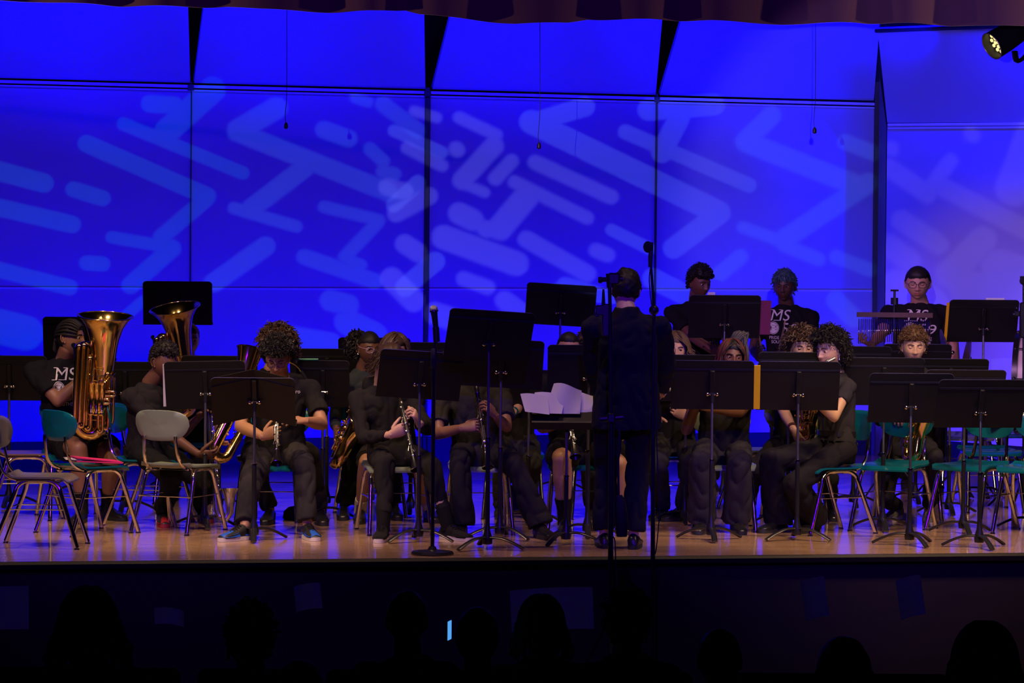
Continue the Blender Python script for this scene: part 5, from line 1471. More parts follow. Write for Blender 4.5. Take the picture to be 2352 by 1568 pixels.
def h_cornrow(mb, M, r):
    hair_cap(mb, M, 0.006, 0.056, -0.06, 0.0, 0.003, 70, 2.0, top=0.004)
    for k in range(13):
        al = R(-78+156*k/12); pts = []
        for q in range(15):
            th = R(42+150*q/14); x, y, z = math.sin(al)*math.sin(th), -math.cos(th), math.cos(al)*math.sin(th)
            p, n = scalp(math.atan2(x, -y), math.asin(max(-1, min(1, z))), 0.011+0.002*(q % 2)); pts.append(p)
        q = pts[-1]
        for s_ in range(1, 7): pts.append(q + V((0.003*(s_ % 2), 0.006*s_/6+0.006, -0.013*s_)))
        mb.tube([M @ p for p in pts], [0.0088*(1+0.16*(i % 2)) for i in range(len(pts))], 6)

SK_DK = ('deep', (0.115, 0.050, 0.028)); SK_BR = ('brown', (0.22, 0.105, 0.060)); SK_MD = ('medium', (0.36, 0.19, 0.115)); SK_LT = ('light', (0.52, 0.31, 0.215)); SK_TN = ('tan', (0.37, 0.195, 0.115))
SH_BLK = (mat('black_shoe_leather', (0.012, 0.012, 0.013), 0.3, vary=(40, 0.2)), RUBBER, None)
SH_SNK = (BLK2, WHITE, BLK2)
SH_BLU = (mat('black_sneaker', (0.014, 0.014, 0.015), 0.5, vary=(60, 0.2)), WHITE, mat('blue_sneaker_panel', (0.01, 0.10, 0.55), 0.5, vary=(60, 0.1)))
SH_RED = (MATS['black_sneaker'], mat('red_sole', (0.35, 0.02, 0.03), 0.6, vary=(60, 0.1)), mat('red_sneaker_panel', (0.42, 0.015, 0.02), 0.5, vary=(60, 0.1)))
SH_GRY = (mat('grey_suede', (0.15, 0.135, 0.12), 0.8, vary=(60, 0.2)), WHITE, mat('pale_laces', (0.6, 0.57, 0.5), 0.8, vary=(60, 0.1)))
GL_DARK = mat('dark_glasses_frame', (0.03, 0.012, 0.012), 0.3, vary=(60, 0.1)); GL_CLEAR = mat('clear_violet_frame', (0.45, 0.30, 0.50), 0.25, vary=(60, 0.1))
# ------------------------------------------------------------------ conductor
_, CND = person('conductor in a black suit standing with his back to us', dict(
    head=(1437, 670, 20.6), hrot=(178, 12, -4), neck=(1440, 716, 20.52), pelvis=(1440, 922, 20.55), yaw=182, skin=SK_LT, top='suit', topm=NAVY, botm=NAVY, bulk=1.12, sw=0.195, armbulk=1.05,
    armL=dict(w=(1376, 905, 20.95), e=(1335, 830, 20.6), nohand=False, hd=(0.2, 1, 0.1), hn=(0.6, 0.2, -0.6)), armR=dict(w=(1522, 900, 21.0), e=(1600, 815, 20.6), hd=(-.3, 0.9, 0.1), hn=(-0.6, 0.2, -0.6)),
    legL=dict(a=(1388, 1258), yaw=186, k=(1385, 1090, 20.9)), legR=dict(a=(1455, 1260), yaw=172, k=(1462, 1090, 20.9)), bottom='pants', legbulk=1.12, th=0.45, sh=0.43, shoes=SH_BLK, shoestyle='loafer',
    hairm=HAIRBLK, hair=h_short(0.018, 0.05, -0.045, 0.0, 0.010, 55, 0.018)), group=None)
# ------------------------------------------------------------------ front row
_, Q5 = person('clarinettist with curly black hair and glasses in blue sneakers', dict(
    head=(638, 821, 21.52), hrot=(-4, 31, 0), neck=(642, 862, 21.7), pelvis=(640, 1040, 21.8), yaw=0, skin=SK_TN, top='tee', topm=BLK2, bulk=1.12, sw=0.20, armbulk=1.1, glasses=GL_DARK, gaze=(0, -0.3),
    armR=dict(w=(604, 1002, 21.35), e=(530, 975, 21.6), hd=(0.75, -0.2, 0.55), hn=(0.3, 0.9, 0.1), curl=50), armL=dict(w=(700, 966, 21.3), e=(750, 985, 21.55), hd=(-1, -0.1, 0.05), hn=(0.0, 0.5, -0.8), curl=12),
    legR=dict(a=(562, 1239), k=(560, 1040, 21.1), yaw=-38), legL=dict(a=(706, 1236), k=(715, 1045, 21.1), yaw=18), legbulk=1.08, bottom='pants', botm=CHAR, shoes=SH_BLU, shoeL=0.29,
    hairm=HAIRBLK, hair=h_curly(0.020, 1300, 0.030, 0.0034, 0.056, -0.05, 0.0, 0.009, -0.1, top=0.020)))
_, Q8 = person('clarinettist in a black zipped jacket with dark swept hair', dict(
    head=(893, 834, 21.6), hrot=(52, 24, 0), neck=(880, 890, 21.7), pelvis=(905, 1045, 21.75), yaw=18, skin=SK_LT, top='long', topm=BLK2, bulk=1.05, cuff=0.9,
    armR=dict(w=(898, 998, 21.35), e=(815, 985, 21.6), hd=(0.8, -0.1, 0.5), hn=(0.3, 0.9, 0.1), curl=42), armL=dict(w=(962, 972, 21.35), e=(990, 985, 21.7), hd=(-0.35, -0.3, 1.0), hn=(-0.9, 0.2, -0.1), curl=62),
    legR=dict(a=(880, 1240), k=(890, 1050, 21.1), yaw=-6), legL=dict(a=(1028, 1238), k=(1010, 1050, 21.2), yaw=42), bottom='jogger', botm=BLK2, sock=(BLK, 0.28), shoes=SH_SNK, shoeL=0.29,
    hairm=HAIRBRN, hair=h_curly(0.016, 420, 0.036, 0.0030, 0.045, -0.05, 0.0, 0.002, 1.3, top=0.015)))
_, Q9 = person('clarinettist in flared black trousers and loafers behind the tall stand', dict(
    head=(1072, 826, 21.75), hrot=(10, 15, 0), neck=(1085, 882, 21.75), pelvis=(1100, 1040, 21.85), yaw=8, skin=SK_BR, top='tee', topm=CHAR, bulk=1.12, sw=0.19,
    armR=dict(w=(1062, 982, 21.4), e=(1000, 1000, 21.6), hd=(0.9, -0.1, 0.15), hn=(0.1, 0.8, -0.5), curl=35), armL=dict(w=(1138, 955, 21.35), e=(1175, 1010, 21.6), hd=(-0.6, -0.2, 0.75), hn=(-0.6, 0.5, -0.3), curl=50),
    legR=dict(a=(1060, 1234), k=(1055, 1040, 21.2), yaw=-8), legL=dict(a=(1240, 1235), k=(1190, 1030, 21.25), yaw=22), bottom='flare', botm=BLK2, shoes=SH_BLK, shoestyle='loafer', legbulk=1.02,
    hair=h_short()))
_, Q10 = person('player with cropped black hair and bare knee behind the score stand', dict(
    head=(1306, 806, 21.95), hrot=(4, 3, 0), neck=(1310, 872, 22.0), pelvis=(1330, 1035, 22.1), yaw=0, skin=SK_MD, top='tee', topm=BLK, bulk=1.22, sw=0.2, armbulk=1.15, legbulk=1.2,
    armR=dict(w=(1284, 972, 21.7), e=(1250, 1015, 21.9), hd=(0.6, -0.2, 0.7), hn=(0.6, 0.7, 0), curl=48), armL=dict(w=(1360, 968, 21.7), e=(1400, 1010, 21.9), hd=(-0.8, -0.2, 0.3), hn=(-0.3, 0.8, 0), curl=45),
    legR=dict(a=(1296, 1225), k=(1290, 1055, 21.5), yaw=0), legL=dict(a=(1425, 1222), k=(1440, 1050, 21.5), yaw=10), bottom='shorts', short=0.86, botm=BLK2, sock=(BLK, 0.36), shoes=SH_BLK,
    hair=h_short(0.006, 0.064, -0.04, 0.0, 0.002, 90, 0.008)))
_, Q14 = person('girl with red braids and gathered locs behind a music stand', dict(
    head=(1680, 820, 22.05), hrot=(8, 4, 4), neck=(1672, 880, 22.1), pelvis=(1660, 1035, 22.2), yaw=6, skin=SK_DK, top='short', topm=BLK2, bulk=1.1, sw=0.185, armbulk=1.05, gaze=(0.55, 0.1), lid=0.2,
    armR=dict(w=(1600, 926, 21.8), e=(1580, 975, 22.0), hd=(0.3, -0.2, 0.9), hn=(0.7, 0.6, 0)), armL=dict(w=(1632, 938, 21.75), e=(1735, 990, 21.85), hd=(-0.8, -0.1, 0.5), hn=(0, 0.8, -0.4)),
    legR=dict(a=(1612, 1222), k=(1605, 1030, 21.55), yaw=-10), legL=dict(a=(1690, 1222), k=(1702, 1028, 21.55), yaw=8), bottom='flare', botm=CHAR, legbulk=1.18, shoes=SH_BLK,
    hairm=HAIRBLK, hair=h_braids))
_, Q17 = person('flute player with short black curls and a drop earring, sitting sideways', dict(
    head=(1906, 806, 22.0), hrot=(-48, 6, 0), neck=(1920, 872, 22.05), pelvis=(1922, 1030, 22.0), yaw=-62, hipyaw=-60, skin=SK_LT, top='short', topm=CHAR, bulk=0.9, sw=0.16, armbulk=0.85, gaze=(-0.4, 0.05), lid=0.15, belt=True, ext=0.1,
    armR=dict(w=(1800, 880, 21.75), e=(1840, 930, 21.95), hd=(-0.4, -0.3, 0.7), hn=(-0.2, -0.7, 0)), armL=dict(w=(1858, 905, 21.65), e=(1920, 960, 21.75), hd=(-0.5, -0.1, 0.8), hn=(0.2, 0.9, 0.1)),
    legR=dict(a=(1790, 1220), k=(1765, 1020, 21.9), yaw=-40), legL=dict(a=(1868, 1220), k=(1825, 1030, 21.6), yaw=-30), bottom='wide', botm=BLK2, legbulk=0.98, shoes=SH_BLK,
    hairm=HAIRBLK, hair=h_curly(0.034, 1000, 0.046, 0.0038, 0.060, -0.10, -0.015, 0.012, 0.25, top=0.015)))
# ------------------------------------------------------------------ second row
_, Q1 = person('tuba player at the left in a printed black tee and shorts', dict(
    head=(162, 776, 22.6), hrot=(72, 2, 0), neck=(150, 842, 22.68), pelvis=(168, 1008, 22.7), yaw=22, skin=SK_BR, top='tee', topm=BLK, bulk=1.2, sw=0.205, armbulk=1.15, lid=0.2,
    armR=dict(w=(196, 862, 22.5), e=(108, 935, 22.5), hd=(0.6, 0.1, 0.6), hn=(0.5, 0.6, 0), curl=40), armL=dict(w=(246, 886, 22.25), e=(275, 905, 22.45), hd=(-0.8, -0.1, 0.25), hn=(-0.2, 0.9, 0), curl=38),
    legR=dict(a=(188, 1198), k=(190, 1035, 22.2), yaw=-5), legL=dict(a=(246, 1192), k=(280, 1030, 22.2), yaw=40), bottom='shorts', short=0.74, botm=BLK, legbulk=1.2, sock=(BLK, 0.30), shoes=SH_BLK, shoestyle='loafer',
    print=((163, 888, 22.5), 22, 1.0), hairm=HAIRBLK, hair=h_cornrow))
_, Q2 = person('boy in a dark tee seen half from the side, playing bass clarinet', dict(
    head=(376, 832, 22.1), hrot=(52, 14, 0), neck=(345, 890, 22.15), pelvis=(340, 1035, 22.2), yaw=48, skin=SK_DK, top='tee', topm=BLK2, bulk=0.98, sw=0.175, lid=0.25,
    armR=dict(w=(455, 1042, 21.95), e=(352, 1000, 21.95), hd=(0.9, -0.1, 0.15), hn=(0.1, 0.7, 0.6), curl=40), armL=dict(w=(455, 960, 22.1), e=(420, 1000, 22.2), hd=(0.5, -0.2, 0.6), hn=(0.6, -0.5, 0)),
    legR=dict(a=(372, 1206), k=(400, 1035, 21.7), yaw=12), legL=dict(a=(452, 1196), k=(450, 1030, 21.9), yaw=30), bottom='pants', botm=BLK, shoes=SH_RED,
    hairm=HAIRBLK, hair=h_curly(0.012, 700, 0.014, 0.0035, 0.060, -0.02, 0.035, 0.005, -0.2, top=0.024)))
_, Q6 = person('girl with glasses and a curly ponytail in a slate long-sleeved top', dict(
    head=(848, 800, 22.95), hrot=(24, 8, 0), neck=(836, 858, 23.0), pelvis=(850, 1018, 23.1), yaw=14, skin=SK_DK, top='long', topm=SLATE, bulk=0.95, sw=0.17, armbulk=0.85, glasses=GL_CLEAR, gaze=(0.1, -0.2),
    armR=dict(w=(772, 985, 22.75), e=(775, 930, 22.95), hd=(0.0, -0.4, -0.6), hn=(0.8, 0.3, 0), curl=40), armL=dict(w=(850, 930, 22.75), e=(900, 960, 22.95), hd=(-0.5, -0.2, 0.6), hn=(-0.3, 0.8, 0)),
    legR=dict(a=(790, 1190), k=(820, 1020, 22.6), yaw=0), legL=dict(a=(905, 1190), k=(900, 1020, 22.6), yaw=10), bottom='pants', botm=BLK, shoes=SH_BLK,
    hairm=HAIRBLK, hair=h_pony))
_, Q7 = person('girl with long wavy brown hair half hidden behind the jacketed clarinettist', dict(
    head=(906, 806, 22.5), hrot=(14, 12, 6), neck=(902, 862, 22.55), pelvis=(895, 1020, 22.7), yaw=5, skin=SK_MD, top='short', topm=BLK2, bulk=0.92, sw=0.165, armbulk=0.85,
    armR=dict(w=(870, 960, 22.4), e=(850, 970, 22.6)), armL=dict(w=(930, 960, 22.4), e=(960, 970, 22.6)),
    legR=dict(a=(828, 1198), k=(838, 1050, 22.2), yaw=0), legL=dict(a=(985, 1196), k=(958, 1050, 22.2), yaw=15), bottom='shorts', short=0.92, botm=BLK2, sock=(mat('pale_sock', (0.45, 0.42, 0.38), 0.9, vary=(60, 0.1)), 0.22), shoes=SH_BLK, shoestyle='loafer', legbulk=0.9,
    hairm=HAIRBRN, hair=h_long(190, 0.15, 0.0046, 0.016, [HAIRBRN, mat('hair_mid_brown', (0.06, 0.03, 0.018), 0.45, vary=(50, 0.3))], 0.06, True, 6.0)))
_, Q4 = person('saxophonist with big brown curls behind the clarinettist in glasses', dict(
    head=(638, 800, 22.5), hrot=(-10, 10, 0), neck=(625, 862, 22.55), pelvis=(620, 1018, 22.65), yaw=-12, skin=SK_MD, top='tee', topm=BLK, bulk=1.0, sw=0.175,
    armR=dict(w=(500, 985, 22.15), e=(505, 930, 22.5), hd=(0.3, -0.3, -0.8), hn=(0.9, 0.2, 0), curl=40), armL=dict(w=(590, 920, 22.25), e=(680, 950, 22.5)),
    legR=dict(a=(620, 1200), k=(570, 1030, 22.2), yaw=-5), legL=dict(a=(735, 1202), k=(715, 1030, 22.2), yaw=10), bottom='pants', botm=BLK2, shoes=SH_BLK,
    hairm=HAIRBRN, hair=h_curly(0.045, 700, 0.05, 0.0042, 0.05, -0.06, -0.01, 0.012, 0.2, mats=[HAIRBRN, MATS['hair_mid_brown']])))
_, Q12 = person('player with long fair curls just right of the conductor', dict(
    head=(1550, 802, 22.9), hrot=(4, 6, 0), neck=(1545, 868, 22.95), pelvis=(1545, 1020, 23.05), yaw=0, skin=SK_LT, top='long', topm=BLK2, bulk=0.95, sw=0.165, cuff=0.5,
    armR=dict(w=(1500, 960, 22.7), e=(1490, 960, 22.9)), armL=dict(w=(1575, 958, 22.6), e=(1618, 965, 22.85), hd=(-0.8, -0.2, 0.7), hn=(0, 0.8, 0)),
    legR=dict(a=(1520, 1192), k=(1510, 1030, 22.55), yaw=-20), legL=dict(a=(1570, 1194), k=(1595, 1020, 22.55), yaw=-42), bottom='pants', botm=GREYCL, shoes=(mat('gloss_black_boot', (0.012, 0.012, 0.013), 0.22, vary=(40, 0.2)), RUBBER, None), sock=(BLK, 0.3),
    hairm=HAIRTAN, hair=h_long(220, 0.20, 0.0045, 0.020, [HAIRTAN, HAIRLB, HAIRTAN], 0.07, True, 7.0)))
_, Q16 = person('girl with brown corkscrew curls behind the flute player', dict(
    head=(1842, 802, 22.9), hrot=(6, 2, 0), neck=(1838, 866, 22.95), pelvis=(1825, 1018, 23.05), yaw=0, skin=SK_LT, top='tee', topm=BLK, bulk=1.0, sw=0.17,
    armR=dict(w=(1822, 985, 22.5), e=(1778, 965, 22.8), hd=(0.4, -0.2, -0.7), hn=(0.8, 0.5, 0), curl=45), armL=dict(w=(1880, 925, 22.6), e=(1915, 970, 22.8)),
    legR=dict(a=(1722, 1192), k=(1745, 1030, 22.6), yaw=-25), legL=dict(a=(1905, 1192), k=(1890, 1030, 22.6), yaw=2), bottom='slim', botm=BLK2, shoes=MATS and (MATS['gloss_black_boot'], RUBBER, None), gaze=(0.0, 0.0), lid=0.2,
    hairm=HAIRBRN, hair=h_curly(0.04, 800, 0.05, 0.0042, 0.058, -0.08, -0.02, 0.011, 0.35, mats=[HAIRBRN, MATS['hair_mid_brown'], HAIRTAN])))
_, Q19 = person('fair-haired saxophonist in a dark open-collared shirt looking down', dict(
    head=(2098, 796, 22.85), hrot=(2, 8, 0), neck=(2100, 862, 22.92), pelvis=(2085, 1018, 23.0), yaw=0, skin=('fair', (0.60, 0.36, 0.25)), top='long', topm=CHAR, bulk=1.08, sw=0.19, lid=-0.15, gaze=(0, -0.5),
    armR=dict(w=(2050, 960, 22.6), e=(2020, 965, 22.85)), armL=dict(w=(2110, 940, 22.6), e=(2165, 965, 22.85)),
    legR=dict(a=(2062, 1190), k=(2010, 1025, 22.5), yaw=-22), legL=dict(a=(2132, 1202), k=(2160, 1025, 22.4), yaw=-6), bottom='slim', botm=CHAR, shoes=SH_GRY, shoestyle='laces', shoeL=0.30,
    hairm=HAIRLB, hair=h_curly(0.012, 700, 0.026, 0.0034, 0.052, -0.04, 0.01, 0.005, 0.1, top=0.022)))
# ------------------------------------------------------------------ third row
_, Q3 = person('second tuba player with fair hair, face half hidden by the bell', dict(
    head=(432, 782, 24.1), hrot=(20, 4, 0), neck=(430, 838, 24.15), pelvis=(430, 985, 24.2), yaw=0, skin=SK_LT, top='tee', topm=BLK, vox=0.014,
    armR=dict(w=(385, 900, 23.8), e=(360, 915, 24.1)), armL=dict(w=(440, 900, 23.8), e=(490, 920, 24.1)),
    legR=dict(a=(400, 1145), yaw=0), legL=dict(a=(470, 1145), yaw=0), botm=BLK, hairm=HAIRLB, hair=h_short(0.012)))
_, Q20 = person('player in grey trousers with a teal wristband, face behind the stands', dict(
    head=(1165, 812, 23.0), hrot=(0, 10, 0), neck=(1168, 868, 23.05), pelvis=(1180, 1015, 23.1), yaw=8, skin=SK_LT, top='tee', topm=BLK2, vox=0.014,
    armR=dict(w=(1120, 950, 22.8), e=(1120, 960, 23.0)), armL=dict(w=(1178, 946, 22.5), e=(1212, 985, 22.75), hd=(-0.8, -0.2, 0.5), hn=(0, 0.8, 0)),
    legR=dict(a=(1150, 1188), k=(1155, 1030, 22.6), yaw=0), legL=dict(a=(1210, 1188), k=(1230, 1020, 22.6), yaw=10), botm=GREYCL, hair=h_short()))
_, Q21 = person('player with brown curls mostly hidden behind the conductor', dict(
    head=(1352, 806, 23.0), hrot=(0, 8, 0), neck=(1352, 862, 23.05), pelvis=(1380, 1015, 23.1), yaw=0, skin=SK_LT, top='tee', topm=BLK2, vox=0.014,
    legR=dict(a=(1360, 1188), yaw=0), legL=dict(a=(1440, 1188), yaw=0), botm=BLK2, hairm=HAIRLB, hair=h_curly(0.02, 220, 0.04, 0.0055, mats=[HAIRTAN, HAIRBRN])))
# ------------------------------------------------------------------ percussionists at the back
_, Q13 = person('left percussionist with short curly hair, looking aside', dict(
    head=(1607, 650, 25.6), hrot=(34, 12, 0), neck=(1600, 706, 25.65), pelvis=(1600, 862, 25.65), yaw=8, skin=SK_DK, top='tee', topm=BLK, bulk=1.12, sw=0.19, lid=0.2, gaze=(0.2, -0.3),
    armR=dict(w=(1640, 808, 25.25), e=(1545, 815, 25.5), hd=(-0.2, -0.6, 0.5), hn=(-0.4, 0.4, 0.6), curl=60), armL=dict(w=(1680, 830, 25.3), e=(1670, 800, 25.6)),
    legR=dict(a=(1575, 1100, 25.7), yaw=0), legL=dict(a=(1635, 1100, 25.7), yaw=0), botm=BLK, th=0.46, sh=0.44,
    hairm=HAIRBLK, hair=h_curly(0.018, 700, 0.018, 0.0035, 0.05, -0.05, 0.0, 0.006, 0.0, top=0.024)), group='percussionists standing at the back')
_, Q15 = person('middle percussionist with blue-tinted hair and a printed black tee', dict(
    head=(1802, 658, 25.6), hrot=(-14, 4, 0), neck=(1806, 712, 25.65), pelvis=(1812, 866, 25.65), yaw=-6, skin=('deepest', (0.075, 0.035, 0.024)), top='tee', topm=BLK, bulk=1.1, sw=0.19, lid=0.2, gaze=(-0.2, -0.1),
    armR=dict(w=(1742, 822, 25.3), e=(1735, 785, 25.55), hd=(0.0, -0.4, 0.8), hn=(0.5, 0.6, 0), curl=65), armL=dict(w=(1808, 822, 25.3), e=(1885, 800, 25.5), hd=(-0.4, -0.3, 0.7), hn=(-0.3, 0.7, 0), curl=65),
    legR=dict(a=(1785, 1100, 25.7), yaw=0), legL=dict(a=(1845, 1100, 25.7), yaw=0), botm=BLK, th=0.46, sh=0.44, print=((1797, 750, 25.4), -6, 1.0),
    hairm=mat('hair_blue_tint', (0.035, 0.075, 0.10), 0.5, vary=(50, 0.3)), hair=h_curly(0.010, 500, 0.026, 0.0035, 0.046, -0.05, 0.0, 0.003, 0.5, top=0.02)), group='percussionists standing at the back')
_, Q18 = person('right percussionist in glasses reaching for the bar chimes', dict(
    head=(2108, 652, 25.6), hrot=(-8, 8, 0), hscale=1.04, neck=(2112, 706, 25.68), pelvis=(2112, 866, 25.68), yaw=-4, skin=SK_MD, top='tee', topm=BLK, bulk=1.3, sw=0.205, armbulk=1.2, lid=-0.05, hwide=1.13, gaze=(0, -0.5), glasses=GL_DARK,
    armR=dict(w=(2000, 792, 25.2), e=(2045, 815, 25.4), hd=(-0.7, -0.3, 0.5), hn=(0.5, 0.3, 0.3), curl=55), armL=dict(w=(2192, 880, 25.5), e=(2195, 800, 25.65)),
    legR=dict(a=(2080, 1100, 25.7), yaw=0), legL=dict(a=(2150, 1100, 25.7), yaw=0), botm=BLK, th=0.46, sh=0.44, print=((2116, 752, 25.4), -4, 1.05),
    hairm=HAIRBLK, hair=h_short(0.010, 0.052, -0.045, 0.0, 0.002, 90, 0.010)), group='percussionists standing at the back')
# chairs under the seated players
for Q, yaw, m, lab in ((Q5, 0, TEAL, 'teal school chair under the clarinettist in glasses'), (Q8, 12, TAN, 'tan school chair under the jacketed clarinettist'), (Q9, 5, TAN, 'tan school chair under the player in flared trousers'), (Q10, 0, TEAL, 'teal school chair under the player with cropped hair'),
                       (Q14, 0, TAN, 'tan school chair under the girl with red braids'), (Q17, -62, TEAL, 'teal school chair under the flute player'), (Q1, 18, TEAL, 'teal school chair under the left tuba player'), (Q2, 75, TEAL, 'teal school chair under the boy in the dark tee'),
                       (Q6, 12, TEAL, 'teal school chair under the girl with the ponytail'), (Q7, 0, TAN, 'tan school chair under the girl with wavy hair'), (Q4, 0, TAN, 'tan school chair under the saxophonist with big brown curls'), (Q12, 0, TAN, 'tan school chair under the player with long fair curls'),
                       (Q16, 0, TAN, 'tan school chair under the girl with corkscrew curls'), (Q19, 0, TAN, 'tan school chair under the fair-haired saxophonist'), (Q3, 0, TEAL, 'teal school chair under the second tuba player'), (Q20, 0, TEAL, 'teal school chair under the player in grey trousers'), (Q21, 0, TAN, 'tan school chair under the player hidden by the conductor')):
    p = Q['pel'] - fwd(yaw)*-0.03; chair_at(V((p.x-(0.05 if Q is Q17 else 0), p.y, 0)), yaw, m, lab)
# ------------------------------------------------------------------ instruments in place
clarinet(P(634, 862, 21.50), P(636, 1090, 21.08), 'clarinet of the boy in glasses, bell above the chair rail', L=0.66)
clarinet(P(908, 868, 21.45), P(957, 1080, 21.15), 'clarinet of the jacketed player, slanting to the right', L=0.66)
clarinet(P(1090, 858, 21.5), P(1122, 1080, 21.2), 'clarinet of the player in flared trousers', L=0.66)
clarinet(P(1292, 860, 21.85), P(1324, 1060, 21.5), 'clarinet held over the bare knee', L=0.62)
bass_clarinet(P(476, 905, 22.08), P(500, 1196, 21.98), 'black bass clarinet with a silver upturned bell by the tan chair')
flute(P(1917, 823, 21.80), P(1690, 930, 21.5), 'silver flute at the lips of the curly-haired player')
flute(P(1640, 868, 21.85), P(1500, 905, 21.7), 'flute of the girl with braids, hidden behind her stand')
saxophone(P(634, 850, 22.3), P(520, 1052, 22.05), V((-1, -0.35, 0.2)), 'large brass saxophone of the player behind the boy in glasses', 1.0, hb=1.0)
saxophone(P(838, 900, 22.75), P(768, 1056, 22.6), V((0.35, -1, 0.1)), 'brass saxophone of the girl with the ponytail, bell towards us', 1.12, hb=0.48)
saxophone(P(1838, 890, 22.6), P(1846, 1010, 22.5), V((0.55, -0.8, 0.1)), 'brass saxophone between the braided girl and the flute player', 0.95, hb=0.5)
saxophone(P(2092, 870, 22.62), P(2082, 1050, 22.48), V((0.5, -0.85, 0)), 'brass saxophone of the fair-haired player', 0.95, hb=0.5)
tuba(P(212, 1000, 22.25), 6, 8, 'brass tuba of the player in shorts at the left', 0.81, lean=2)
tuba(P(424, 952, 23.75), 4, 12, 'second brass tuba, bell tipped to the left', 0.78, mirror=1, lean=-9)
WOODST = mat('hickory_stick', (0.45, 0.27, 0.15), 0.5, vary=(30, 0.1))
def held_stick(Q, k, tip, back, label):
    S, E, W, a, sg = Q['arms'][k]; d = (V(a['hd']).normalized()*0.8 + (W-E).normalized()*0.35).normalized(); n = V(a['hn']); n = (n-d*n.dot(d)).normalized()
    g = W + d*0.085 + n*0.022; t = (tip-g).normalized(); stick(g-t*back, g+t*(0.40-back), label, WOODST)
held_stick(Q13, 'R', P(1589, 767, 25.0), 0.10, 'drumstick of the left percussionist pointing up left')
held_stick(Q15, 'R', P(1738, 745, 25.15), 0.16, 'drumstick in the right hand of the middle percussionist')
held_stick(Q15, 'L', P(1806, 725, 25.1), 0.12, 'drumstick held upright before the printed number')

# bar chimes
cb = P(2055, 724, 24.9); rt = thing('bar_chimes', 'bar chimes hung from a wooden beam before the right percussionist', 'chimes', (cb.x, cb.y, cb.z))
mb = MB(); a = P(1968, 722, 24.9)-cb; b = P(2142, 724, 24.9)-cb; x, y, z = frame_from(b-a)
mb.loft([[q + V((0, dy, dz)) for dy, dz in ((-.012, -.018), (.012, -.018), (.012, .018), (-.012, .018))] for q in (a, b)]); mb.build('beam', mat('walnut_beam', (0.10, 0.05, 0.03), 0.45, vary=(20, 0.3)), rt, smooth=False)
chime_me = None
for k in range(36):
    t = 0.03+0.94*k/35; q = a.lerp(b, t); L = 0.185-0.001*k
    if chime_me is None:
        mb = MB(); mb.tube([(0, 0, 0), (0, 0, -1)], 0.0036, 6); chime_me = mb.mesh('chime'); chime_me.materials.append(SILVER)
        chime_me.polygons.foreach_set('use_smooth', [True]*len(chime_me.polygons))
    o = bpy.data.objects.new('chime_bar', chime_me); COL.objects.link(o); o.parent = rt; o.location = q + V((0, 0, -0.033)); o.scale = (1, 1, L)
mb = MB()
for k in range(36): q = a.lerp(b, 0.03+0.94*k/35); mb.tube([q+V((0, 0, -0.017)), q+V((0, 0, -0.034))], 0.0006, 4)
mb.build('cords', BLACKPLASTIC, rt)
st = thing('chime_stand', 'thin black stand holding the bar chimes', 'stand', (cb.x, cb.y, 0))
mb = MB(); mb.tube([(0, 0.03, 0.04), (0, 0.03, P(2055, 668, 24.9).z)], 0.009, 10); mb.build('pole', BLACKPOLE, st)
mb = MB(); zt = P(2055, 690, 24.9).z; mb.tube([(0, .03, zt-0.03), (0, .03, zt+0.02)], 0.028, 10, flat=1.5); mb.tube([(0, 0.03, cb.z), (0, 0.0, cb.z)], 0.012, 8); mb.build('clamp', BLACKPLASTIC, st)
mb = MB(); mb.tube([(-0.03, .03, zt+0.075), (0.03, .03, zt+0.075)], 0.008, 6); mb.build('wing_nut', BLACKPLASTIC, st)
for kk in range(3):
    an = R(90+120*kk); mb = MB(); mb.tube([(0.01*math.cos(an), .03+.01*math.sin(an), 0.32), (0.26*math.cos(an), .03+.26*math.sin(an), 0.01)], 0.007, 8); mb.build('leg', BLACKPOLE, st)
# cymbals, tilted nearly edge-on
CYM = mat('dull_cymbal', (0.30, 0.28, 0.24), 0.35, 0.9, vary=(30, 0.15))
def cymbal(px, py, D, rx, ry, rad, label):
    c = P(px, py, D); rt = thing('cymbal', label, 'cymbal', (c.x, c.y, 0), 0, 'cymbals on stands')
    M = Matrix.Translation((0, 0, c.z)) @ Matrix.Rotation(R(ry), 4, 'Y') @ Matrix.Rotation(R(rx), 4, 'X')
    mb = MB(); mb.lathe([(0.004, 0.030), (0.03, 0.026), (0.042, 0.014), (rad*0.6, 0.004), (rad, -0.012), (rad, -0.014), (0.04, 0.010)], M, 36); mb.build('plate', CYM, rt)
    mb = MB(); q = M @ V((0, 0, 0.03)); mb.tube([(q.x*0, q.y*0+0.0, c.z-0.02), (0, 0, 0.3)], 0.008, 8); mb.build('pole', BLACKPOLE, rt)
    mb = MB(); mb.sphere(M @ V((0, 0, 0.04)), 0.016, 8, 6); mb.build('wing_nut', CHROME, rt)
    for kk in range(3):
        an = R(30+120*kk); mb = MB(); mb.tube([(0, 0, 0.32), (0.26*math.cos(an), .26*math.sin(an), 0.01)], 0.008, 8); mb.build('leg', BLACKPOLE, rt)
cymbal(2176, 812, 24.9, 0, 78, 0.19, 'pale cymbal seen almost edge-on beside the saxophonist')
cymbal(2222, 828, 25.35, 0, 100, 0.19, 'dark cymbal seen almost edge-on under the high stand')
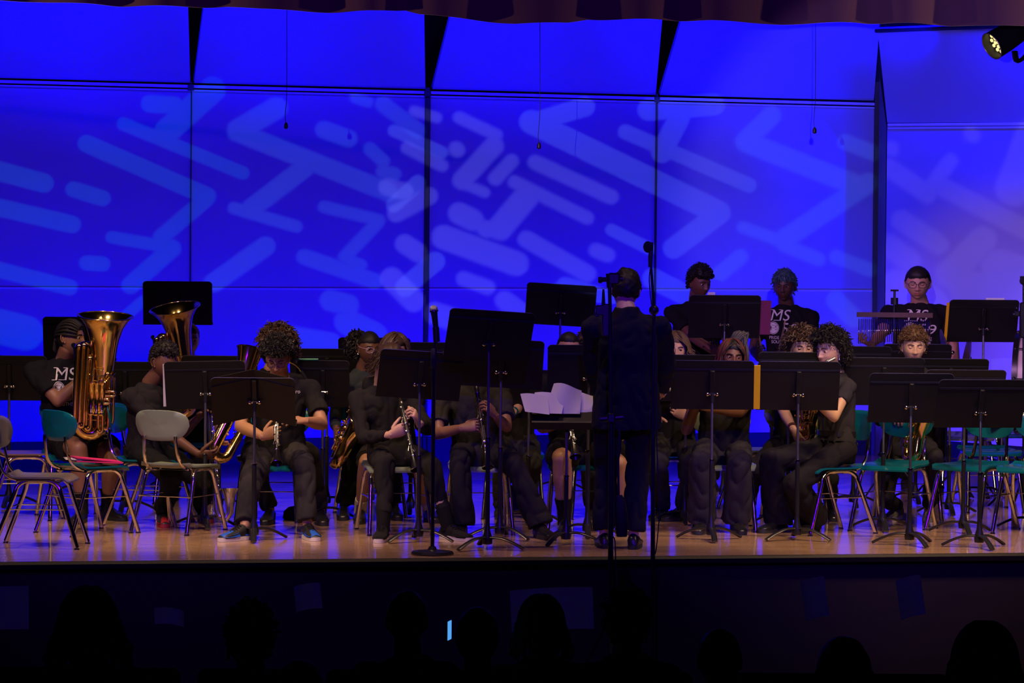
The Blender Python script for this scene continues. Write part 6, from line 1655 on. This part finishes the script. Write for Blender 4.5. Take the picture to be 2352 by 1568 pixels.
# concert bass drum at the right edge
c = P(2402, 880, 25.0); rt = thing('bass_drum', 'cream-shelled bass drum cut by the right edge', 'drum', (c.x, c.y, 0))
M = Matrix.Translation((0, 0, c.z)) @ Matrix.Rotation(R(-14), 4, 'Z') @ Matrix.Rotation(R(90), 4, 'Y')
mb = MB(); mb.lathe([(0.37, -0.2), (0.372, 0.0), (0.37, 0.2)], M, 44); mb.build('shell', mat('cream_shell', (0.62, 0.55, 0.45), 0.35, vary=(12, 0.06)), rt)
for z in (-0.2, 0.2):
    mb = MB(); mb.lathe([(0.0, z), (0.368, z)], M, 44); mb.build('drum_head', PAPER, rt)
    mb = MB(); mb.lathe([(0.366, z-0.02), (0.386, z-0.02), (0.386, z+0.02), (0.366, z+0.02), (0.366, z-0.02)], M, 44); mb.build('hoop', EBONY, rt)
for k in range(10):
    an = 2*math.pi*k/10+0.2; mb = MB(); mb.tube([M @ V((0.392*math.cos(an), 0.392*math.sin(an), z)) for z in (-0.21, 0.21)], 0.005, 6)
    for z in (-0.1, 0.1, -0.2, 0.2): mb.sphere(M @ V((0.385*math.cos(an), 0.385*math.sin(an), z)), 0.016, 8, 6)
    mb.build('tension_rod', BLACKPOLE, rt)
mb = MB()
for sx in (-1, 1): mb.tube([(0.3*sx, -0.15, c.z-0.1), (0.32*sx, 0, 0.02)], 0.012, 8); mb.tube([(0.3*sx, 0.15, c.z-0.1), (0.32*sx, 0, 0.02)], 0.012, 8)
mb.tube([(-0.32, 0, 0.3), (0.32, 0, 0.3)], 0.012, 8); mb.build('cradle', BLACKPOLE, rt)

# ------------------------------------------------------------------ microphones
def round_mic():
    b = G(993, 1273); rt = thing('microphone_stand', 'straight microphone stand with a round base at the stage edge', 'microphone stand', (b.x, b.y, 0))
    D = b.y; zt = P(1000, 796, D).z
    mb = MB(); mb.lathe([(0.0, 0.0), (0.128, 0.0), (0.130, 0.008), (0.122, 0.02), (0.03, 0.03), (0.018, 0.05)], None, 36); mb.build('base', BLACKPOLE, rt)
    mb = MB(); mb.tube([(0, 0, 0.03), (0, 0, 0.98)], 0.012, 12); mb.build('pole', BLACKPOLE, rt)
    mb = MB(); mb.tube([(0, 0, 0.95), (0, 0, 0.955), (0, 0, zt-0.05), (0, 0, zt-0.03), (0, 0, zt)], [0.010, 0.012, 0.0125, 0.011, 0.009], 12); mb.build('upper_pole', BLACKPOLE, rt)
    mb = MB(); mb.tube([(0, 0, zt-0.13), (0, 0, zt-0.12), (0, 0, zt-0.02), (0, 0, zt-0.01)], [0.012, 0.018, 0.018, 0.012], 12); mb.build('clutch_grip', RUBBER, rt)
    t = P(996, 708, D)-V((b.x, b.y, 0)); q = P(1003, 770, D)-V((b.x, b.y, 0))
    mb = MB(); mb.tube([(0, 0, zt), q+V((0, 0, -0.03)), q+V((0, 0, 0.0))], [0.009, 0.012, 0.012], 10); mb.tube([q+V((0, 0, -0.04)), q.lerp(t, 0.3)], 0.020, 12); mb.build('clip', BLACKPLASTIC, rt)
    tc = V((b.x, b.y, 0)); mc = thing('microphone', 'hand microphone with a silver ball grille on the straight stand', 'microphone', tc+q)
    d = (t-q).normalized()
    mb = MB(); mb.tube([d*-0.03, d*0.02, d*0.12, d*0.14], [0.012, 0.015, 0.019, 0.021], 14); mb.build('handle', BLACKPLASTIC, mc)
    mb = MB(); mb.sphere(d*0.158, 0.0255, 16, 10); mb.build('grille', mat('silver_mesh', (0.5, 0.5, 0.5), 0.4, 0.9, bump=(900, 0.5)), mc)
    mb = MB(); mb.tube([d*0.142, d*0.152], 0.0265, 16); mb.build('grille_band', SILVER, mc)
round_mic()
def boom_mic():
    D = 19.9; b = P(1503, 1276, D); o = V((b.x, D, -1.05)); rt = thing('microphone_stand', 'tall boom microphone stand right of the conductor', 'microphone stand', o)
    q = P(1502, 712, D)-o; t = P(1494, 590, D)-o
    mb = MB(); mb.lathe([(0, 0), (0.12, 0), (0.122, 0.01), (0.02, 0.028)], None, 30); mb.build('base', BLACKPOLE, rt)
    mb = MB(); mb.tube([(0, 0, 0.02), (q.x, q.y, 1.95)], 0.0135, 10); mb.build('pole', BLACKPOLE, rt)
    mb = MB(); mb.tube([(q.x, q.y, 1.93), q], 0.0095, 10); mb.build('upper_pole', BLACKPOLE, rt)
    mb = MB(); mb.sphere(q, 0.03, 12, 8); mb.build('boom_joint', BLACKPLASTIC, rt)
    mb = MB(); mb.tube([q-(t-q)*0.12, t], [0.009, 0.007], 8); mb.build('boom_arm', BLACKPOLE, rt)
    mb = MB(); cb_ = [P(x, y, D)-o for x, y in ((1494, 615), (1491, 640), (1494, 680), (1497, 705), (1507, 800), (1508, 1000), (1512, 1100), (1514, 1180), (1508, 1250), (1504, 1272))]; mb.tube(smooth_path([p+V((0, -0.02, 0)) for p in cb_], 4), 0.0035, 6); mb.build('cable', RUBBER, rt)
    mc = thing('microphone', 'dark microphone at the top of the tall boom stand', 'microphone', o+t)
    g_ = P(1488, 567, D)-o-t; h_ = P(1497, 556, D)-o-t
    mb = MB(); mb.tube([(0, 0, -0.06), (0, 0, 0), h_], [0.012, 0.014, 0.010], 10); mb.build('handle', BLACKPLASTIC, mc)
    mb = MB(); mb.sphere(g_, 0.028, 14, 9, None, 0, (1, 1, 1.25)); mb.build('grille', mat('black_mesh', (0.03, 0.03, 0.035), 0.5, 0.6, bump=(900, 0.5)), mc)
boom_mic()
def pit_stand():
    D = 19.6; b = P(1404, 1300, D); o = V((b.x, D, -1.05)); rt = thing('recorder_stand', 'dark pole stand with a clamped recorder in front of the stage', 'stand', o)
    L = lambda x, y, d=0: P(x, y, D+d)-o
    mb = MB(); mb.tube([(0, 0, 0.1), L(1404, 960)], 0.016, 10); mb.build('pole', BLACKPOLE, rt)
    mb = MB(); mb.tube([L(1404, 965), L(1401, 700), L(1400, 650)], [0.012, 0.011, 0.011], 10); mb.build('upper_pole', BLACKPOLE, rt)
    mb = MB(); mb.tube([L(1374, 643), L(1380, 643), L(1384, 642), L(1430, 640)], [0.016, 0.020, 0.014, 0.014], 12); mb.build('boom_arm', BLACKPLASTIC, rt)
    mb = MB(); mb.tube([L(1402, 660), L(1400, 628)], 0.022, 10); mb.box(L(1410, 640), (0.07, 0.05, 0.07), bev=0.01); mb.build('boom_joint', BLACKPLASTIC, rt)
    mb = MB(); mb.box(L(1391, 735), (0.042, 0.03, 0.19), bev=0.006); mb.tube([L(1386, 664), L(1386, 700)], [0.006, 0.012], 8); mb.box(L(1378, 712), (0.05, 0.03, 0.06), bev=0.006); mb.box(L(1371, 722), (0.03, 0.02, 0.03), bev=0.004)
    mb.build('recorder', BLACKPLASTIC, rt)
    mb = MB(); mb.tube([L(1378, 962), L(1432, 958)], 0.018, 10); mb.box(L(1404, 960), (0.05, 0.05, 0.06), bev=0.01); mb.build('clamp', BLACKPLASTIC, rt)
    mb = MB(); mb.tube(smooth_path([L(1404, 960), L(1422, 985), L(1420, 1060), L(1421, 1140)], 4), 0.007, 8); mb.tube([L(1421, 1138), L(1424, 1150), L(1428, 1200), L(1428, 1232)], [0.02, 0.034, 0.040, 0.03], 12); mb.build('counterweight', RUBBER, rt)
    mb = MB(); mb.tube(smooth_path([L(1404, 1230, -0.02), L(1412, 1240, -0.02), L(1414, 1290, -0.02), L(1416, 1400, -0.02)], 4), 0.004, 6); mb.build('cable', RUBBER, rt)
    for kk in range(3):
        an = R(-90+120*kk); mb = MB(); mb.tube([(0, 0, 0.75), (0.42*math.cos(an), 0.42*math.sin(an), 0.02)], 0.012, 8); mb.build('leg', BLACKPOLE, rt)
pit_stand()
def edge_stand():
    D = 24.4; b = P(2348, 900, D); o = V((b.x, D, 0)); rt = thing('microphone_stand', 'dark microphone stand at the right edge above the drum', 'microphone stand', o)
    L = lambda x, y, d=0: P(x, y, D+d)-o
    mb = MB(); mb.tube([(0.02, 0, 0.03), L(2352, 640)], 0.011, 10); mb.build('pole', BLACKPOLE, rt)
    mb = MB(); mb.box(L(2350, 735), (0.05, 0.05, 0.26), bev=0.01); mb.box(L(2336, 720), (0.04, 0.04, 0.04), bev=0.006); mb.sphere(L(2330, 722), 0.016, 8, 6); mb.sphere(L(2336, 708), 0.014, 8, 6); mb.build('clamp', BLACKPLASTIC, rt)
    mb = MB(); mb.tube([L(2350, 650), L(2350, 634)], [0.02, 0.024], 10); mb.sphere(L(2351, 645), 0.03, 10, 8); mb.build('grille', MATS['black_mesh'], rt)
    for kk in range(3):
        an = R(-30+120*kk); mb = MB(); mb.tube([(0.02, 0, 0.25), (0.3*math.cos(an), 0.3*math.sin(an), 0.01)], 0.009, 8); mb.build('leg', BLACKPOLE, rt)
edge_stand()
for px, y0, y1, D, lab in ((657, 290, -40, 24.0, 'leftmost hanging choir microphone before the shell'), (1238, 336, -40, 23.5, 'middle hanging choir microphone before the shell'), (1871, 301, -40, 24.5, 'rightmost hanging choir microphone before the shell')):
    t = P(px, y0, D); s0 = P(px+2, y1, D); rt = thing('hanging_microphone', lab, 'microphone', t, 0, 'choir microphones on cables')
    mb = MB(); mb.tube(smooth_path([s0-t, P(px+2, y0-120, D)-t, P(px+1, y0-60, D)-t, P(px-2, y0-25, D)-t, V((0, 0, 0.01))], 4), 0.0022, 6); mb.build('cable', RUBBER, rt)
    mb = MB(); mb.tube([(0.0, 0, 0.028), (0, 0, 0.012), (0, -0.004, -0.012), (0, -0.005, -0.018)], [0.006, 0.014, 0.015, 0.006], 10); mb.build('capsule', BLACKPLASTIC, rt)

# ------------------------------------------------------------------ LED stage light at the top right
def led_par():
    D = 23.8; c = P(2302, 92, D); rt = thing('stage_light', 'black LED stage light with lit yellow lenses at the top right', 'stage light', c)
    d = V((-0.80, -0.37, -0.47)).normalized(); M = axisM(V((0, 0, 0)), d)
    mb = MB(); mb.lathe([(0.0, -0.16), (0.055, -0.16), (0.075, -0.12), (0.085, -0.02), (0.088, 0.075), (0.090, 0.085), (0.084, 0.085), (0.080, 0.03), (0.0, 0.03)], M, 32); mb.build('housing', BLACKPLASTIC, rt)
    mb = MB(); mb.tube([M @ V((0.088*math.cos(a), 0.088*math.sin(a), 0.086)) for a in [2*math.pi*q/36 for q in range(36)]], 0.003, 6, closed=True); mb.build('front_ring', mat('brass_ring', (0.5, 0.4, 0.2), 0.4, 0.8, vary=(30, .1)), rt)
    LENS = mat('lit_lens', (0.9, 0.8, 0.3), 0.2, emit=((1.0, 0.82, 0.30), 1.1), vary=(30, 0.1))
    for k, (r, n) in enumerate(((0.0, 1), (0.032, 6), (0.062, 11))):
        for q in range(n):
            a = 2*math.pi*q/n; mb = MB(); mb.sphere((r*math.cos(a), r*math.sin(a), 0.034), 0.0125, 10, 6, M, 0, (1, 1, 0.6)); mb.build('lens', LENS, rt)
    # yoke arms and clamp
    s0 = V((0.0, 0.0, 0.0)); mb = MB()
    yk = [M @ V((0.0, -0.10, -0.05)), V((0.10, 0.02, -0.13)), V((0.17, 0.03, -0.06)), V((0.18, 0.03, 0.08)), V((0.16, 0.02, 0.2))]
    mb.tube(smooth_path(yk, 5), 0.024, 8, flat=0.35); mb.tube(smooth_path([M @ V((0, 0.10, -0.05)), V((0.06, 0.0, 0.12)), V((0.16, 0.02, 0.2))], 5), 0.024, 8, flat=0.35); mb.build('yoke', BLACKPLASTIC, rt)
    mb = MB(); mb.tube([(0.16, 0.02, 0.19), (0.16, 0.06, 0.47)], 0.02, 10); mb.build('clamp', BLACKPLASTIC, rt); rt.scale = (1.15, 1.15, 1.15)
led_par()

# ------------------------------------------------------------------ small things on the floor
def bag(px, py, w_, h_, label, m):
    p = G(px, py); mb = MB(); rings = []
    for t, k in ((0, 0.92), (0.1, 1.0), (0.6, 0.95), (0.9, 0.75), (1.0, 0.45)):
        rings.append([V((math.copysign(abs(math.cos(a))**0.6, math.cos(a))*w_/2*k, math.copysign(abs(math.sin(a))**0.6, math.sin(a))*0.11*k, h_*t)) for a in [2*math.pi*q/16 for q in range(16)]])
    mb.loft(rings); rt = thing('bag', label, 'bag', p); b = mb.build('bag_body', m, rt)
    mb = MB(); mb.tube(smooth_path([(-0.05, -0.02, h_*0.97), (-0.03, -0.03, h_*1.15), (0.03, -0.03, h_*1.15), (0.05, -0.02, h_*0.97)], 4), 0.008, 6); mb.build('handle', RUBBER, rt)
bag(1170, 1170, 0.22, 0.17, 'small grey bag on the floor beside the flared trousers', GREYCL)
bag(700, 1192, 0.30, 0.09, 'low dark case on the floor behind the boy in blue sneakers', BLK2)

# ------------------------------------------------------------------ audience
SEAT = mat('dark_seat_fabric', (0.02, 0.008, 0.010), 0.85, vary=(60, 0.3))
def theatre_seat(x, y, label):
    rt = thing('theatre_seat', label, 'seat', (x, y, -1.05), 0, 'dark auditorium seats')
    mb = MB(); mb.box((0, 0, 0.72), (0.50, 0.06, 0.56), None, bev=0.025); mb.build('backrest', SEAT, rt)
    mb = MB(); mb.box((0, -0.0 + 0.25, 0.44), (0.47, 0.44, 0.09), None, bev=0.03); mb.build('seat', SEAT, rt)
    for s in (-1, 1):
        mb = MB(); mb.box((0.265*s, 0.2, 0.32), (0.03, 0.42, 0.64), None, bev=0.01); mb.build('arm_panel', BLACKPAINT, rt)
ORD = ('first', 'second', 'third', 'fourth', 'fifth', 'sixth', 'seventh', 'eighth', 'ninth')
for k in range(9): theatre_seat((k-4)*0.58, 15.1, '%s dark auditorium seat back from the left in the far row' % ORD[k])
AUD = cloth('audience_dark', (0.02, 0.02, 0.024)); AUDG = cloth('audience_grey', (0.07, 0.07, 0.08))
def audience(px, py, D, label, hair, hm=HAIRBLK, topm=AUD, hs=1.0, tilt=0, gap=0.0, yaw=180):
    s = 7690/D
    person(label, dict(head=(px, py, D), hrot=(yaw, 4, tilt), hscale=hs, neck=(px+2, py+0.20*s, D-0.03), pelvis=(px+3, py+0.70*s, D-0.02), yaw=180, skin=SK_MD, top='long', topm=topm, bulk=1.1, vox=0.016, hairm=hm, hair=hair,
           armL=dict(w=(px-0.15*s, py+0.68*s, D+0.3)), armR=dict(w=(px+0.15*s, py+0.68*s, D+0.3))), group='audience seen from behind')
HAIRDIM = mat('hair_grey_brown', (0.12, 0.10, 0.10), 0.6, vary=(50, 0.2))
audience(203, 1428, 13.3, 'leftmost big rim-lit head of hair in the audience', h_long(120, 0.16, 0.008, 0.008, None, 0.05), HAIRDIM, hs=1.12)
audience(575, 1462, 13.6, 'audience head below the tan chair, dark hair', h_curly(0.02, 200, 0.03, 0.006), HAIRBLK, hs=1.0)
audience(935, 1428, 14.2, 'audience member in a grey top below the round microphone base', h_short(0.012), HAIRBLK, AUDG)
audience(1096, 1468, 14.0, 'audience head beside the glowing phone', h_short(0.015, 0.05, -0.08), HAIRBLK)
audience(1243, 1432, 14.6, 'audience head in front of a raised programme sheet', h_long(90, 0.14, 0.008, 0.006), HAIRBLK)
audience(1440, 1424, 14.2, 'audience head directly below the conductor', h_curly(0.02, 180, 0.03, 0.006), HAIRBLK)
audience(1652, 1520, 13.4, 'dim audience head right of the conductor', h_short(0.014), HAIRBLK)
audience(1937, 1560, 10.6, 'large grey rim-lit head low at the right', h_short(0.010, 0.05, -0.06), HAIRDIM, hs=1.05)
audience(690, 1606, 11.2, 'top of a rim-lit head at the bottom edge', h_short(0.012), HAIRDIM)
audience(2262, 1520, 11.5, 'dark audience head in the lower right corner', h_long(90, 0.14, 0.008, 0.006), HAIRBLK, hs=1.1)
def programme(px, py, w_, h_, D, label, rz=0, rx=20, roll=0):
    c = P(px, py, D); s = D/7690; mb = MB(); M = Matrix.Rotation(R(rz), 4, 'Z') @ Matrix.Rotation(R(roll), 4, 'Y') @ Matrix.Rotation(R(rx), 4, 'X')
    n = 6; vs = []
    for sd in (0, 1):
        for j in range(n+1):
            for i in range(n+1): u, v = i/n-.5, j/n-.5; vs.append(M @ V((u*w_*s, 0.02*math.cos(u*3)+0.0012*sd, v*h_*s)))
    k = (n+1)**2; fs = []
    for j in range(n):
        for i in range(n): a = j*(n+1)+i; fs += [(a, a+1, a+n+2, a+n+1), (k+a, k+a+n+1, k+a+n+2, k+a+1)]
    mb.add(vs, fs); o = mb.build('programme', THINPAPER, fix=False); o.location = c; tag(o, label, 'paper', 'programme sheets held in the audience')
programme(18, 1395, 95, 100, 15.6, 'programme sheet at the left edge of the audience', 10, -10)
programme(388, 1418, 70, 42, 15.8, 'small programme sheet between the left heads', -10, 20, 4)
programme(708, 1372, 62, 62, 15.8, 'programme sheet below the blue sneakers', 15, 10, -8)
programme(1268, 1400, 190, 100, 15.3, 'large white sheet held up behind an audience head', 0, 10, -3)
programme(1872, 1375, 60, 95, 15.8, 'tilted programme sheet below the flute player', 20, 5, -12)
programme(2092, 1372, 64, 95, 15.8, 'tilted programme sheet below the front right stand', 20, 5, -12)
c = P(1030, 1447, 14.6); rt = thing('phone', 'glowing phone screen edge held up in the audience', 'phone', c, R(78))
mb = MB(); mb.box((0, 0, 0), (0.075, 0.008, 0.09), None, bev=0.003); mb.build('case', BLACKPLASTIC, rt)
mb = MB(); mb.box((0, -0.005, 0), (0.068, 0.002, 0.082)); mb.build('screen', mat('lit_screen', (0.05, 0.2, 0.4), 0.3, emit=((0.10, 0.42, 1.0), 0.9), vary=(80, 0.3)), rt, smooth=False)
# earring, wristbands
def band(parent, off, W, E, t, r, m, name='wristband'):
    c = E.lerp(W, t); d = (W-E).normalized(); mb = MB(); mb.tube([c-d*0.012, c-d*0.011, c+d*0.011, c+d*0.012], [r*0.9, r, r, r*0.9], 14); return mb.build(name, m, parent, offset=off)
def root_of(Q): return [o for o in bpy.data.objects if o.type == 'EMPTY' and o.name.startswith('person') and (o.location-Q['off']).length < 1e-4][0]
for Q, k, t, r, m in ((Q4, 'R', 0.86, 0.034, mat('dark_red_beads', (0.06, 0.008, 0.01), 0.4, bump=(400, 0.6))), (Q4, 'R', 0.72, 0.038, MATS['dark_red_beads']), (Q16, 'R', 0.9, 0.033, MATS['dark_red_beads']), (Q20, 'L', 0.93, 0.032, TEAL), (Q12, 'L', 0.3, 0.045, MATS['dark_red_beads'])):
    S, E, W, a, sg = Q['arms'][k]; band(root_of(Q), Q['off'], W, E, t, r, m)
for Q, k in ((Q17, 1), (Q6, -1)):
    HM = Q['HM']; mb = MB(); q = HM @ V((k*0.078, 0.006, -0.036)); mb.sphere(q, 0.006, 8, 6); mb.tube([q, q+V((0, 0, -0.022 if Q is Q17 else -0.006))], [0.002, 0.0045], 6); mb.build('earring', SILVER, root_of(Q), offset=Q['off'])
# lettering at the edge of the clarinettist's chest
stick_text(Q5['shirt'], 'chest_print', Q5['bvh'], [(*text_mesh('ro'), 0.034, 0.036, 0, 0.0)], P(681, 905, 21.5), V((1, 0, 0)), V((0, 0, 1)), V((0, -1, 0)), Q5['off'], PRINT)
# lettering on the shorts of the tuba player
H, K, A, a, sg = Q1['legs']['L']; d = (K-H).normalized(); cpt = H.lerp(K, 0.55) + V((0, 0, 0.0)); outv = V((0.1, -0.75, 0.65)).normalized(); xa = (d - outv*d.dot(outv)).normalized(); xa = xa if xa.x > 0 else -xa; za = outv.cross(xa); za = za if za.z > 0 else -za
stick_text(Q1['trs'], 'lettering', Q1['bvl'], [(*text_mesh('ESSENTIALS', 0, 0.01), 0.040, 0.045, 0.0, 0.01)], cpt, xa, za, outv, Q1['off'], PRINT, 0.004)
